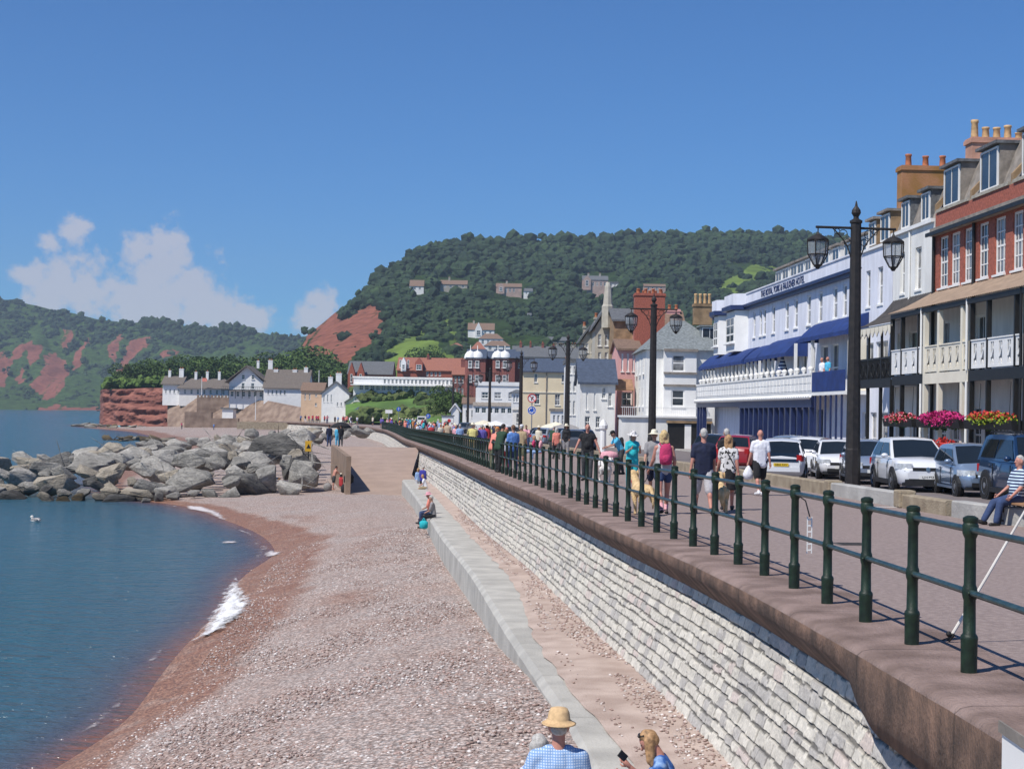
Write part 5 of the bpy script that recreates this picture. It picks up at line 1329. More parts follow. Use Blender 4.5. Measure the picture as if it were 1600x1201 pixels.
def basket(u, wd, pm, leafn, label, z=2.2, drop=.55, pn=900, pm2=None, world=None):
    e = bpy.data.objects.new('flower_basket', None); COL.objects.link(e)
    e.matrix_world = rt.matrix_world if world is None else Matrix.Translation(world)
    tag(e, label, 'flowers', 'hanging flower displays on the verandahs')
    leafcloud('leaves', LEAFG, e, (u, -VD - .1, z - .08), (wd / 2, .30, drop * 1.1), leafn, .08)
    leafcloud('petals', pm, e, (u, -VD - .18, z), (wd / 2 * 1.02, .36, drop), pn, .065)
    if pm2: leafcloud('petals', pm2, e, (u, -VD - .2, z + .1), (wd / 2, .34, drop * .8), pn // 2, .065)
    mb = MB(); mb.prism([(-.22, z - .35), (.22, z - .35), (.28, z - .02), (-.28, z - .02)], 'x', u - wd / 2 + .1, u + wd / 2 - .1)
    mb.v = [(x, yy - VD - .1, zz) for (x, yy, zz) in mb.v]; mb.build('basket', BLACKP, e)
    mb = MB(); mb.tube([(u - wd * .3, -VD - .1, z), (u - wd * .3, -VD - .05, 3.5)], .012, 5); mb.tube([(u + wd * .3, -VD - .1, z), (u + wd * .3, -VD - .05, 3.5)], .012, 5); mb.tube([(u - wd * .3, -VD - .1, z), (u + wd * .3, -VD - .1, z)], .012, 5); mb.build('hanger', BLACKP, e)
bpy.context.view_layer.update()
basket(1.8, 4.3, REDW, 1300, 'row of red and white hanging flowers left of the big magenta display', drop=.25, pn=700)
basket(7.05, 5.4, MAGP, 700, 'big magenta petunia display filling the cream verandah bay', drop=.32, pn=2200)
basket(12.6, 5.0, YELG, 900, 'red and yellow-green flower display on the near black verandah bay', drop=.27, pn=900, pm2=REDP)
bpy.context.view_layer.update()

# ---------------- white rendered house next to it
wt, L = seafront(68.75, 74.8, 'tall plain white house with black tiled verandah roof and scalloped valance beside the brick terrace', name='white_house')
hs = [(1.1, 1.8, 8.0, 9.9), (3.4, 4.3, 8.0, 9.9), (.7, 2.2, .2, 2.7), (2.9, 3.9, .05, 2.5), (4.4, 5.6, .5, 2.7), (.8, 2.0, 3.9, 6.2), (2.6, 4.2, 3.9, 6.2), (4.7, 5.6, 3.9, 6.2)]
facade('wall', WRENDER, L, 10.75, hs, wt, .22, 0, 9, 0, -.3)
for h in hs: window(wt, *h, .11, WHITE, GLASSC if h[2] > 7 else GLASS, (2, 2), .07, h[2] > 3)
mb = MB(); mb.prism([(.1, 10.752), (.7, 12.5), (6.5, 12.9), (9, 10.752)], 'x', 0, L); mb.build('mansard_roof', LEAD, wt)
mb = MB(); mb.bx(-.05, L, -.14, .1, 10.76, 10.92); mb.build('coping', WHITE, wt)
dormer(wt, .9, 2.2, 10.95, 12.3, .05, .9, SLATE, WHITE, SLATE, (2, 1)); dormer(wt, 3.9, 5.2, 10.95, 12.3, .05, .9, SLATE, WHITE, SLATE, (2, 1))
mb = MB(); mb.tube([(2.7, -.06, 6.9), (2.7, -.06, 10.7)], .05, 8); mb.build('downpipe', WHITE, wt)

v = []; us = np.arange(0, L + .3, .12)
pf = [(0, 7.75), (-.4, 7.25), (-.85, 6.85), (-1.35, 6.55), (-1.85, 6.40)]
for i, u in enumerate(us):
    for (yy, zz) in pf: v.append((u, yy, zz + (.03 if i % 2 else 0)))
npmesh('verandah_roof', v, gridfaces(len(us), len(pf)), mat('black_tiled_verandah_roof', (.055, .048, .042), .7, .3, 4), smooth=False, parent=wt)
def black_verandah(parent, L, ez):
    mb = MB(); us = np.linspace(0, L, 10)
    for k in range(9):
        a, b = us[k], us[k + 1]; c = (a + b) / 2; z = ez - .02
        mb.prism([(a, z), (a + .06, z - .28), (c - .1, z - .42), (c, z - .5), (c + .1, z - .42), (b - .06, z - .28), (b, z)], 'y', -1.80, -1.765)
    mb.build('valance', PALECREAM, parent)
    mb = MB(); mb.bx(0, L, -1.7, -.002, 3.7, 3.9); mb.build('balcony_floor', STEEL, parent)
    mb = MB(); mb.bx(0, L, -1.74, -1.70, 4.88, 4.96); mb.bx(0, L, -1.74, -1.70, 3.95, 4.02)
    for q in np.arange(0, L, .14): mb.bx(q, q + .035, -1.735, -1.705, 4.0, 4.9)
    for q in np.arange(.3, L, .9): mb.tube([(q + .3 * math.cos(a), -1.745, 4.4 + .3 * math.sin(a)) for a in np.linspace(0, 2 * PI, 12)], .02, 4)
    mb.build('balcony_railing', BLACKP, parent)
    mb = MB(); mb.bx(0, L, -1.83, -1.745, 3.62, 3.94); mb.build('balcony_beam', BLACKP, parent)
    for q in (.06, L * .36, L * .7, L - .06):
        mb = MB(); mb.bx(q - .055, q + .055, -1.80, -1.66, -.1, 3.7); mb.build('verandah_post', BLACKP, parent)
        mb = MB(); mb.bx(q - .055, q + .055, -1.75, -1.66, 3.9, ez - .1); mb.build('verandah_post', BLACKP, parent)
black_verandah(wt, L, 6.40)
def leafy(name, label, cat, P_, r, n, size, mt, group=None, trunk=None):
    e = empty(name, P_, 0, label, cat, group); leafcloud('leaves', mt, e, (0, 0, r[2]), r, n, size)
    if trunk: mb = MB(); mb.tube([(0, 0, -trunk), (0, 0, r[2])], [.06, .04], 6); mb.build('stem', mat('plant_stem', (.10, .07, .04), .9), e)
    return e
wm = wt.matrix_world
LEAFD = mat('plant_leaves', (.03, .07, .02), .8, .4, 6)
p = rt.matrix_world @ Vector((1.5, -.9, 4.3)); leafy('potted_plant', 'green leafy plant on the balcony behind the white fretwork', 'plant', p, (.6, .4, .55), 260, .10, LEAFD)
p = wm @ Vector((1.4, -2.3, .95)); leafy('topiary_ball', 'round clipped topiary on a stem before the white house', 'plant', p, (.42, .42, .42), 500, .06, LEAFD, trunk=.95)
p = wm @ Vector((3.3, -2.2, 1.0)); leafy('window_shrub', 'dark bushy shrub between the topiary and the doorway', 'plant', p, (.45, .4, .5), 400, .08, LEAFD, trunk=1.0)
p = rt.matrix_world @ Vector((BAYW * 1.9, -2.3, .75)); leafy('flower_tub', 'tub of red flowers standing behind the white crossover car', 'flowers', p, (.55, .45, .38), 500, .07, REDP, trunk=.7)

# ---------------- bluish white house with the scalloped canopy
bt, L = seafront(74.95, 80.3, 'plain bluish white house with narrow windows just right of the nearest lamp post', name='blue_white_house')
hs = [(.8, 1.6, 7.8, 9.6), (2.9, 3.8, 7.8, 9.6), (.4, 2.3, 4.0, 6.0), (2.7, 4.8, 4.0, 6.0), (.4, 1.4, .1, 2.6), (1.9, 3.0, .1, 2.6), (3.4, 4.9, .1, 2.6)]
facade('wall', BRENDER, L, 10.55, hs, bt, .22, 0, 9, 0, -.3)
for h in hs: window(bt, *h, .11, WHITE, GLASSC, (2, 2), .07, h[2] > 7)
mb = MB(); mb.bx(-.05, L, -.1, .1, 10.555, 10.68); mb.build('coping', WHITE, bt)
mb = MB(); mb.prism([(.3, 10.56), (.9, 12.3), (6.5, 12.8), (9, 10.56)], 'x', 0, L); mb.build('mansard_roof', LEAD, bt)
dormer(bt, .5, 1.8, 10.8, 12.1, .15, 1.0, STONEB, WHITE, LEAD, (2, 1)); dormer(bt, 2.6, 4.2, 10.8, 12.2, .15, 1.0, STONEB, WHITE, LEAD, (2, 1))
for k in range(7):
    u = .5 + k * .75; p = wt.matrix_world @ Vector((u, -1.9, 3.74)); leafy('window_box_flowers', 'dry reddish flower box under the black balcony rail', 'flowers', p, (.3, .14, .1), 60, .06, COPPERB, 'flower boxes under the black balcony')
chimney(bt, .1, 1.0, 1.7, 4.3, 11.4, 14.9, STACKO, (.62, .55, .58), TERRA)
# ---------------- the long white hotel with navy trim
ht, L = seafront(80.45, 121.5, 'long white hotel with navy cornice, navy awnings, arcade and lettered parapet', name='hotel')
ht['category'] = 'hotel'
LB = L + 1.7
def UO(px, p=1.2): return (121.5 - (21.5 - p) * 2500.0 / (px - 675.0)) * math.hypot(1, .05)
def U(px):      # photo column -> local u on the facade line
    Y = 53750.0 / (px - 675.0); return (121.5 - Y) * math.hypot(1, .05)
hs = []
for px in (1148, 1160): pass
w2 = [(1193, .95), (1207, .95), (1228, 1.0), (1242, 1.0), (1262, 1.0), (1280, 1.0), (1303, 1.0), (1318, .9)]
w2n = [(1177, .8), (1187, .8)]
for (px, wd) in w2 + w2n:
    u = U(px); hs.append((u - wd / 2, u + wd / 2, 7.75, 9.45))
f1 = []
for k in range(8): f1.append((U(1125) + k * 2.2, U(1125) + k * 2.2 + 1.3, 4.0, 6.4))
u = U(1240); f1 += [(u, u + 1.3, 4.0, 6.4), (u + 2.0, u + 3.3, 4.0, 6.4), (u + 4.0, u + 5.3, 4.0, 6.4), (u + 6.6, u + 8.2, 3.9, 6.4), (u + 8.9, u + 10.4, 3.9, 6.4)]
f1 = [h for h in f1 if h[1] < L - .2]
g0 = [(U(1160) + k * 2.15, U(1160) + k * 2.15 + 1.5, .1, 2.9) for k in range(15) if U(1160) + k * 2.15 + 1.5 < UO(1262)]
facade('wall', BRENDER, L, 9.98, hs + f1 + g0, ht, .24, 0, 11, 0, -.3)
for h in hs: window(ht, *h, .08, WHITE, GLASSC, (1, 2), .10, True)
for h in f1: window(ht, *h, .12, WHITE, GLASS, (2, 2), .08, False)
for h in g0: window(ht, *h, .12, NAVY, GLASS, (2, 2), .08, False)
mb = MB(); mb.bx(-.1, L, -.42, -.002, 9.88, 10.05); mb.bx(-.1, L, -.28, -.002, 9.70, 9.88); mb.build('navy_cornice', NAVY, ht)
mb = MB(); mb.bx(-.1, L, -.16, .25, 10.052, 10.78); mb.bx(-.1, L, -.22, .30, 10.78, 10.86); pw_ = mb.build('parapet', BRENDER, ht)
tm = text_mesh('THE ROYAL YORK & FAULKNER HOTEL', .60, .015); tm.materials.append(NAVY)
xs_ = [q.co.x for q in tm.vertices]; wid = max(xs_) - min(xs_)
to = link('sign_lettering', tm, None, ht, ((U(1187) + U(1262)) / 2 + .2, -.18, 10.40)); to.rotation_euler = (PI / 2, 0, 0); to.scale = ((U(1254) - U(1187)) / wid, 1, 1)
mb = MB(); mb.prism([(1.6, 10.3), (2.2, 12.5), (8, 13.0), (11, 10.3)], 'x', U(1176), L); mb.build('mansard_roof', LEAD, ht)
for px in (1180, 1190, 1202, 1212, 1223, 1235, 1248, 1263, 1281, 1302, 1326):
    u = U(px * 1.0); wd = 1.7 if px % 2 else 1.9
    dormer(ht, u - wd / 2, u + wd / 2, 11.05, 12.25, 1.45, 2.2, WHITE, WHITE, LEAD, (2, 1))
# bays at the far end
for px0, px1 in ((1131, 1141), (1151, 1168)):
    a, b = U(px0), U(px1); mb = MB(); mb.prism([(a, -.003), (a + .35, -.85), (b - .35, -.85), (b, -.003)], 'z', 6.9, 9.7); bb = mb.build('bay', WHITE, ht)
    window(bb, a + .45, b - .45, 7.5, 9.3, -.91, WHITE, GLASS, (2, 3), .12)
    mb = MB(); mb.prism([(a - .2, -.29), (a + .25, -1.2), (b - .25, -1.2), (b + .2, -.29)], 'z', 9.74, 10.04); mb.build('bay_cornice', NAVY, ht)
    mb = MB(); mb.prism([(a - .1, -.17), (a + .3, -1.02), (b - .3, -1.02), (b + .1, -.17)], 'z', 10.05, 10.83); mb.build('bay_parapet', BRENDER, ht)
# awnings
def awning(u0, u1, z1, z0, out_, parent, mt=NAVYC):
    mb = MB(); n = 7; us = np.linspace(u0, u1, 9); v = []
    pr = [(-.01, z1)] + [(-out_ * t, z1 - (z1 - z0) * (t ** 1.5)) for t in (.25, .5, .75, 1)] + [(-out_ - .01, z0 - .22)]
    mb2 = MB()
    for (a, b) in ((u0, 1), (u1, -1)): mb2.poly([(a, yy, zz) for yy, zz in pr] + [(a, -.01, z0 - .2)])
    for k in range(len(pr) - 1): mb2.poly([(u0, pr[k][0], pr[k][1]), (u1, pr[k][0], pr[k][1]), (u1, pr[k + 1][0], pr[k + 1][1]), (u0, pr[k + 1][0], pr[k + 1][1])])
    return mb2.build('awning', mt, parent)
awning(-.3, UO(1158), 7.05, 6.1, 1.25, ht); awning(UO(1162), UO(1180), 7.05, 6.15, 1.2, ht); awning(UO(1184), UO(1229), 7.2, 6.15, 1.3, ht); awning(UO(1245), LB - .1, 7.7, 6.8, 1.15, ht)
# balcony running along the first floor
BD = 1.2; ue = UO(1268)
mb = MB(); mb.bx(-1.2, LB, -BD, -.003, 3.62, 3.80); mb.build('balcony_floor', WHITE, ht)
mb = MB(); mb.bx(-1.2, ue, -BD - .02, -BD + .12, 3.802, 4.72); mb.bx(-1.2, ue, -BD - .08, -BD + .18, 4.72, 4.82)
for q in np.arange(-1.1, ue - .8, .95):
    mb.bx(q + .1, q + .85, -BD - .05, -BD - .021, 3.9, 4.22); mb.bx(q + .1, q + .85, -BD - .05, -BD - .021, 4.3, 4.62)
mb.build('balcony_parapet', WHITE, ht)
mb = MB()
for q in np.arange(-1.1, ue, .55): mb.tube([(q, -BD - .14, 3.60), (q + .2, -BD - .16, 3.50), (q + .4, -BD - .14, 3.60)], .10, 6)
mb.build('scalloped_eaves', WHITE, ht)
mb = MB(); mb.bx(ue + .05, LB, -BD - .01, -BD + .04, 3.802, 4.85); mb.build('canvas_screen', NAVYC, ht)
for k, q in enumerate(np.arange(.3, ue, 1.6)):
    m1 = MB(); m1.lathe([(.10, 0), (.06, .06), (.17, .2), (.16, .3), (.05, .38)], 8, (q, -BD + .05, 4.82)); m1.build('urn', WHITE, ht, True)
# columns holding the awning side
for q in np.arange(.4, UO(1205), 1.3):
    m1 = MB(); m1.bx(q - .07, q + .07, -1.05, -.91, 3.81, 6.15); m1.build('balcony_post', WHITE, ht)
for q in (UO(1236), UO(1262)):
    m1 = MB(); m1.bx(q - .08, q + .08, -1.05, -.89, 3.81, 6.62); m1.build('balcony_post', WHITE, ht)
m1 = MB(); m1.bx(LB - .3, LB - .15, -1.0, -.1, 3.81, 6.5); m1.build('balcony_partition', PALECREAM, ht)
# ground floor arcade
for q in np.arange(UO(1156), UO(1266), 1.5):
    m1 = MB(); m1.bx(q - .11, q + .11, -BD + .02, -BD + .26, -.1, 3.0); m1.build('arcade_pillar', NAVY, ht)
mb = MB(); mb.bx(UO(1154), UO(1268), -BD - .01, -BD + .14, 3.0, 3.619); mb.build('navy_fascia', NAVY, ht)
for q in np.arange(UO(1272), LB, 1.1):
    m1 = MB(); m1.bx(q - .045, q + .045, -BD + .02, -BD + .11, -.1, 3.62); m1.build('verandah_post', NAVY, ht)
# far end porch
mb = MB(); mb.bx(-.9, UO(1154) - .05, -BD, -.2, 3.1, 3.61); mb.build('porch_beam', NAVY, ht)
for q in (-.8, .4, 1.5):
    m1 = MB(); m1.bx(q - .14, q + .14, -BD, -BD + .28, -.1, 3.1); m1.build('porch_pillar', NAVY, ht)
window(ht, -.6, .2, .8, 2.8, -BD + .3, WHITE, GLASS, (2, 2), .08, False); window(ht, .55, 1.35, .8, 2.8, -BD + .3, WHITE, GLASS, (2, 2), .08, False)
mb = MB(); mb.tube([(L - .25, -.10, 0.2), (L - .25, -.10, 10.4)], .06, 8); mb.lathe([(.08, 0), (.22, .25), (.24, .4)], 8, (L - .25, -.14, 10.0)); mb.build('downpipe', WHITE, ht)
# guests on the hotel balcony
bpy.context.view_layer.update()
M = ht.matrix_world
for px, tp, lb in ((1284, WHT, 'guest in a white shirt on the hotel balcony above the navy screen'), (1293, CYAN, 'guest in a bright blue shirt on the hotel balcony above the navy screen')):
    q = M @ Vector((UO(px, .95), -.95, 3.83)); person(lb, q, PI / 2 + .4, 1.74, STAND, False, 1.1, SKINP, top=(tp, .7, 1), bottom=(DKG, 'trousers', 1.9), hair=(HGREY, 'fringe'), voxel=.028, lod=1)
q = M @ Vector((UO(1222, .8), -.8, 3.82)); e = empty('closed_parasol', q, 0, 'closed blue and white striped parasol on the hotel balcony', 'parasol')
mb = MB(); mb.lathe([(.03, .3), (.42, .75), (.33, 1.25), (.2, 1.75), (.03, 2.3)], 12); mb.build('canopy', stripes('parasol', (.03, .05, .16), (.72, .74, .78), 1.5), e, True)
mb = MB(); mb.tube([(0, 0, 0), (0, 0, 2.35)], .03, 6); mb.lathe([(.25, 0), (.25, .06), (.05, .1)], 10); mb.build('pole', WHITE, e)
# ================================================================== hills, woods and the town beyond
def hillmat(key, green, red, field):
    m = bpy.data.materials.new(key); m.use_nodes = True; t = m.node_tree; b = t.nodes['Principled BSDF']; b.inputs['Roughness'].default_value = 1.0; b.inputs['Specular IOR Level'].default_value = .1
    tcn = N('ShaderNodeTexCoord', t)
    def nz(sc, d=6):
        n = N('ShaderNodeTexNoise', t); n.inputs['Scale'].default_value = sc; n.inputs['Detail'].default_value = d; t.links.new(tcn.outputs['Object'], n.inputs['Vector']); return n.outputs['Fac']
    def ramp(src, c1, c2, a=.35, e=.65):
        r = N('ShaderNodeValToRGB', t); r.color_ramp.elements[0].color = (*c1, 1); r.color_ramp.elements[1].color = (*c2, 1); r.color_ramp.elements[0].position = a; r.color_ramp.elements[1].position = e
        t.links.new(src, r.inputs['Fac']); return r.outputs['Color']
    def mixc(f, a, c):
        x = N('ShaderNodeMix', t); x.data_type = 'RGBA'; t.links.new(f, x.inputs[0]); t.links.new(a, x.inputs[6]); t.links.new(c, x.inputs[7]); return x.outputs[2]
    n1, n2 = nz(.05), nz(.16)
    g = ramp(n2, [c * .6 for c in green], [c * 1.4 for c in green]); r_ = ramp(n2, [c * .72 for c in red], [c * 1.25 for c in red], .3, .7); f_ = ramp(n1, [c * .7 for c in field], [c * 1.2 for c in field])
    def mask(an):
        a = N('ShaderNodeAttribute', t); a.attribute_name = an; mm = N('ShaderNodeMath', t); mm.operation = 'ADD'
        s_ = N('ShaderNodeMath', t); s_.operation = 'MULTIPLY_ADD'; s_.inputs[1].default_value = .9; s_.inputs[2].default_value = -.45; t.links.new(n2, s_.inputs[0])
        t.links.new(a.outputs['Fac'], mm.inputs[0]); t.links.new(s_.outputs[0], mm.inputs[1])
        q = N('ShaderNodeMapRange', t); q.inputs['From Min'].default_value = .38; q.inputs['From Max'].default_value = .58; t.links.new(mm.outputs[0], q.inputs['Value']); return q.outputs[0]
    c = mixc(mask('field'), g, f_); c = mixc(mask('red'), c, r_)
    t.links.new(c, b.inputs['Base Color'])
    bp = N('ShaderNodeBump', t); bp.inputs['Distance'].default_value = 3.0; bp.inputs['Strength'].default_value = .7; t.links.new(n2, bp.inputs['Height']); t.links.new(bp.outputs[0], b.inputs['Normal'])
    return m
HILLM = hillmat('wooded_hill', (.026, .048, .013), (.23, .088, .058), (.13, .19, .04))
FARM = hillmat('far_red_cliffs', (.045, .08, .022), (.23, .085, .058), (.12, .17, .05))

def hill(name, cols, nu, nv, mt, reds, fields, amp=6, streak=0.0, back=400, prof=lambda s: s):
    """hillside between a foot line and a skyline, receding with height; cols = (px, y foot, Y foot, y top, Y top)"""
    px = np.linspace(cols[0][0], cols[-1][0], nu); C = np.array(cols); P = []; red = []; fld = []; info = []
    g = [np.interp(px, C[:, 0], C[:, k]) for k in range(1, 5)]
    for j in range(nv + 1):
        for i in range(nu):
            s = min(1.0, j / (nv - 1)); yb, Yb, yt, Yt = (q[i] for q in g)
            y = yb + (yt - yb) * s; Y = Yb + (Yt - Yb) * prof(s)
            if j == nv: w_ = AT(px[i], yt, Yt) + Vector((0, back, -40))
            else:
                w_ = AT(px[i], y, Y)
                e = math.sin(PI * min(1, s * 1.0)) if s < 1 else 0
                w_.z += amp * .5 * fbm(w_.x * .02, w_.y * .012, 1.0, 5) * (e + .25); w_.y += amp * 2.5 * fbm(w_.x * .025, w_.z * .03, 7.0, 5) * e
            P.append(w_[:])
            jx, jy = px[i] + 5 * fbm(px[i] * .05, y * .05, 3), y + 5 * fbm(px[i] * .05, y * .05, 8)
            r = max([0] + [1 for q in reds if inpoly(jx, jy, q)])
            if r and streak: r = .78 + streak * fbm((px[i] + .75 * y) * .09, y * .012, 2.0, 4)
            red.append(r); fld.append(max([0] + [1 for q in fields if inpoly(jx, jy, q)])); info.append((px[i], y, s))
    o = npmesh(name, P, gridfaces(nv + 1, nu), mt, attrs={'red': red, 'field': fld})
    tag(o, kind='structure')
    return np.array(P), np.array(red), np.array(fld), info

def crowns(name, pts, rad, mt, label, cat='wood', lumps=4, squash=.85, seed=1, col=((.007, .021, .011), (.042, .076, .023))):
    ico = bmesh.new(); bmesh.ops.create_icosphere(ico, subdivisions=1, radius=1); bv = np.array([q.co[:] for q in ico.verts]); bf = np.array([[q.index for q in f.verts] for f in ico.faces]); ico.free()
    rr = np.random.RandomState(seed); n = len(pts); pts = np.asarray(pts)
    base = np.repeat(pts, lumps, 0); R_ = np.repeat(np.asarray(rad) * rr.uniform(.65, 1.3, n), lumps); m_ = len(base)
    off = rr.normal(0, .45, (m_, 3)) * R_[:, None]; off[:, 2] = abs(off[:, 2]) * .8
    sc = R_ * rr.uniform(.45, .8, m_)
    jit = 1 + rr.uniform(-.30, .30, (m_, len(bv)))
    V = bv[None] * jit[..., None] * sc[:, None, None] * np.array([1, 1, squash]) + (base + off)[:, None, :] + np.array([0, 0, 1.0]) * (R_ * .25)[:, None, None]
    Fc = bf[None] + (np.arange(m_) * len(bv))[:, None, None]
    big = np.array([.5 + .9 * fbm(q[0] * .012, q[1] * .006, q[2] * .02, 3) for q in pts]).clip(0, 1)
    t = np.repeat((rr.uniform(0, 1, n) ** 1.5 * .55 + big * .45), lumps) * .85 + rr.uniform(0, .15, m_)
    c = np.array(col[0])[None] * (1 - t[:, None]) + np.array(col[1])[None] * t[:, None]
    C = np.ones((m_, len(bv), 4)); C[..., :3] = c[:, None, :]
    o = npmesh(name, V.reshape(-1, 3), Fc.reshape(-1, 3), mt, smooth=False, cols={'col': C.reshape(-1, 4)})
    return tag(o, label, cat, kind='stuff')
LEAFV = vcmat('tree_canopy', 1.0, .8, .9, nmix=.45, nscale=.5, bdist=.8)

cliff = [(474, 560), (478, 530), (490, 512), (505, 500), (520, 484), (531, 494), (548, 497), (560, 486), (578, 476), (597, 470), (606, 480), (598, 500), (604, 518), (585, 530), (572, 542), (550, 562), (520, 566), (487, 558)]
fieldsP = [[(560, 597), (590, 560), (618, 545), (640, 522), (662, 512), (672, 535), (690, 552), (715, 562), (745, 575), (750, 600), (640, 604)], [(1118, 446), (1150, 428), (1185, 416), (1215, 406), (1222, 414), (1185, 436), (1145, 458)], [(560, 600), (760, 600), (760, 620), (560, 615)]]
lane = [(690, 495), (699, 500), (712, 520), (716, 545), (706, 552), (698, 530), (692, 512)]
PC = [(470, 580, 830, 540, 1010), (480, 580, 830, 524, 1040), (490, 582, 800, 516, 1060), (520, 588, 760, 491, 1100), (560, 596, 700, 461, 1150), (600, 602, 640, 433, 1200), (640, 606, 620, 406, 1260), (670, 608, 620, 387, 1300), (720, 608, 620, 383, 1340), (800, 608, 640, 379, 1400), (840, 608, 640, 383, 1400),
      (880, 608, 650, 377, 1420), (950, 608, 650, 375, 1450), (1000, 608, 660, 371, 1450), (1110, 608, 660, 369, 1480), (1230, 608, 660, 370, 1480), (1300, 608, 660, 374, 1480), (1450, 608, 660, 382, 1480), (1700, 608, 660, 395, 1480)]
hp = lambda s: s ** 1.15
PV, PR, PF, PI_ = hill('peak_hill', PC, 210, 70, HILLM, [cliff], fieldsP + [lane], 7, .5, prof=hp)
def hill_at(px, y):
    C = np.array(PC); g = [float(np.interp(px, C[:, 0], C[:, k])) for k in range(1, 5)]
    s = (y - g[0]) / (g[2] - g[0]); return AT(px, y, g[1] + (g[3] - g[1]) * hp(max(0, min(1, s))))
hr = random.Random(9)
HOUSES_PX = [(640, 432, 664, 456), (688, 436, 730, 452), (774, 440, 832, 464), (908, 426, 966, 456), (728, 500, 802, 540), (1006, 440, 1042, 455)]
pts = []; rad = []; tries = 0
while len(pts) < 9800 and tries < 200000:
    tries += 1
    px = hr.uniform(478, 1330); C = np.array(PC); yb, yt = float(np.interp(px, C[:, 0], C[:, 1])), float(np.interp(px, C[:, 0], C[:, 3]))
    s = hr.random() ** .9; y = yb + (yt - yb) * s
    jx, jy = px + hr.uniform(-4, 4), y + hr.uniform(-4, 4)
    if (inpoly(jx, jy, cliff) or inpoly(jx, jy - 11, cliff)) and hr.random() > .012: continue
    if inpoly(px, y, lane) or (px < 575 and y < yt + 14 and hr.random() < .8): continue
    if any(inpoly(jx, jy, f) or inpoly(jx, jy - 9, f) for f in fieldsP) and hr.random() > .035: continue
    if any(a - 2 < px < c + 2 and b < y + 2 < d + 17 for (a, b, c, d) in HOUSES_PX): continue
    dens = .5 + fbm(px * .02, y * .03, 4.0, 3)
    if y > 500 and px < 700 and hr.random() < .35: continue
    if dens < .12 and hr.random() < .5: continue
    q = hill_at(px, y); q.z -= 1.5; pts.append(q[:]); rad.append((1.35 + 2.6 * s ** .8) * hr.choice((.55, .75, .9, 1.0, 1.3, 1.75)))
for k in range(260):
    px = 585 + 715 * k / 259; C = np.array(PC); yt = float(np.interp(px, C[:, 0], C[:, 3])); q = hill_at(px, yt + hr.uniform(-1, 5)); q.z -= 3; pts.append(q[:]); rad.append(hr.uniform(3.5, 7) * (1 if px > 640 else .55))
crowns('hillside_wood', pts, rad, LEAFV, 'dense green woodland covering the hill above the town')

FC = [(-260, 641, 1900, 452, 2500), (0, 641, 1900, 467, 2500), (40, 641, 1900, 474, 2500), (100, 641, 1900, 487, 2480), (150, 641, 1900, 498, 2450), (200, 640, 1900, 505, 2420), (230, 640, 1900, 503, 2420), (262, 640, 1900, 502, 2400), (300, 639, 1900, 512, 2380), (330, 638, 1900, 519, 2350), (362, 638, 1900, 512, 2350),
      (385, 637, 1900, 516, 2350), (420, 637, 1900, 523, 2300), (460, 636, 1900, 526, 2300), (500, 636, 1900, 524, 2300), (560, 636, 1900, 528, 2300)]
Z7 = lambda L_: [(x / 2.5, 320 + y / 2.5) for x, y in L_]
redsF = [Z7([(170, 600), (215, 580), (255, 590), (262, 640), (262, 715), (215, 755), (165, 750), (120, 700), (180, 650)]), Z7([(40, 605), (90, 545), (132, 518), (132, 552), (85, 595), (50, 630)]), Z7([(-20, 565), (36, 562), (40, 610), (22, 705), (-20, 715)]),
         Z7([(440, 655), (495, 560), (560, 500), (590, 508), (578, 545), (520, 595), (488, 640)]), Z7([(220, 560), (248, 488), (292, 483), (268, 545)]), Z7([(58, 662), (92, 636), (96, 695), (62, 705)]), Z7([(295, 565), (358, 495), (325, 600), (272, 645)]),
         Z7([(620, 602), (650, 572), (705, 572), (692, 594)]), Z7([(430, 560), (470, 500), (480, 520), (440, 640)]), Z7([(150, 785), (400, 795), (400, 815), (150, 808)]), [(-200, 520), (-120, 500), (-80, 600), (-160, 620)], Z7([(100, 560), (170, 540), (160, 600), (120, 640), (110, 600)])]
FV, FR, FF, FI = hill('far_cliffs', FC, 200, 60, FARM, redsF, [], 12, .55, prof=lambda s: s ** .8)
hr = random.Random(19); pts = []; rad = []; tries = 0
Ca = np.array(FC)
while len(pts) < 2300 and tries < 60000:
    tries += 1
    px = hr.uniform(-60, 520); g = [float(np.interp(px, Ca[:, 0], Ca[:, k])) for k in range(1, 5)]; s = hr.random(); y = g[0] + (g[2] - g[0]) * s
    jx, jy = px + hr.uniform(-2, 2), y + hr.uniform(-3, 3)
    if any(inpoly(jx, jy, f) or inpoly(jx, jy - 5, f) for f in redsF) and hr.random() > .06: continue
    if fbm(px * .03, y * .04, 6.0, 3) < -.12 and s < .75: continue
    q = AT(px, y, g[1] + (g[3] - g[1]) * s ** .8); q.z -= 2; pts.append(q[:]); rad.append(3.2 + 4.0 * s * hr.random() + (4 if s > .93 and 225 < px < 400 else 0))
crowns('cliff_top_wood', pts, rad, LEAFV, 'green scrub and woodland on the far red cliffs', lumps=3, seed=5)

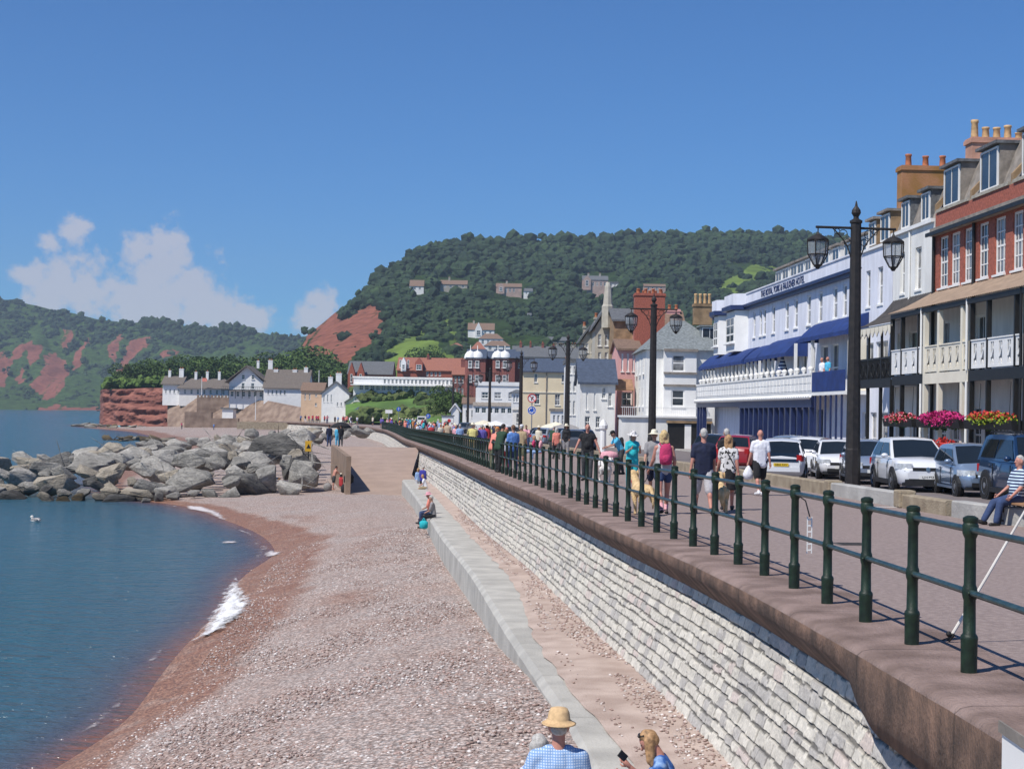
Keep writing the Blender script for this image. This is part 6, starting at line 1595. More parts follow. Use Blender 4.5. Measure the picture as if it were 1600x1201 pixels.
# ---- green bank below the red hotel
BK = [(540, 660, 350, 606, 420), (580, 660, 345, 606, 405), (620, 660, 340, 608, 400), (700, 660, 330, 612, 390), (770, 660, 320, 616, 385)]
hill('green_bank', BK, 60, 14, mat('lawn', (.09, .17, .03), 1.0, .3, .12, .3, 1.2), [], [], 1.0, 0, back=120)
hr = random.Random(29); pts = []; rad = []
for k in range(420):
    px = hr.uniform(560, 770); 
    y = hr.choice((hr.uniform(648, 660), hr.uniform(612, 632))) if hr.random() < .7 else hr.uniform(608, 660)
    if px < 640 and 628 < y < 650: continue
    s = (660 - y) / 50; q = AT(px, y, 345 + 55 * s); pts.append(q[:]); rad.append(hr.uniform(.7, 1.9))
crowns('bank_shrubs', pts, rad, LEAFV, 'mixed shrubs and flower borders on the grass bank', 'shrubs', 3, seed=8, col=((.03, .06, .012), (.16, .19, .06)))

# ---- red sandstone headland and the walls beside it
def quadsheet(name, cols, nu, nv, mt, amp, label=None, cat=None, kind=None, seed=0.0, strata=0.0):
    C = np.array(cols); px = np.linspace(C[0, 0], C[-1, 0], nu); P = []
    for j in range(nv):
        for i in range(nu):
            s = j / (nv - 1); yb, Yb, yt, Yt = (float(np.interp(px[i], C[:, 0], C[:, k])) for k in range(1, 5))
            w_ = AT(px[i], yb + (yt - yb) * s, Yb + (Yt - Yb) * s)
            w_.y += amp * fbm(w_.x * .12, w_.z * .25, seed, 5) - strata * abs(math.sin(w_.z * 1.1 + fbm(w_.x * .05, w_.z * .1, 4)))
            P.append(w_[:])
    o = npmesh(name, P, gridfaces(nv, nu), mt, smooth=False)
    return tag(o, label, cat, kind=kind)
SAND_R = mat('red_sandstone', (.14, .045, .032), .95, 0, .22, .8, 1.3, col2=(.30, .12, .085), detail=9, stretch=(1, 1, 3.0))
SAND_T = mat('tan_masonry', (.17, .115, .085), .95, 0, .5, .6, 2.0, col2=(.30, .22, .165), detail=9)
quadsheet('sandstone_headland', [(157, 662, 560, 612, 562), (161, 663, 520, 608, 524), (185, 664, 508, 608, 512), (230, 666, 500, 606, 506), (270, 668, 492, 606, 500)], 70, 26, SAND_R, 2.6, kind='structure', strata=1.0)
quadsheet('headland_top', [(157, 612, 562, 600, 640), (185, 608, 512, 598, 640), (270, 606, 500, 600, 640), (520, 606, 500, 600, 640)], 40, 6, HILLM, 1.0, kind='structure')
quadsheet('cottage_slope', [(262, 668, 470, 612, 480), (300, 668, 462, 620, 474), (345, 668, 455, 622, 466), (420, 668, 440, 626, 452), (470, 668, 430, 636, 438), (520, 668, 420, 650, 424), (600, 668, 400, 656, 410)], 50, 12, SAND_T, .8, 'tan masonry retaining wall sloping down below the white cottages', 'wall', strata=.2)

def pbox(name, x0, x1, y0, y1, Y, depth, mt, parent=None, label=None, cat=None, group=None):
    """an upright box whose front spans photo columns x0..x1 and rows y0 (top)..y1 (bottom) at distance Y"""
    s = Y / F; p = AT(x0, y1, Y); mb = MB(); mb.bx(0, (x1 - x0) * s, 0, depth, 0, (y1 - y0) * s)
    o = mb.build(name, mt, parent, False, p if parent is None else None)
    return tag(o, label, cat, group)

def fhouse(name, label, cat, x0, x1, yb, ye, yr, Y, depth, walls, roofm, wins=(), roof='side', chim=(), found=3.0, yaw=0.0, group=None, frame=None, pane=None, bars=(2, 2), over=.35, chm=None, inset=.25, pot=(.45, 0, None)):
    """a house seen square on: photo columns, ground / eaves / ridge rows, real size from its distance"""
    s = Y / F; e = empty(name, AT(x0, yb, Y), yaw, label, cat, group); Lx = (x1 - x0) * s; H = (yb - ye) * s; Rz = (yb - yr) * s
    hs = [((a - x0) * s, (b - x0) * s, (yb - d) * s, (yb - c) * s) for (a, b, c, d) in wins]
    facade('wall', walls, Lx, H, hs, e, .2, 0, depth, 0, -found)
    for h in hs: window(e, *h, .07, frame or WHITE, pane or (GLASS if random.random() < .7 else GLASSC), bars, max(.07, min(.12, (h[1] - h[0]) * .1)), True)
    o = over; mb = MB()
    if roof == 'side':     # ridge parallel to the front
        mb.prism([(-o, H - .12), (depth / 2, Rz), (depth + o, H - .12), (depth + o, H + .06), (depth / 2, Rz + .25), (-o, H + .06)], 'x', -o * .6, Lx + o * .6)
        if True:
            g = MB(); g.prism([(.02, H), (depth - .02, H), (depth / 2, Rz - .05)], 'x', 0.02, Lx - .02); g.build('gable_wall', walls, e)
    elif roof == 'front':  # gable towards us
        mb.prism([(-o, H - .2), (Lx / 2, Rz), (Lx + o, H - .2), (Lx + o, H + .05), (Lx / 2, Rz + .32), (-o, H + .05)], 'y', -o, depth)
        g = MB(); g.prism([(.01, H), (Lx - .01, H), (Lx / 2, Rz - .02)], 'y', .004, depth - .1); g.build('gable_wall', walls, e)
    elif roof == 'hip':
        k = min(inset * Lx, depth * .5) if Lx > depth * .8 else Lx * .4
        v = [(-o, -o, H), (Lx + o, -o, H), (Lx + o, depth + o, H), (-o, depth + o, H), (k, depth / 2, Rz), (Lx - k, depth / 2, Rz)]
        mb.add(v, [(0, 1, 5, 4), (1, 2, 5), (2, 3, 4, 5), (3, 0, 4), (3, 2, 1, 0)])
    elif roof == 'flat':
        mb.bx(-o * .5, Lx + o * .5, -o * .5, depth + o * .5, H + .003, H + max(.25, Rz - H))
    elif roof == 'mansard':
        mb.prism([(0.0, H + .01), (1.2, Rz), (depth - 1, Rz + .15), (depth, H + .01)], 'x', .0, Lx)
    mb.build('roof', roofm, e)
    for (a, b, yt, ybm) in chim:
        chimney(e, (a - x0) * s, (b - x0) * s, depth * .42, depth * .42 + max(.7, (b - a) * s * .6), (yb - ybm) * s, (yb - yt) * s, chm or WHITE, tuple([pot[0]] * (pot[1] or max(1, int((b - a) * s / .55)))), pot[2] or TERRA)
    return e

def wgrid(x0, x1, n, y0, y1, fill=.45):
    w_ = (x1 - x0) / n; return [(x0 + w_ * (k + .5 - fill / 2), x0 + w_ * (k + .5 + fill / 2), y0, y1) for k in range(n)]

# ---- houses beyond the hotel
wh = fhouse('corner_house', 'white corner house with slate hip roof and two-storey bay window beyond the hotel', 'house', 1008, 1128, 702, 546, 493, 128, 12, WRENDER, SLATEG, [], 'hip', [(1092, 1122, 466, 500)], chm=STONEB, inset=.40, pot=(.85, 4, BUFF))
s_ = 128 / F; X = lambda px: (px - 1008) * s_; Z = lambda y: (702 - y) * s_
for yy in (2.6, 6.2, 9.6):
    for za, zb_ in ((Z(634), Z(604)), (Z(582), Z(556))):
        o = window(wh, 0, 1.0, 0, round(zb_ - za, 2), 0, WHITE, GLASSC, (2, 2), .08); o.rotation_euler = (0, 0, -PI / 2); o.location = (-.04, yy, za)
bay = facade('bay', WHITE, X(1084), Z(545), [(X(1046), X(1066), Z(580), Z(554)), (X(1046), X(1066), Z(634), Z(608))], wh, .15, -1.0, .1, X(1034), Z(650))
window(bay, X(1046), X(1066), Z(580), Z(554), -.94, WHITE, GLASSC, (1, 2), .1); window(bay, X(1046), X(1066), Z(634), Z(608), -.94, WHITE, GLASS, (1, 2), .1)
mb = MB(); mb.bx(X(1033), X(1086), -1.25, -.99, Z(549), Z(545)); mb.build('bay_hood', LEAD, bay); mb = MB(); mb.bx(X(1033), X(1085), -1.15, -1.003, Z(584), Z(581)); mb.bx(X(1033), X(1085), -1.15, -1.003, Z(603), Z(600)); mb.build('bay_moulding', LEAD, bay)
dormer(wh, X(1098), X(1126), Z(528), Z(506), 2.4, 6.5, SLATEG, WHITE, SLATEG, (2, 1))
mb = MB(); mb.bx(X(966), X(1106), -2.4, -.005, Z(704) - 1, Z(652)); mb.build('ground_floor_extension', WRENDER, wh)
mb = MB(); mb.bx(X(964), X(1108), -2.6, -.006, Z(652) + .003, Z(649)); mb.build('terrace_edge', WHITE, wh)
mb = MB(); mb.bx(X(1038), X(1104), -2.46, -2.402, Z(700), Z(660)); mb.build('garage_opening_shade', BLACKP, wh)  # no hole here; a black slab stands in for the shaded inside
mb = MB(); mb.bx(X(1064), X(1074), -2.5, -2.462, Z(700), Z(662)); mb.build('door', WHITE, wh); mb = MB(); mb.bx(X(1036), X(1106), -2.62, -2.401, Z(660) + .01, Z(656)); mb.build('lintel', STONEB, wh)
mb = MB()
for q in np.arange(X(968), X(1106), .16): mb.bx(q, q + .03, -2.5, -2.47, Z(649), Z(637))
mb.bx(X(966), X(1106), -2.51, -2.46, Z(637), Z(636)); mb.build('balcony_railing', WHITE, wh)
fhouse('pink_house', 'narrow pink house with a rusty canopy between the white corner house and the slate gable', 'house', 964, 998, 690, 545, 530, 141, 9, PINK, TILE, wgrid(966, 992, 3, 552, 580, .36) + [(970, 986, 612, 634)], 'side', [(994, 1042, 452, 540)], chm=BRICK, group=None)
e = fhouse('pink_gable_house', 'pink chimney gable rising behind the white corner house roof', 'house', 996, 1068, 690, 520, 484, 150, 9, PINK, TILE, [], 'side', [(1000, 1020, 488, 530), (1044, 1066, 478, 520)], chm=PINK)
mb = MB(); sx = 140 / F
cn = empty('canopy_house_awning', AT(956, 608, 137), 0, 'rusty brown sloping canopy on the pink house front', 'canopy'); mb.prism([(0, 0), (2.6, .95), (2.6, .85), (0, -.1)], 'x', 0, 34 * sx); mb.build('canopy_roof', COPPERB, cn)
mb = MB()
for q in (.1, 1.8): mb.tube([(q, .1, -3.4), (q, .1, 0)], .05, 6)
mb.bx(.1, 1.8, .06, .14, -.1, -.02); mb.build('canopy_frame', LEAD, cn)
PALEST = mat('pale_limestone', (.44, .41, .34), .9, .12, 2, .3, 10)
gs = fhouse('gothic_stone_house', 'tall grey stone house with a steep gable and stone pinnacle', 'house', 927, 962, 690, 512, 480, 165, 14, PALEST, SLATE, wgrid(929, 961, 3, 522, 540, .45) + wgrid(929, 961, 3, 550, 566, .45) + wgrid(929, 961, 3, 576, 592, .45) + wgrid(930, 960, 2, 610, 640, .4), 'front', [(930, 936, 490, 520)], chm=STONEG)
sg = 165 / F; mb = MB(); mb.lathe([(.62, 0), (.62, 2.2), (.50, 2.4), (.34, 4.2), (.2, 4.7)], 8, ((946 - 927) * sg, -.3, (690 - 512) * sg)); mb.build('pinnacle', PALEST, gs)
mb = MB(); mb.bx((951 - 927) * sg, (959 - 927) * sg, -.9, .0, (690 - 536) * sg, (690 - 508) * sg); bb = mb.build('oriel', WHITE, gs); window(bb, (952 - 927) * sg, (958 - 927) * sg, (690 - 532) * sg, (690 - 512) * sg, -.96, WHITE, GLASS, (2, 2), .08)
fhouse('brown_gable_house', 'brown rendered gable wall under a dark slate roof beside the pinnacle', 'house', 956, 1000, 690, 500, 480, 158, 10, STONEB, SLATE, [], 'side', [(994, 1042, 454, 500)], chm=BRICK)
fhouse('blue_slate_cottage', 'cream-white house under a sloping blue slate roof left of the pink house', 'house', 905, 960, 695, 598, 562, 134, 8, WRENDER, SLATEB, wgrid(910, 934, 2, 612, 640, .22) + [(939, 945, 604, 622), (949, 955, 612, 634), (913, 921, 650, 668), (930, 937, 650, 668)], 'side')
fhouse('narrow_terrace', 'narrow pale terrace house with stacked bay windows left of the stone gable', 'house', 908, 930, 690, 530, 512, 172, 10, PALEST, SLATE, wgrid(910, 928, 2, 536, 550, .5) + wgrid(910, 928, 2, 558, 572, .5) + wgrid(910, 928, 2, 582, 594, .5), 'front', [(911, 915, 506, 524)], chm=STONEG)
fhouse('balconied_white_house', 'white house with black and white trim behind the third lamp post', 'house', 884, 908, 690, 566, 560, 185, 10, WHITE, SLATE, wgrid(886, 906, 3, 572, 584, .5) + wgrid(886, 906, 3, 596, 612, .5) + wgrid(886, 906, 3, 626, 648, .5), 'flat')
cr = fhouse('cream_house', 'cream rendered house with dark slate roof right of the roundabout sign', 'house', 815, 886, 690, 580, 560, 215, 10, CREAM, SLATEB, [(833, 838, 583, 597), (834, 842, 614, 631), (866, 874, 615, 632), (876, 881, 584, 596)], 'side', [(882, 887, 560, 575)], chm=WHITE)
mb = MB(); sc_ = 215 / F; mb.tube([(3.2, -.08, 2), (3.2, -.08, 9.3)], .07, 6); mb.build('downpipe', LEAD, cr); mb = MB(); mb.bx(0, 71 * sc_, -.1, -.004, (690 - 613) * sc_, (690 - 611.5) * sc_); mb.build('string_course', PALECREAM, cr)
pc = fhouse('cream_house_porch', 'white shopfront bay against the cream house wall', 'shop', 860, 884, 690, 642, 638, 208, 3, WHITE, LEAD, wgrid(862, 882, 3, 648, 664, .55), 'flat')
wc = fhouse('white_cafe', 'low white flat-roofed cafe with a glazed front below the red brick mansions', 'cafe', 742, 815, 690, 602, 596, 270, 12, WHITE, WHITE, [(751, 762, 612, 622), (771, 782, 612, 622), (793, 801, 612, 622)], 'flat')
sw = 270 / F; XX = lambda px: (px - 742) * sw; ZZ = lambda y: (690 - y) * sw
mb = MB(); mb.prism([(-2.2, ZZ(634)), (0, ZZ(628)), (0, ZZ(634))], 'x', XX(738), XX(806)); mb.build('canopy', LEAD, wc)
fr = facade('shop_front', WHITE, XX(806), ZZ(634) - .01, [(XX(742 + 10 * k), XX(749 + 10 * k), ZZ(645), ZZ(636)) for k in range(6)], wc, .2, -2.0, -.01, XX(738), -.5)
for k in range(6): window(fr, XX(742 + 10 * k), XX(749 + 10 * k), ZZ(645), ZZ(636), -1.95, WHITE, GLASS, (2, 1), .08, False)
bw = fhouse('cafe_bay_house', 'small white bay with a dark roof at the cafe corner', 'house', 798, 815, 690, 613, 608, 250, 5, WHITE, SLATE, wgrid(800, 814, 3, 616, 628, .6), 'hip')
fhouse('white_kiosk', 'white kiosk building with a dark canopy at the corner before the cream house', 'kiosk', 800, 826, 690, 640, 636, 228, 6, WHITE, WHITE, wgrid(804, 822, 2, 646, 660, .5), 'flat')
fhouse('low_white_wing', 'low white wing with a lean-to roof left of the cafe', 'house', 722, 745, 690, 630, 622, 285, 8, WHITE, TILE, wgrid(724, 742, 2, 640, 652, .4), 'side')
fhouse('gabled_white_shed', 'small white gabled shelter among the far lamp posts', 'shelter', 704, 716, 690, 642, 632, 300, 6, WHITE, WHITE, [], 'front')
# red brick mansions with white domes
for (x0, x1, k_) in ((728, 757, 'left'), (771, 803, 'right')):
    m_ = fhouse('brick_mansion', 'red brick mansion with twin white domes, the one %s' % ('nearest the red hotel' if k_ == 'left' else 'behind the cafe roof'), 'mansion', x0, x1, 660, 559, 545, 330, 14, BRICKD, SLATEB, wgrid(x0 + 2, x1 - 8, 3, 562, 574, .45) + wgrid(x0 + 2, x1 - 8, 3, 584, 595, .5), 'side', group='brick mansions with domes')
    sm = 330 / F
    for q in (x0 + 5, x0 + 16):
        mb = MB(); c = ((q - x0) * sm, 1.0, (660 - 560) * sm); mb.lathe([(1.15, -13.0), (1.15, -.05)], 8, c, ph=PI / 8); t_ = mb.build('turret', BRICKD, m_)
        mb = MB(); mb.lathe([(1.35, -.05), (1.3, .3), (1.1, .95), (.7, 1.45), (.2, 1.65), (.07, 1.8), (.05, 2.8)], 12, c); mb.build('dome', WHITE, t_, True)
        for zz in (-1.9, -4.9): window(t_, c[0] - .4, c[0] + .4, c[2] + zz, c[2] + zz + 1.5, c[1] - 1.2, WHITE, GLASSC, (1, 2), .1)
fhouse('brick_mansion_range', 'red brick range joining the domed mansions', 'mansion', 755, 815, 660, 560, 548, 340, 12, BRICKD, SLATEB, wgrid(806, 814, 1, 566, 574, .5), 'side')
fhouse('slate_terrace', 'long slate-roofed terrace with white dormers above the cream house', 'terrace', 800, 890, 640, 557, 540, 390, 12, STONEG, SLATE, [(816, 821, 560, 566), (835, 842, 560, 566), (820, 830, 567, 574)], 'side', [(810, 814, 533, 545), (826, 829, 533, 545), (845, 849, 534, 545), (862, 866, 536, 546)], chm=BRICKD)
fhouse('slate_terrace_wing', 'grey slate terrace end with white windows near the third lamp post', 'terrace', 862, 930, 640, 560, 540, 410, 12, STONEG, SLATE, wgrid(866, 926, 6, 562, 572, .35), 'side', [(892, 900, 536, 550)], chm=STONEG)
# the red hotel above the bank
rh = fhouse('red_brick_hotel', 'long red brick hotel with a white balcony storey above the green bank', 'hotel', 620, 732, 612, 578, 558, 400, 14, BRICK, TILER, wgrid(622, 640, 3, 562, 574, .5) + wgrid(664, 690, 4, 580, 586, .5), 'side', [(664, 668, 553, 562)], chm=BRICKD)
sr = 400 / F
for a, b in ((626, 634), (648, 660)):
    mb = MB(); q0, q1 = (a - 620) * sr, (b - 620) * sr; mb.prism([(q0, (612 - 580) * sr), (q1, (612 - 580) * sr), (q1, (612 - 566) * sr), ((q0 + q1) / 2, (612 - 558) * sr), (q0, (612 - 566) * sr)], 'y', -1.0, 3); g = mb.build('gable', BRICK if a > 640 else WHITE, rh)
    window(g, q0 + .3, q1 - .3, (612 - 577) * sr, (612 - 569) * sr, -1.06, WHITE, GLASS, (2, 2), .1)
wb = fhouse('hotel_white_wing', 'white glazed dining wing with a flat roof in front of the red hotel', 'hotel', 552, 712, 612, 590, 587.5, 385, 9, WHITE, WHITE, wgrid(598, 708, 18, 591.5, 598, .6) + wgrid(560, 700, 16, 601, 609, .75), 'flat')
mb = MB(); mb.bx(-.5, 160 * 385 / F + .5, -2.2, -.005, (612 - 600) * 385 / F - .25, (612 - 600) * 385 / F); mb.build('canopy', WHITE, wb)
fhouse('red_chapel', 'red brick hall with a grey slate roof left of the red hotel', 'hall', 543, 612, 612, 584, 564, 415, 12, BRICK, SLATE, wgrid(546, 556, 1, 588, 600, .5) + wgrid(560, 570, 1, 588, 600, .5), 'side')
for a, b in ((543, 554), (557, 569)):
    q = AT(a, 612, 412); g = empty('chapel_gable', q, 0, 'pointed red brick gable, %s of the pair on the slate-roofed hall' % ('outer' if a < 550 else 'inner'), 'gable', 'hall gables'); w_ = (b - a) * 412 / F; mb = MB(); mb.prism([(0, 0), (w_, 0), (w_, 4.6), (w_ / 2, 7.6), (0, 4.6)], 'y', 0, 2.5); mb.build('gable_wall', BRICK, g); window(g, w_ * .35, w_ * .65, 2.5, 4.6, -.06, WHITE, GLASS, (1, 2), .1)
fhouse('brick_annex', 'dark red brick annex with white windows right of the red hotel', 'house', 706, 732, 640, 585, 572, 372, 10, BRICKD, TILER, wgrid(708, 730, 4, 588, 598, .5) + wgrid(708, 730, 4, 606, 616, .5), 'side', [(718, 726, 560, 576)], chm=BRICKD)
# houses on the hill
def hillhouse(x0, x1, yb, ye, yr, label, walls, roofm, wins, roof='side', chim=(), d=9, gable=None, chm=None):
    q = hill_at((x0 + x1) / 2, yb); Y = q.y - 14
    e = fhouse('hill_house', label, 'house', x0, x1, yb, ye, yr, Y, d, walls, roofm, wins, roof, chim, found=8, chm=chm or STONEG, group='houses on the wooded hill')
    if gable:
        s = Y / F; a, b, yt = gable; mb = MB(); q0, q1 = (a - x0) * s, (b - x0) * s; mb.prism([(q0, 0), (q1, 0), (q1, (yb - ye) * s), ((q0 + q1) / 2, (yb - yt) * s), (q0, (yb - ye) * s)], 'y', -1.2, d * .5); g = mb.build('gable', walls, e); window(g, (q0 + q1) / 2 - 1, (q0 + q1) / 2 + 1, (yb - ye) * s * .4, (yb - ye) * s * .95, -1.3, WHITE, GLASS, (2, 2), .2)
    return e
STW = mat('pale_pink_stone', (.42, .30, .25), .9, .15, .4)
hillhouse(640, 662, 454, 447, 437, 'small white house half hidden in trees high on the left slope', WHITE, TILE, wgrid(644, 660, 2, 448, 452), 'side')
hillhouse(688, 730, 451, 444, 437, 'long brown-roofed house among trees on the upper slope', STONEG, TILE, wgrid(690, 728, 4, 445, 449), 'side', [(700, 703, 432, 440)])
hillhouse(775, 815, 459, 448, 442, 'pink stone house with two gables in the middle of the slope', STW, TILE, wgrid(788, 806, 3, 450, 456), 'side', [(790, 793, 438, 444)], gable=(777, 788, 442))
hillhouse(818, 832, 461, 455, 450, 'small white house just right of the pink stone house', WHITE, SLATE, wgrid(820, 830, 2, 456, 459))
hillhouse(910, 950, 453, 437, 430, 'large grey stone house with many gables on the upper slope', STW, SLATE, wgrid(924, 948, 4, 440, 446) , 'side', [(918, 921, 426, 434), (936, 939, 426, 434)], gable=(911, 923, 430))
hillhouse(950, 966, 449, 443, 440, 'low white outbuilding beside the large stone house', WHITE, SLATE, wgrid(952, 964, 2, 444, 447), 'flat')
hillhouse(1006, 1040, 455, 447, 443, 'brown roofed house by the edge of the sloping meadow', STW, TILE, wgrid(1010, 1036, 4, 448, 453))
hillhouse(731, 772, 529, 515, 504, 'big white timbered house with a brown roof above the domes', WHITE, TILE, wgrid(746, 770, 3, 517, 523), 'side', [(738, 741, 500, 508)], d=12, gable=(742, 753, 503))
hillhouse(748, 786, 540, 529, 520, 'white house with brown tiles just below the timbered house', WHITE, TILE, wgrid(750, 784, 4, 531, 537), 'hip', d=11)
hillhouse(757, 797, 548, 540, 531, 'white walled bungalow under a brown hip roof above the domed mansions', WHITE, TILE, wgrid(760, 794, 3, 541, 546), 'hip', d=12)
hillhouse(736, 758, 552, 545, 533, 'red-tiled house low on the hill behind the domes', BRICK, TILER, wgrid(738, 756, 3, 546, 550), 'hip', d=11)
hillhouse(704, 722, 546, 540, 535, 'low red-roofed house on the meadow edge', BRICK, TILER, wgrid(706, 720, 3, 541, 545), 'hip', d=10)
hillhouse(856, 888, 540, 532, 526, 'grey roofed house at the foot of the wood near the third lamp post', STONEG, SLATE, wgrid(858, 886, 3, 533, 538))
hillhouse(824, 830, 496, 492, 489, 'tiny white house deep in the wood, the upper one', WHITE, SLATE, [], 'side', d=6); hillhouse(812, 818, 502, 499, 497, 'tiny white house deep in the wood, the lower one', WHITE, SLATE, [], 'side', d=6)

# ---- cottages by the far beach
tc_ = fhouse('thatched_cottage', 'long low thatched cottage with five white chimneys above the sandstone wall', 'cottage', 280, 358, 618, 606, 590, 472, 12, mat('cottage_white', (.72, .70, .66), .9, .05, 1), THATCH, wgrid(284, 354, 7, 608, 615, .35), 'hip', [(298, 302, 580, 592), (316, 320, 579, 592), (335, 339, 579, 592)], over=1.0, inset=.16)
fhouse('thatched_cottage_wing', 'white gabled wing with two tall chimneys at the seaward end of the thatched cottage', 'cottage', 254, 284, 617, 600, 588, 474, 9, WHITE, THATCH, wgrid(256, 282, 4, 608, 614, .4), 'side', [(258, 262, 578, 594), (275, 282, 575, 594)], over=.8)
gc = fhouse('gabled_white_house', 'big white house with a broad thatch-brown gable and iron balcony', 'house', 358, 412, 622, 597, 572, 455, 11, WHITE, THATCH, wgrid(372, 402, 2, 598, 607, .3) + wgrid(358, 412, 6, 611, 619, .5), 'front', [(396, 400, 562, 574), (414, 421, 561, 577)], over=1.2)
sq = 455 / F; mb = MB(); mb.bx(-2.0, 54 * sq + .3, -1.9, -.004, (622 - 609.5) * sq, (622 - 608.5) * sq); mb.build('balcony_deck', BLACKP, gc)
for q in np.linspace(-1.8, 54 * sq, 7):
    mb = MB(); mb.tube([(q, -1.8, 0), (q, -1.8, (622 - 609) * sq)], .09, 6); mb.build('balcony_post', BLACKP, gc)
mb = MB()
for q in np.linspace(-1.8, 54 * sq, 24): mb.bx(q, q + .06, -1.86, -1.8, (622 - 608.5) * sq, (622 - 604) * sq)
mb.bx(-1.8, 54 * sq, -1.87, -1.79, (622 - 604) * sq, (622 - 603.5) * sq); mb.build('balcony_railing', BLACKP, gc)
for a, b in ((377, 382), (392, 397)): window(gc, (a - 358) * sq, (b - 358) * sq, (622 - 592) * sq, (622 - 585) * sq, -.05, WHITE, GLASS, (1, 2), .1)
fhouse('dormered_white_house', 'white house with a big dark roof and two little dormers right of the gabled house', 'house', 412, 480, 618, 606, 577, 452, 14, WHITE, THATCH, wgrid(416, 448, 5, 609, 616, .45), 'side', [(422, 429, 576, 590), (452, 459, 576, 590), (470, 476, 572, 586)], over=.6)
fhouse('apricot_house', 'apricot rendered house with a brown gabled roof', 'house', 470, 505, 640, 610, 598, 400, 9, mat('apricot_render', (.62, .43, .28), .9, .06, 1), TILE, wgrid(473, 487, 2, 614, 624, .3) + [(492, 495, 615, 619), (492, 495, 629, 634)], 'side', over=.4)
fhouse('tall_white_cottage', 'white cottage with a dark roof and tall chimneys beside the apricot house', 'cottage', 502, 545, 648, 615, 597, 392, 9, WHITE, SLATE, wgrid(503, 520, 3, 616, 628, .35) + wgrid(524, 542, 3, 628, 634, .4), 'front', [(509, 516, 588, 604), (521, 530, 582, 600)], over=.4)
ib = fhouse('cream_beach_inn', 'cream gabled house with a single upper window at the end of the far terrace', 'house', 540, 572, 655, 628, 617, 385, 10, PALECREAM, SLATE, [(553, 559, 619.5, 625)] * 0 + [(553, 559, 635, 643), (545, 549, 650, 654)], 'front', [(559, 563, 596, 622), (571, 575, 604, 630)], over=.4)
window(ib, 13 * .154, 19 * .154, 28.5 * .154, 34 * .154, -.05, WHITE, GLASS, (2, 2), .12)
pv = empty('dark_pavilion', AT(547, 660, 372), 0, 'dark pointed shelter roof in front of the cream gabled house', 'shelter'); mb = MB(); mb.lathe([(2.5, 2.4), (.25, 3.7)], 4, ph=PI / 4, c=(1.9, 1.5, 0)); mb.build('roof', SLATEB, pv)
mb = MB(); mb.bx(.5, 3.3, .5, 2.5, 0, 2.35); mb.build('wall', WHITE, pv)
# beach huts, walls, flagpole
pbox('beach_kiosk', 347, 364, 639, 653, 440, 5, WHITE, None, 'small white beach kiosk with a flat dark roof below the cottages', 'kiosk')
k_ = bpy.data.objects['beach_kiosk']; mb = MB(); mb.bx(-.4, 17 * 440 / F + .4, -.4, 5.4, 14 * 440 / F + .004, 14 * 440 / F + .4); mb.build('roof', SLATE, k_)
cw = pbox('castellated_wall', 307, 357, 620, 656, 462, 1.0, SAND_T, None, 'castellated tan garden wall below the thatched cottage', 'wall')
mb = MB()
for q in np.arange(0, 50 * 462 / F - .5, 1.0): mb.bx(q, q + .55, 0.0, .6, 36 * 462 / F + .003, 36 * 462 / F + .6)
mb.build('battlement', SAND_T, cw)
pbox('beach_wall', 288, 330, 643, 668, 448, 2, SAND_T, None, 'low tan wall with buttresses at the back of the far beach', 'wall'); pbox('beach_wall', 330, 372, 653, 668, 440, 2, SAND_T, None, 'low wall under the beach kiosk', 'wall')
pbox('beach_wall', 370, 600, 658.5, 670, 372, 1.0, OLDCONC, None, 'long low promenade wall behind the far beach', 'wall')
for (x, yt, yb_, Y, lb) in ((399, 620, 656, 430, 'white flagpole below the gabled white house'), (315, 590, 618, 470, 'flagpole in front of the thatched cottage'), (498, 580, 612, 405, 'thin grey mast behind the apricot house')):
    s = Y / F; fp = empty('flagpole', AT(x, yb_, Y), 0, lb, 'flagpole'); mb = MB(); mb.tube([(0, 0, 0), (0, 0, (yb_ - yt) * s)], [.12, .07], 6); mb.build('pole', WHITE, fp)
    mb = MB(); mb.ball((0, 0, (yb_ - yt) * s + .1), .14); mb.build('finial', WHITE, fp)
    if x == 315: mb = MB(); mb.bx(0, 1.5, -.02, .02, (yb_ - yt) * s - 1.1, (yb_ - yt) * s - .1); mb.build('flag', CORAL, fp)
# ---- trees behind the cottages
def tree_mesh(seed, n=5200, leaf=.21, hgt=1.0):
    rr = np.random.RandomState(seed); cl = 11; cc = rr.normal(0, .42, (cl, 3)) * np.array([1, 1, .62]) ; cr_ = rr.uniform(.28, .55, cl)
    k = rr.randint(0, cl, n); p = rr.normal(0, 1, (n, 3)); p /= np.linalg.norm(p, axis=1, keepdims=True); p *= rr.uniform(.55, 1, (n, 1)) ** .5
    p = cc[k] + p * cr_[k][:, None]; p[:, 2] = p[:, 2] * .9 + .95
    a = rr.normal(0, 1, (n, 3)); a /= np.linalg.norm(a, axis=1, keepdims=True); b = np.cross(a, rr.normal(0, 1, (n, 3))); b /= np.linalg.norm(b, axis=1, keepdims=True)
    s = rr.uniform(.6, 1.3, (n, 1)) * leaf * .2
    v = np.stack([p - a * s, p + b * s * .7, p + a * s, p - b * s * .7], 1).reshape(-1, 3)
    c = np.array([.035, .072, .016])[None] + np.array([.06, .085, .016])[None] * (rr.uniform(0, 1, cl)[k][:, None] * .8 + .2 * rr.uniform(0, 1, (n, 1)))
    C = np.ones((n, 4, 4)); C[..., :3] = c[:, None, :]
    return v, np.arange(4 * n).reshape(-1, 4), C.reshape(-1, 4)
TREES = []
TLEAF = vcmat('tree_leaves', .9, 0, nmix=.3, nscale=2)
BARK = mat('bark', (.09, .065, .045), .95, .3, 3)
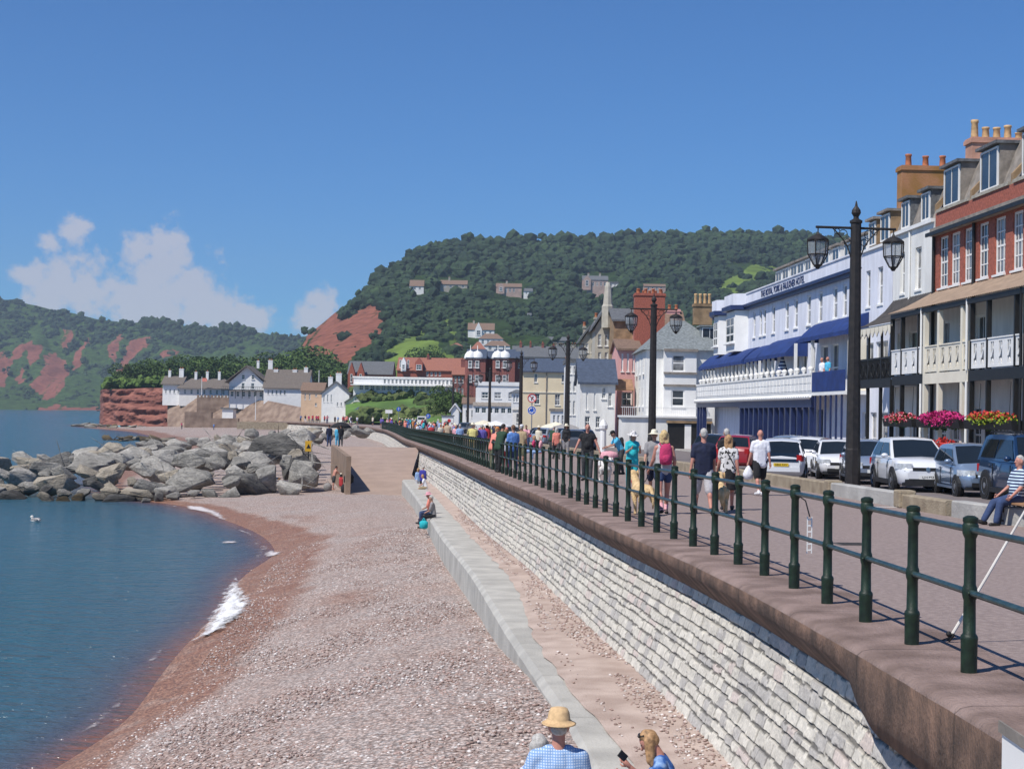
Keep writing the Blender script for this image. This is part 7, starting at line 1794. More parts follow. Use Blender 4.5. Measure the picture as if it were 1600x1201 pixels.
for k in range(4):
    v, f, C = tree_mesh(40 + k); o = npmesh('crown', v, f, TLEAF, smooth=False, cols={'col': C}); mb = MB(); mb.tube([(0, 0, -.1), (.01, 0, .4), (0, .02, .9)], [.055, .04, .02], 7)
    for q in range(4): a = q * 1.6; mb.tube([(0, 0, .4 + .05 * q), (.18 * math.cos(a), .18 * math.sin(a), .68), (.36 * math.cos(a), .36 * math.sin(a), .95)], [.026, .018, .008], 5)
    t_ = mb.build('trunk', BARK); TREES.append((o.data, t_.data)); bpy.data.objects.remove(o); bpy.data.objects.remove(t_)
tr_ = random.Random(3)
def tree(px, yb, yt, Y, label, grp='trees behind the cottages', name='broadleaf_tree', wide=1.0, z=None):
    s = (yb - yt) * Y / F / 1.75; e = empty(name, AT(px, yb, Y), tr_.uniform(0, 6.28), label, 'tree', grp); k = tr_.randrange(4)
    c = link('crown', TREES[k][0], None, e); t = link('trunk', TREES[k][1], None, e); e.scale = (s * wide, s * wide, s)
    return e
for k, (px, yb, yt, Y) in enumerate([(200, 612, 578, 540), (222, 612, 566, 548), (245, 614, 560, 552), (268, 614, 556, 560), (292, 614, 550, 566), (318, 612, 550, 570), (342, 612, 556, 560), (365, 610, 552, 575), (385, 610, 556, 575), (430, 610, 556, 560), (448, 610, 548, 580), (470, 610, 539, 590), (478, 612, 552, 560), (497, 614, 556, 550), (515, 616, 562, 540), (532, 616, 566, 530), (405, 612, 552, 590), (457, 612, 560, 540), (212, 615, 590, 520), (235, 615, 588, 522), (182, 612, 594, 535)]):
    tree(px, yb, yt, Y, 'dense green tree behind %s' % ('the headland' if px < 250 else 'the thatched cottage' if px < 350 else 'the gabled white house' if px < 420 else 'the dormered white house' if px < 485 else 'the apricot house'), wide=1.55)
for (px, yb, yt, Y, lb) in [(712, 655, 600, 330, 'palm-like dark tree left of the domed mansions'), (722, 655, 612, 325, 'bushy tree beside the low white wing'), (697, 655, 618, 340, 'small tree behind the far lamp posts'), (683, 600, 550, 640, 'dark tree beside the hillside lane'), (675, 604, 540, 650, 'tall dark tree clump on the meadow'), (600, 604, 578, 640, 'round tree at the foot of the cliff meadow')]:
    tree(px, yb, yt, Y, lb, grp='trees above the town', wide=1.3)
for k in range(60):
    px = tr_.uniform(168, 262); pass
# gorse on the headland edge
pts = [AT(tr_.uniform(166, 262), tr_.uniform(600, 607), tr_.uniform(515, 530))[:] for _ in range(120)]
crowns('headland_scrub', pts, [1.6] * 120, LEAFV, 'bright green scrub along the top of the red headland', 'shrubs', 3, seed=12, col=((.04, .08, .015), (.11, .17, .03)))

# ---- clear air: thin haze round everything
def haze():
    mb = MB(); mb.bx(-3500, 2500, -120, 3600, -14, 330); o = mb.mesh('haze'); m = bpy.data.materials.new('haze_air'); m.use_nodes = True; t = m.node_tree; t.nodes.clear()
    out_ = N('ShaderNodeOutputMaterial', t); v_ = N('ShaderNodeVolumePrincipled', t); v_.inputs['Color'].default_value = (.72, .86, 1.0, 1); v_.inputs['Density'].default_value = .00015; v_.inputs['Anisotropy'].default_value = .2
    t.links.new(v_.outputs[0], out_.inputs['Volume']); ob = link('haze', o, m); tag(ob, kind='stuff', label='thin blue sea haze in the air', cat='haze'); return ob
haze()
# ================================================================== railing, lamps, low wall, cars, street furniture
def post_mesh():
    mb = MB(); mb.lathe([(.062, 0), (.062, .10), (.064, .25), (.067, .27), (.064, .29), (.049, .31), (.046, .56), (.054, .58), (.060, .62), (.054, .66), (.046, .68), (.043, 1.03), (.052, 1.05), (.060, 1.07), (.062, 1.13), (.054, 1.15), (.060, 1.165), (.058, 1.19), (.03, 1.205)], 14)
    mb.ball((-.03, -.07, .62), .013); me = mb.mesh('post', True); me.set_sharp_from_angle(angle=R(40)); me.materials.append(GREENP); return me
PM = post_mesh()
ry = [12.25 - 1.5 * 5]
while ry[-1] < 262: 
    Y = ry[-1]; dx = rail_x(Y + .5) - rail_x(Y - .5); ry.append(Y + 1.55 / math.hypot(1, dx))
# shift so that one post stands at Y = 12.25
i0 = min(range(len(ry)), key=lambda i: abs(ry[i] - 12.25)); sh_ = 12.25 - ry[i0]; ry = [y + sh_ for y in ry]
rail = empty('promenade_railing', (rail_x(10), 10, pz(10)), 0, 'dark green iron railing with two rails along the top of the sea wall', 'railing')
bpy.context.view_layer.update()
RI = rail.matrix_world.inverted()
ry = [y for y in ry if y > 6]
for Y in ry[:100]:
    o = link('post', PM, None, rail, RI @ Vector((rail_x(Y), Y, pz(Y)))); o.rotation_euler = (0, 0, random.uniform(-.3, .3))
pv_ = np.array([q.co[:] for q in PM.vertices]); pf_ = [tuple(p.vertices) for p in PM.polygons]
mb = MB()
for Y in ry[100:]: 
    q = RI @ Vector((rail_x(Y), Y, pz(Y))); mb.lathe([(.07, 0), (.07, .3), (.052, .34), (.05, 1.05), (.084, 1.08), (.084, 1.2)], 6, q)
o = mb.build('far_posts', GREENP, rail); tag(o, kind='stuff')
for h, nm in ((1.10, 'top_rail'), (.62, 'lower_rail')):
    mb = MB(); mb.tube([RI @ Vector((rail_x(Y), Y, pz(Y) + h)) for Y in [ry[0] - 1.5] + ry], .027, 8); mb.build(nm, RAILP, rail, True)
# life-line gauge hanging on a post, tag and white board
Y = ry[min(range(len(ry)), key=lambda i: abs(ry[i] - 18.8))]
g = empty('hanging_gauge', (rail_x(Y) + .16, Y - .05, pz(Y) + .42), 0, 'white ladder-like tag hanging from the railing', 'tag'); mb = MB(); mb.bx(-.03, -.02, -.008, .008, 0, .42); mb.bx(.02, .03, -.008, .008, 0, .42)
for k in range(6): mb.bx(-.02, .02, -.008, .008, .03 + k * .07, .045 + k * .07)
mb.build('frame', WHITE, g); mb = MB(); mb.tube([(0, 0, .42), (-.05, 0, .60), (-.16, .03, .68)], .008, 5); mb.build('cord', BLACKP, g)
# fishing rod leaning on the railing
p0 = ON(1482, 1004, pz); p1 = AT(1602, 797, 13.9)
fr_ = empty('fishing_rod', p0, 0, 'pale fishing rod leaning against the railing with its dark butt on the ground', 'rod'); d = p1 - p0
mb = MB(); mb.tube([(0, 0, .02), d * .5, d * 1.25], [.016, .014, .009], 8); mb.build('blank', mat('pale_rod', (.70, .66, .60), .5), fr_); mb = MB(); mb.tube([d * -.01 + Vector((0, 0, .03)), d * .07], .02, 8); mb.ball(d * .05 + Vector((-.03, 0, .02)), .026, .03, .026); mb.tube([d * .05, d * .05 + Vector((-.09, -.03, -.03))], .008, 5); mb.build('reel_seat', BLACKP, fr_)
q = AT(1606, 1190, 9.3); bd = empty('white_board', q, R(-91), 'corner of a white notice board fixed to the coping face', 'board'); mb = MB(); mb.bx(-.45, .45, -.02, .02, -.5, .12); mb.build('panel', WHITE, bd); mb = MB(); mb.bx(-.48, .48, -.035, -.021, .08, .15); mb.build('frame', LEAD, bd)

# ---- low wall between promenade and parking
def lowwall(y0, y1, key, label, h=.36, mt=OLDCONC):
    yy = np.linspace(y0, y1, max(2, int((y1 - y0) / 1.0))); v = []
    for Y in yy:
        x = lw_x(Y); z = pz(Y); j = .012 * fbm(Y * 2, 1)
        for dx, dz in ((0, -.05), (0 + j, h - .03), (.03 + j, h), (.30, h), (.32, -.05)): v.append((x + dx, Y, z + dz))
    f = list(map(tuple, gridfaces(len(yy), 5))); n = len(yy); f += [tuple(range(5))[::-1], tuple(range((n - 1) * 5, n * 5))]
    mb = MB(); mb.add(v, f); return tag(mb.build('low_wall', mt), label, 'wall')
gaps = [(22, 29.0, 'mossy concrete low wall behind the bench'), (29.4, 34.6, 'pale concrete low wall section behind the seated man'), (35.0, 38.2, 'darker concrete low wall section before the blue-grey car'), (38.6, 44.6, 'grey concrete low wall section before the white crossover'), (45.0, 62, 'long mossy low wall from the big lamp post onwards'), (62.4, 92, 'low wall along the road beyond the white hatchback'), (92.5, 165, 'far low wall along the promenade road')]
PALEC = mat('pale_wall_concrete', (.33, .32, .30), .9, 0, 1.5, .4, 14, col2=(.45, .44, .41))
for k, (a, b, lb) in enumerate(gaps): lowwall(a, b, k, lb, .36 if k not in (2,) else .33, PALEC if k in (1, 3) else OLDCONC)
for Y, lb in ((38.4, 'chunky stone pier in the low wall near the white crossover'), (44.8, 'rounded stone pier in the low wall by the lamp post')):
    mb = MB(); mb.bx(-.06, .36, -.28, .28, 0, .42); o = bevel(mb.build('wall_pier', OLDCONC), .04); o.location = (lw_x(Y), Y, pz(Y)); tag(o, lb, 'pier')

# ---- lamp posts
LGL = mat('lantern_glass', (.42, .45, .47), .12, .2, 2, spec=.6)
LGL.node_tree.nodes['Principled BSDF'].inputs['Alpha'].default_value = .38
def lantern(parent, c, detail=True):
    f = bpy.data.objects.new('lantern', None); COL.objects.link(f); f.parent = parent; f.location = c
    mb = MB(); mb.lathe([(.33, -.20), (.36, -.17), (.36, -.14), (.22, -.04), (.06, .03), (.03, .10)], 8); mb.build('lantern_cap', LAMPB, f)
    mb = MB(); mb.lathe([(.12, -.95), (.31, -.62), (.335, -.20)], 6); gl = mb.build('lantern_glazing', LGL, f)
    mb = MB()
    for k in range(6):
        a = 2 * PI * k / 6; pts_ = [(r * math.cos(a), r * math.sin(a), z) for r, z in ((.13, -.96), (.32, -.62), (.345, -.19))]; mb.tube(pts_, .02, 5)
    for r, z in ((.13, -.96), (.32, -.62), (.345, -.19)): mb.tube([(r * math.cos(a), r * math.sin(a), z) for a in np.linspace(0, 2 * PI, 7)], .02, 5)
    mb.lathe([(.05, -1.08), (.10, -1.0), (.12, -.98)], 6); mb.tube([(0, 0, -.98), (0, 0, -.6)], .03, 6)
    mb.build('lantern_frame', LAMPB, f)
    return f
def lamp_proto(detail):
    e = bpy.data.objects.new('street_lamp', None); COL.objects.link(e)
    mb = MB(); mb.lathe([(.25, -.1), (.24, 1.2), (.225, 1.25), (.165, 8.42), (.20, 8.45), (.20, 8.52), (.09, 8.58), (.08, 8.64), (.15, 8.76), (.135, 8.86), (.05, 8.98), (.015, 9.15)], 8, ph=PI / 8)
    mb.build('post', LAMPB, e)
    mb = MB(); mb.tube([(-1.32, 0, 8.28), (1.32, 0, 8.28)], .045, 6)
    for s in (-1, 1):
        mb.tube([(s * .16, 0, 7.35)] + [(s * (.16 + .62 * t), 0, 7.35 + .92 * t ** .6) for t in (.2, .4, .6, .8, 1)], .022, 5)
        if detail:
            for (cx, cz, r) in ((.42, 8.08, .14), (.62, 8.16, .09), (.28, 7.82, .11)): mb.tube([(s * (cx + r * math.cos(a)), 0, cz + r * math.sin(a)) for a in np.linspace(0, 2 * PI, 11)], .014, 4)
        mb.tube([(s * 1.25, 0, 8.28), (s * 1.25, 0, 8.08)], .02, 5)
    mb.build('crossarm', LAMPB, e)
    for s in (-1, 1): lantern(e, (s * 1.25, 0, 8.02))
    return e
LP0 = lamp_proto(True)
def place_lamp(px, ytop, label, first=False, Y=None):
    # the lamp is 9.05 m tall and stands on the promenade level
    Y = Y or 60.0
    for _ in range(40):
        d = ray(px, ytop); zt = CAM.z + d.z / d.y * Y; Yn = (pz(Y) + 9.05 - CAM.z) / (d.z / d.y); Y = .5 * Y + .5 * max(20, min(600, Yn))
    p = AT(px, ytop, Y); o = LP0 if first else copy_tree(LP0)
    o.location = (p.x, Y, pz(Y)); o.rotation_euler = (0, 0, .12 if first else random.uniform(.0, .2))
    return tag(o, label, 'lamp post', 'tall twin-lantern promenade lamps')
LL = [(1338, 319, 'nearest tall black lamp post with two hexagonal lanterns, by the white crossover car'), (1022, 461, 'second tall black lamp post, in front of the white corner house'), (888, 522, 'third tall lamp post, right of the cream house'), (815, 548, 'fourth tall lamp post, beside the roundabout sign'), (766, 574, 'fifth lamp post, before the white cafe'), (732, 585, 'sixth lamp post, left end of the cafe')] + \
     [(x, y, 'slim dark lamp post in the receding row before the green bank') for x, y in ((708, 596), (691, 600), (676, 606), (665, 609), (654, 613), (640, 615))]
for k, (x, y, lb) in enumerate(LL): place_lamp(x, y, lb, k == 0)
for x, y in ((612, 622),): place_lamp(x, y, 'slim lamp post standing alone where the promenade bends')
# a few on the far curve
# ---- signs
def sign_pole(px, yb, Y, h, label, plates, name='road_sign'):
    p = AT(px, yb, Y); e = empty(name, (p.x, Y, pz(Y)), 0, label, 'road sign'); mb = MB(); mb.tube([(0, 0, 0), (0, 0, h)], .05, 8); mb.build('pole', STEEL, e)
    for fn in plates: fn(e)
    return e
SBLUE = mat('sign_blue', (.01, .09, .50), .5, .03, 2); SWHITE = mat('sign_white', (.78, .78, .78), .5, .02, 2); SRED = mat('sign_red', (.55, .02, .02), .5, .03, 2)
def roundabout(z, r):
    def f(e):
        mb = MB(); mb.tube([(0, -.06, z), (0, -.09, z)], r, 24); d = mb.build('sign_plate', SBLUE, e)
        mb = MB()
        for k in range(3):
            a0 = 2 * PI * k / 3; pts_ = [(r * .58 * math.cos(a0 + t), -.10, z + r * .58 * math.sin(a0 + t)) for t in np.linspace(0, 1.25, 6)]; mb.tube(pts_, r * .095, 4)
            a = a0 - .1; c = Vector((r * .58 * math.cos(a), -.10, z + r * .58 * math.sin(a))); tx = Vector((math.sin(a), 0, -math.cos(a))); rx = Vector((math.cos(a), 0, math.sin(a)))
            mb.poly([c + tx * r * .30, c + rx * r * .25, c - rx * r * .25])
        mb.build('arrows', SWHITE, d)
        mb = MB(); mb.tube([(r * .97 * math.cos(t), -.09, z + r * .97 * math.sin(t)) for t in np.linspace(0, 2 * PI, 25)], r * .035, 4); mb.build('rim', SWHITE, d)
    return f
def noentry_arrow(z, r):
    def f(e):
        mb = MB(); mb.tube([(0, -.06, z), (0, -.085, z)], r, 20); d = mb.build('sign_plate', SWHITE, e); mb = MB(); mb.tube([(r * .92 * math.cos(t), -.09, z + r * .92 * math.sin(t)) for t in np.linspace(0, 2 * PI, 21)], r * .10, 4); mb.tube([(-r * .62, -.092, z + r * .62), (r * .62, -.092, z - r * .62)], r * .09, 4); mb.build('red_ring', SRED, d)
        mb = MB(); mb.tube([(-r * .1, -.10, z - r * .5), (-r * .1, -.10, z + .1 * r), (r * .3, -.10, z + .4 * r)], r * .09, 4); mb.build('arrow', BLACKP, d)
    return f
s_ = 150 / F; sg_ = sign_pole(831, 640, 150, 3.9, 'blue roundabout sign under a red ringed sign before the cream house', [roundabout((AT(831, 641, 150).z - pz(150)), .40), noentry_arrow(AT(831, 622, 150).z - pz(150), .42)])
for (x, y, Y, lb) in ((623, 639, 330, 'small blue round sign on the green bank'), (669, 650, 300, 'small blue round sign among the far lamp posts')):
    z = AT(x, y, Y).z - pz(Y)
    def pl(e, z=z): mb = MB(); mb.tube([(0, -.06, z), (0, -.09, z)], .45, 16); d = mb.build('sign_plate', SBLUE, e); mb = MB(); mb.tube([(0, -.10, z - .22), (0, -.10, z + .1)], .06, 4); mb.tube([(-.15, -.1, z + .05), (0, -.1, z + .25), (.15, -.1, z + .05)], .05, 4); mb.build('arrow', SWHITE, d)
    sign_pole(x, y, Y, z + .5, lb, [pl])
pb = pbox('white_sign_board', 602, 613, 640, 645.5, 300, .1, WHITE, None, 'small white sign board on the bank beside the lone lamp post', 'sign board'); mb = MB(); mb.bx(.6, .7, .02, .08, -2, 0); mb.build('leg', STEEL, pb)
kio = pbox('poster_kiosk', 690, 708, 650, 672, 262, 2.2, WHITE, None, 'white kiosk with a small red disc among the lamp posts', 'kiosk'); mb = MB(); mb.tube([(1.2, -.02, 1.6), (1.2, -.05, 1.6)], .28, 12); mb.build('red_disc', SRED, kio); mb = MB(); mb.bx(-.1, 2.0, -.15, 2.3, 2.31, 2.5); mb.build('roof', SLATE, kio)
sh = pbox('dark_shelter', 632, 652, 654, 664, 290, 3, SLATEB, None, 'dark flat-roofed shelter on the far promenade', 'shelter'); vn = pbox('white_van', 652, 665, 650, 660, 282, 4, WHITE, None, 'white van body seen end on beyond the shelter', 'van'); mb = MB(); mb.bx(.12, 1.3, -.03, -.002, .55, .95); mb.build('window', GLASS, vn)
for q in (.1, 1.15):
    mb = MB(); mb.tube([(q, .3, -.1), (q + .22, .3, -.1)], .3, 12); mb.build('wheel', BLACKP, vn)
# parasols and marquee before the cafe
for (x, y, Y, lb, mt) in ((756, 657, 175, 'cream cafe parasol left of the kiosk corner', CREAMF), (775, 658, 170, 'white cafe parasol right of the fifth lamp', WHT), (868, 660, 140, 'pale parasol in front of the cream house', CREAMF), (884, 662, 135, 'grey parasol beside the third lamp post', GRY)):
    p = AT(x, y, Y); e = empty('parasol', (p.x, Y, pz(Y)), 0, lb, 'parasol', 'cafe parasols'); h = p.z - pz(Y); mb = MB(); mb.lathe([(1.45, h - .45), (.9, h - .2), (.06, h + .05)], 8); mb.build('canopy', mt, e); mb = MB(); mb.tube([(0, 0, 0), (0, 0, h + .1)], .03, 6); mb.build('pole', WHITE, e)
# white ornamental post on the promenade (near the corner house)
p = ON(950, 735, pz); e = empty('white_pillar', (p.x + 4.5, 74, pz(74)), 0, 'white ornamental pillar with a domed cap beside the pink house', 'pillar'); p = AT(943, 645, 74); e.location = (p.x, 74, pz(74)); e.scale = (.5, .5, .85); mb = MB(); mb.lathe([(.42, 0), (.42, .2), (.30, .25), (.28, 1.9), (.40, 1.98), (.42, 2.15), (.30, 2.3), (.15, 2.45), (.03, 2.5)], 10); mb.build('shaft', WHITE, e)
# yellow warning sign and other bits by the boulders
q = AT(482, 703, 120.5); e = empty('warning_sign', q + Vector((0, 0, -1.6)), .1, 'yellow warning board on a post among the boulders', 'sign'); mb = MB(); mb.bx(-.26, .26, -.04, 0, 1.5, 2.3); mb.build('board', mat('warning_yellow', (.72, .40, .02), .6, .08, 2), e); mb = MB(); mb.bx(-.05, .05, .002, .08, 0, 2.4); mb.build('post', BLACKP, e); mb = MB(); mb.prism([(-.16, 1.75), (.16, 1.75), (0, 2.08)], 'y', -.06, -.042); mb.build('symbol', BLACKP, e)
# sun umbrella on the groyne
q = AT(533, 664, 138.5); e = empty('sun_umbrella', q, 0, 'black sun umbrella open above the people on the groyne wall', 'umbrella'); mb = MB(); mb.lathe([(.95, -.25), (.7, .05), (.3, .22), (.03, .27)], 10); mb.build('canopy', BLK, e, True); mb = MB(); mb.tube([(0, 0, -1.0), (0, 0, .3)], .02, 5); mb.build('shaft', STEEL, e)
# bags, towels
for (x, y, Y, r, mt, lb) in ((545, 747, 113.5, .35, BLK, 'black bag leaning on the slipway wall'), (512, 762, 117, .3, GRY, 'grey rucksack at the foot of the slipway wall'), (540, 765, 114.5, .33, BLK, 'dark bag on the shingle by the slipway'), (662, 819, 65.5, .17, TUR, 'turquoise bag on the shingle below the apron'), (660, 814, 66.5, .17, NVY, 'navy bag behind the turquoise bag')):
    q = AT(x, y, Y); mb = MB(); mb.lathe([(r * .6, -r), (r, -r * .8), (r * 1.05, .1), (r * .7, r * .8), (.05, r)], 10, sy=.7); mb.tube([(-r * .5, 0, r * .7), (0, 0, r * 1.5), (r * .5, 0, r * .7)], .03, 5); o = mb.build('beach_bag', mt, None, True); o.location = (q.x, Y, max(q.z, beach_z(q.x, Y) + r)); tag(o, lb, 'bag')
for (x, y, lb, mt) in ((376, 755, 'blue beach towel at the foot of the boulders', CYAN), (396, 752, 'white bundle beside the blue beach towel', WHT)):
    q = AT(x, y, 119.5); mb = MB()
    v = [(a * .9 - .9, b * .8, .10 * (1 + fbm(a, b, 1))) for b in np.linspace(0, 1, 4) for a in np.linspace(0, 2, 6)]; mb.add(v, list(map(tuple, gridfaces(4, 6)))); o = mb.build('beach_towel', mt, None, True); o.location = (q.x, 119.5, max(q.z, beach_z(q.x, 119.5))); tag(o, lb, 'towel')
# gull on the water
q = ON(55, 815, lambda Y: SEA_Z); e = empty('gull', q, 1.0, 'gull floating on the calm water', 'gull'); mb = MB(); mb.ball((0, 0, .08), .16, .34, .14, 10, 7); mb.ball((0, .27, .27), .085, .10, .085, 8, 6); capsule(mb, (0, .2, .12), (0, .27, .25), .08, .06); mb.build('body', FURW, e, True); mb = MB(); mb.tube([(0, .35, .26), (0, .45, .24)], [.025, .006], 6); mb.build('beak', YEL, e)
for s in (-1, 1): mb = MB(); mb.ball((s * .11, -.05, .13), .05, .30, .10, 8, 6); mb.build('wing', GRY, e, True)
# ---- bench
e = empty('park_bench', BENCH + Vector((-.02, -.95, 0)), PI / 2 + .05, 'wooden slatted bench with scrolled iron ends under the seated man', 'bench')
WOOD = mat('bench_wood', (.36, .20, .10), .6, .25, 3, .2, 20, stretch=(1, 12, 12))
mb = MB()
for k in range(5): mb.bx(-.95, .95, -.02 + .09 * k - .22, .055 + .09 * k - .22, .43, .465)
mb.build('seat', WOOD, e)
mb = MB()
for k in range(5): mb.bx(-.95, .95, -.27 - .035 * k, -.235 - .035 * k, .52 + .085 * k, .59 + .085 * k)
mb.build('backrest', WOOD, e)
for s in (-.82, .82):
    mb = MB(); mb.tube([(s, .25, 0), (s, .20, .42), (s, -.24, .42), (s, -.42, .98)], .032, 8); mb.tube([(s, -.36, 0), (s, -.24, .42)], .032, 8)
    mb.tube([(s, .22, .62), (s, .0, .68), (s, -.3, .66)], .028, 7); mb.tube([(s, .20, .42), (s, .22, .62)], .028, 7)
    for (cy, cz, r) in ((-.02, .20, .11), (.12, .30, .07), (-.15, .30, .07), (.0, .36, .05)): mb.tube([(s, cy + r * math.cos(a), cz + r * math.sin(a)) for a in np.linspace(0, 2 * PI, 13)], .018, 5)
    mb.tube([(s, .24, .08), (s, -.02, .08), (s, -.33, .08)], .02, 5); mb.build('bench_end', BLACKP, e)
# markings and patches on the promenade
for k, (x, y, w_, h_) in enumerate(((1372, 792, .55, .05),)):
    p = on_prom(x, y); mb = MB(); mb.bx(-w_, w_, -h_, h_, 0, .004); o = mb.build('paint_mark', WHITE, None, False, (p.x, p.y, pz(p.y) + .004)); tag(o, 'short worn white paint line on the promenade', 'marking')
for k, (x, y, lb) in enumerate(((1330, 850, 'square iron drain cover in the promenade before the low wall'), (905, 742, 'small iron cover in the promenade behind the black polo shirt'))):
    p = on_prom(x, y); e2 = empty('drain_cover', (p.x, p.y, pz(p.y) + .004), .1, lb, 'drain cover'); mb = MB(); mb.bx(-.25, .25, -.25, .25, 0, .006); mb.build('frame', mat('iron_cover', (.09, .08, .075), .7, .2, 9), e2); mb = MB()
    for q in range(6): mb.bx(-.2, .2, -.2 + .07 * q, -.165 + .07 * q, .0062, .011)
    mb.build('grating', mat('iron_grating', (.05, .045, .04), .7, .2, 9), e2)
# ---- cars
TYRE = mat('tyre_rubber', (.012, .012, .012), .85, .2, 9); RIM = mat('alloy_rim', (.45, .46, .48), .3, .1, 6, metal=.8); CGLASS = mat('car_glass', (.012, .016, .018), .04, .2, .6, spec=.8); TRIM = mat('black_plastic_trim', (.015, .015, .016), .6, .2, 8)
HLAMP = mat('headlamp_lens', (.50, .53, .56), .08, .25, 9, spec=.8); TLAMP = mat('tail_lamp', (.38, .01, .01), .2, .15, 6); CHROME = mat('chrome', (.6, .6, .62), .15, .05, 4, metal=1.0)
PLW = mat('white_plate', (.75, .75, .72), .5, .02, 2); PLY = mat('yellow_plate', (.72, .48, .02), .5, .03, 2)
def paint(key, col, metal=0.0): return mat('car_paint_' + key, col, .28, .03, .5, coat=1.0, metal=metal)
PW = paint('white', (.72, .73, .75)); PS = paint('silver_blue', (.28, .33, .42), .35); PDB = paint('dark_blue', (.010, .032, .085), .2); PR_ = paint('red', (.30, .012, .02)); PGB = paint('slate_blue', (.20, .27, .38), .3); PPU = paint('grey', (.13, .14, .16), .3); PBK = paint('black', (.012, .013, .015))
def wheel_obj(parent, x, y, r, w_, side):
    mb = MB(); a = [(r * .62, -w_ / 2), (r * .95, -w_ / 2), (r, -w_ * .3), (r, w_ * .3), (r * .95, w_ / 2), (r * .62, w_ / 2)]; mb.lathe(a, 22); mb.v = [(px, pz_ * side, py) for (px, py, pz_) in mb.v]
    o = mb.build('wheel', TYRE, parent, True, (x, y, r)); o.data.set_sharp_from_angle(angle=R(35))
    mb = MB(); mb.lathe([(r * .66, w_ * .30), (r * .64, w_ * .52), (r * .58, w_ * .46), (r * .56, w_ * .34)], 20)
    for k in range(6):
        a = 2 * PI * k / 6; c, s = math.cos(a), math.sin(a); q = .05
        mb.add([(c * .04 - s * q, s * .04 + c * q, w_ * .50), (c * .04 + s * q, s * .04 - c * q, w_ * .50), (c * r * .6 + s * q * .7, s * r * .6 - c * q * .7, w_ * .47), (c * r * .6 - s * q * .7, s * r * .6 + c * q * .7, w_ * .47)], [(0, 1, 2, 3)])
    mb.lathe([(.09, w_ * .4), (.085, w_ * .54), (.02, w_ * .55)], 10); mb.v = [(px, pz_ * side, py) for (px, py, pz_) in mb.v]; mb.build('rim', RIM, o)
    return o
def car(label, loc, yaw, pm, L=4.0, W=1.76, H=1.5, belt=.92, hood=.86, cabin=(-1.75, -1.2, .25, 1.0), wb=2.5, r=.31, clad=False, plate_f=None, plate_r=None, rails=False, name='parked_car', seethru=False, roofm=None, tail_low=.95, spare=False):
    """front at +x; cabin = rear base, rear roof, front roof, front base (x)"""
    e = empty(name, loc, yaw, label, 'car', 'cars parked along the sea front'); x0, x1 = -L / 2, L / 2; xf, xr = wb / 2 + .05, -wb / 2 + .05; w2 = W / 2
    # lower body, lofted
    st = [(x0, .80, .42, tail_low - .12, .35), (x0 + .06, .90, .30, tail_low - .02, .3), (x0 + .28, .985, .22, tail_low, .25), (cabin[0] + .25, 1, .20, belt + .02, .2), (0, 1, .20, belt, .2), (cabin[3] - .15, 1, .20, belt - .01, .2), (cabin[3] + .25, .99, .20, hood + .03, .2), (x1 - .55, .965, .20, hood - .03, .25), (x1 - .2, .90, .22, hood - .11, .3), (x1 - .05, .78, .27, hood - .24, .35), (x1, .66, .34, hood - .33, .4)]
    rings = []
    for (x, kw, zb, zt, fl) in st:
        w_ = w2 * kw; zm = zb + (zt - zb) * .52
        half = [(0, zb), (w_ * .82, zb), (w_ * .95, zb + .08), (w_, zm), (w_ * .985, zm + .12), (w_ * .955, zt - .10), (w_ * .90, zt - .02), (w_ * .74, zt + .015), (0, zt + .045)]
        rings.append([(x, y, z) for y, z in half] + [(x, -y, z) for y, z in half[-2:0:-1]])
    n = len(rings[0]); mb = MB(); v = [p for q in rings for p in q]; f = []
    for i in range(len(rings) - 1):
        for k in range(n): f.append((i * n + k, i * n + (k + 1) % n, (i + 1) * n + (k + 1) % n, (i + 1) * n + k))
    f += [tuple(range(n)), tuple(range((len(rings) - 1) * n, len(rings) * n))[::-1]]; mb.add(v, f)
    body = mb.build('body', pm, e, True); body.data.set_sharp_from_angle(angle=R(48))
    # cabin
    a, b, c, d = cabin; wb_, wt = w2 * .93, w2 * .72; zb = belt - .02; zr = H
    def sec(x, z): return x, z
    cx = [a, b, (b + c) / 2, c, d]; P = []
    def ring(xb, xt, kz):
        pass
    sideprof = [(a, zb), (a + (b - a) * .5, zb + (zr - zb) * .55), (b, zr - .05), (b + .18, zr), ((b + c) / 2, zr + .035), (c - .15, zr + .01), (c, zr - .035), (c + (d - c) * .5, zb + (zr - zb) * .48), (d, zb)]
    def wid(z): t = (z - zb) / (zr - zb); return wb_ + (wt - wb_) * min(1, max(0, t)) ** 1.25
    v = []; npf = len(sideprof)
    for (x, z) in sideprof:
        w_ = wid(z); v += [(x, -w_, z - .02), (x, -w_ * .80, z), (x, 0, z + .025), (x, w_ * .80, z), (x, w_, z - .02)]
    f = []
    for i in range(npf - 1):
        for k in range(4): f.append((i * 5 + k, (i + 1) * 5 + k, (i + 1) * 5 + k + 1, i * 5 + k + 1))
    f.append(tuple(i * 5 for i in range(npf))); f.append(tuple(i * 5 + 4 for i in range(npf))[::-1])
    mb = MB(); mb.add(v, f); cab = mb.build('cabin', pm, e, True); cab.data.set_sharp_from_angle(angle=R(40))
    # glass
    def strip_glass(pts, nm):   # pts: (x, z) from low to high, across the car
        mb = MB(); vv = []
        for (x, z, dx) in pts:
            w_ = wid(z) * .90; vv += [(x + dx, -w_, z + .004), (x + dx, 0, z + .032), (x + dx, w_, z + .004)]
        mb.add(vv, list(map(tuple, gridfaces(len(pts), 3)))); g = mb.build(nm, CGLASS, e, True)
    mid = (c + (d - c) * .5, zb + (zr - zb) * .48)
    def lerp2(p, q, t): return (p[0] + (q[0] - p[0]) * t, p[1] + (q[1] - p[1]) * t)
    p1, p2, p3 = (d, zb), mid, (c, zr - .035)
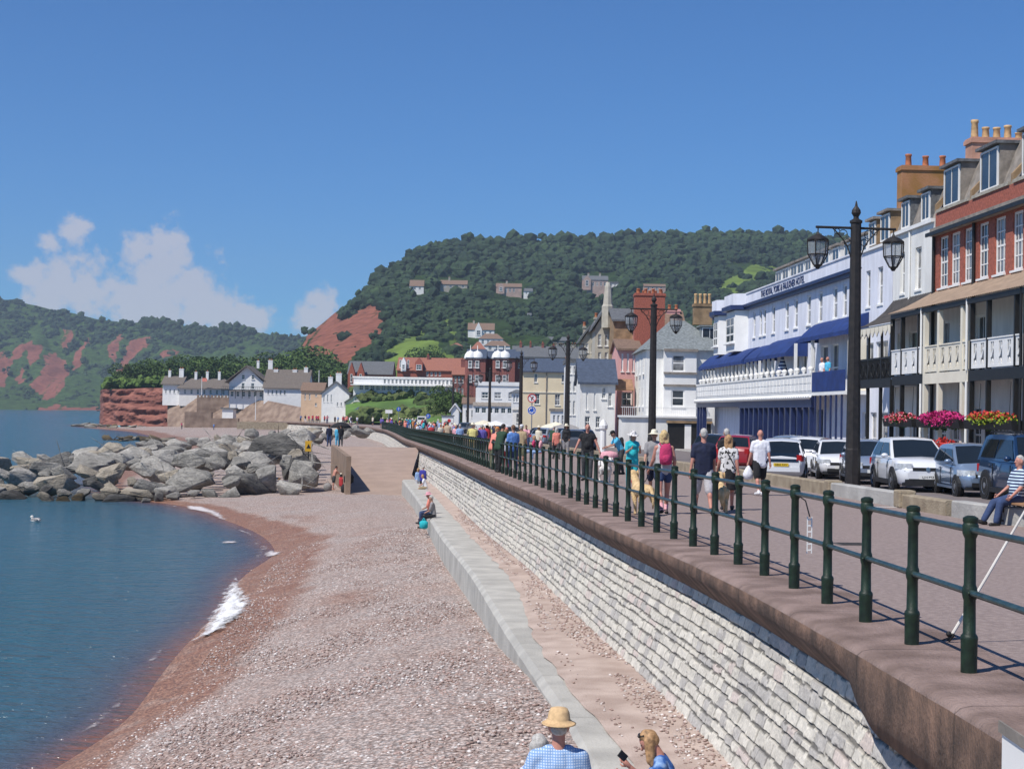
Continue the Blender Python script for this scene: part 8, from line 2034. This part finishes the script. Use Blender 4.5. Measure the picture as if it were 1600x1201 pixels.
    strip_glass([(*lerp2(p1, p2, .10), .015), (*p2, .02), (*lerp2(p2, p3, .93), .015)], 'windscreen')
    p1, p2, p3 = (a, zb), (a + (b - a) * .5, zb + (zr - zb) * .55), (b, zr - .05)
    strip_glass([(*lerp2(p1, p2, .30), -.015), (*p2, -.02), (*lerp2(p2, p3, .86), -.015)], 'rear_window')
    zl, zh = zb + .07, zr - .13
    def xa(z): return a + (b - a) * ((z - zb) / (zr - .05 - zb))
    def xd(z): return d + (c - d) * ((z - zb) / (zr - .035 - zb))
    xm = (b + c) / 2 + .12
    for s in (-1, 1):
        for (lo0, lo1, hi0, hi1, nm) in ((xa(zl) + .25, xm - .04, xa(zh) + .2, xm - .04, 'side_window'), (xm + .04, xd(zl) - .16, xm + .04, xd(zh) - .10, 'side_window')):
            mb = MB(); o_ = .012; mb.poly([(lo0, s * (wid(zl) + o_), zl), (lo1, s * (wid(zl) + o_), zl), (hi1, s * (wid(zh) + o_), zh), (hi0, s * (wid(zh) + o_), zh)]); mb.build(nm, CGLASS, e)
        mb = MB(); mb.ball((xd(zl) - .18, s * (w2 + .08), belt + .06), .09, .11, .075, 8, 6); mb.tube([(xd(zl) - .16, s * (w2 - .08), belt + .02), (xd(zl) - .17, s * (w2 + .05), belt + .04)], .025, 5); mb.build('wing_mirror', pm, e, True)
        for xx in (xf, xr):
            mb = MB(); k = 20; mb.tube([(xx, s * (w2 * .90), r), (xx, s * (w2 + .012), r)], r * 1.19, k); arch = mb.build('wheel_arch_shade', TRIM, e)  # arch is not cut; a dark disc stands in for its shaded hollow
            wheel_obj(e, xx, s * (w2 - .09), r, .22, s)
        # doors seams and sill
        mb = MB(); mb.bx(xr + r * 1.15, xf - r * 1.15, s * (w2 + .004) - .02, s * (w2 + .004) + .02, .22, .30 if not clad else .36); mb.build('sill', TRIM if clad else pm, e)
        mb = MB(); mb.bx(xm - .006, xm + .006, s * (w2 * .995) - .012, s * (w2 * .995) + .012, .34, belt - .12); mb.bx(xd(zl) - .2, xd(zl) - .188, s * (w2 * .995) - .012, s * (w2 * .995) + .012, .34, belt - .12); mb.build('door_seam', TRIM, e)
        mb = MB(); mb.bx(xm - .34, xm - .14, s * w2 * .985 - .02, s * w2 * .985 + .025, belt - .17, belt - .135); mb.build('door_handle', pm, e)
        # lamps
        mb = MB(); yy = s * w2
        mb.prism([(x1 - .25, yy * .52), (x1 - .02, yy * .50), (x1 - .04, yy * .68), (x1 - .16, yy * .87), (x1 - .50, yy * .99), (x1 - .56, yy * .90), (x1 - .35, yy * .70)], 'z', hood - .30, hood - .13); mb.build('headlight', HLAMP, e)
        mb = MB(); mb.prism([(x0 - .012, yy * .66), (x0 + .02, yy * .86), (x0 + .12, yy * .955), (x0 + .15, yy * .90), (x0 + .06, yy * .64)], 'z', tail_low - .22, tail_low + .0); mb.build('tail_light', TLAMP, e)
    # front end
    mb = MB(); mb.bx(x1 - .12, x1 + .008, -w2 * .50, w2 * .50, hood - .34, hood - .24); mb.build('grille', TRIM, e)
    mb = MB(); mb.bx(x1 - .10, x1 + .025, -w2 * .62, w2 * .62, .30, .42); mb.bx(x1 - .2, x1 - .02, -w2 * .80, w2 * .80, .20, .298); mb.build('front_bumper', TRIM, e)
    mb = MB(); mb.tube([(x1 + .004, 0, hood - .29), (x1 + .022, 0, hood - .29)], .065, 14); mb.build('badge', CHROME, e)
    mb = MB(); mb.bx(x0 - .03, x0 + .12, -w2 * .80, w2 * .80, .36, .52); mb.build('rear_bumper', TRIM if clad else pm, e)
    if clad:
        mb = MB(); mb.bx(x1 - .25, x1 + .03, -w2 * .74, w2 * .74, .20, .40); mb.build('bumper_cladding', TRIM, e)
    for (txt, px, mt, rz) in ((plate_f, x1 + .028, PLW, PI / 2), (plate_r, x0 - .034, PLY, -PI / 2)):
        if txt is None: continue
        mb = MB(); zc = .47 if rz > 0 else .60
        mb.bx(px - .006, px + .006, -.26, .26, zc - .056, zc + .056); po = mb.build('number_plate', mt, e)
        if txt:
            tmx = text_mesh(txt, .095, .002); tmx.materials.append(BLACKP); t_ = link('plate_lettering', tmx, None, po, (px + (.009 if rz > 0 else -.009), 0, zc)); t_.rotation_euler = (PI / 2, 0, rz)
    if rails:
        for s in (-1, 1): mb = MB(); mb.tube([(b + .1, s * wt * .9, H - .0), (b + .2, s * wt * .9, H + .07), (c - .2, s * wt * .9, H + .07), (c - .1, s * wt * .9, H)], .022, 6); mb.build('roof_rail', TRIM, e)
        for q in (b + .45, c - .45): mb = MB(); mb.bx(q - .03, q + .03, -wt, wt, H + .075, H + .105); mb.build('roof_bar', TRIM, e)
    return e
def road(x, Y): return Vector((AT(x, 700, Y).x, Y, pz(Y) - .008))
A = R
# heading: nose towards the promenade and us
car('white crossover car facing us with black lower cladding, parked beside the big lamp post', road(1424, 50.3), A(-91), PW, 4.38, 1.83, 1.60, 1.02, 1.0, (-2.0, -1.55, .05, 1.05), 2.65, .35, True, 'LJ14 PTZ', None)
car('small slate-blue car parked between the white crossover and the dark blue car', road(1520, 47.0), A(-91), PGB, 3.7, 1.64, 1.47, .93, .90, (-1.7, -1.35, .1, 1.0), 2.35, .29, False, '')
car('dark blue off-road car with roof bars behind the seated man', road(1618, 43.0), A(-88), PDB, 4.5, 1.85, 1.78, 1.10, 1.06, (-2.15, -1.95, .25, .95), 2.7, .37, True, '', None, True)
car('silver-blue hatchback parked just right of the big lamp post', road(1357, 56.0), A(-96), PS, 4.0, 1.68, 1.48, .94, .90, (-1.85, -1.3, .15, 1.05), 2.48, .30, False, '')
car('white hatchback parked just left of the big lamp post', road(1308, 61.0), A(-96), PW, 3.95, 1.74, 1.42, .92, .88, (-1.75, -1.15, .15, 1.0), 2.47, .31, False, '')
car('white car with its red-lamped tail towards us left of the two front-facing cars', road(1273, 64.5), A(62), PW, 4.0, 1.73, 1.50, .98, .90, (-1.85, -1.4, .2, 1.05), 2.5, .31, False, None, '')
car('white hatchback with a dark tailgate window and yellow plate beside the bald man', road(1224, 57.5), A(78), PW, 3.46, 1.62, 1.46, .96, .88, (-1.68, -1.45, .25, .95), 2.34, .29, False, None, 'GB62 KXV')
car('blue-grey estate car roof showing behind the white tail-on car', road(1243, 75), A(66), PGB, 4.4, 1.76, 1.50, .96, .9, (-2.0, -1.6, .25, 1.05), 2.6, .31, False, None, '')
car('red car half hidden by the floral blouse', road(1158, 71), A(70), PR_, 4.0, 1.72, 1.5, .96, .9, (-1.85, -1.4, .2, 1.0), 2.5, .31, False, None, '')
car('dark green car roof between the navy polo shirt and the red car', road(1118, 80), A(72), PBK, 4.2, 1.74, 1.48, .94, .9, (-1.9, -1.4, .2, 1.0), 2.5, .31, False, None, '')
cr_ = random.Random(2)
for k, (x, Y, pm, lb) in enumerate([(905, 118, PDB, 'dark blue far car behind the coral jacket'), (880, 128, PBK, 'black far car by the third lamp post'), (858, 138, PS, 'silver far car before the cream house'), (842, 150, PDB, 'navy far car right of the roundabout sign'), (892, 108, PPU, 'grey far car beside the third lamp post'), (800, 178, PW, 'white far car near the kiosk'), (778, 190, PBK, 'black far car before the cafe'), (724, 225, PPU, 'grey far car at the low white wing')]):
    car(lb, road(x, Y), A(80 + cr_.uniform(-25, 25) + (180 if k % 2 else 0)), pm, 4.1, 1.74, 1.5, .95, .9, (-1.85, -1.4, .2, 1.0), 2.5, .31, False, None, None)
# the small hatchback's tailgate is one big dark pane
cc = [o for o in bpy.data.objects if o.get('label', '').startswith('white hatchback with a dark tailgate')][0]
mb = MB(); mb.prism([(-1.745, .70), (-1.70, 1.0), (-1.50, 1.36), (-1.46, 1.36), (-1.66, 1.0), (-1.70, .70)], 'y', -.60, .60); mb.build('tailgate_glass', CGLASS, cc)
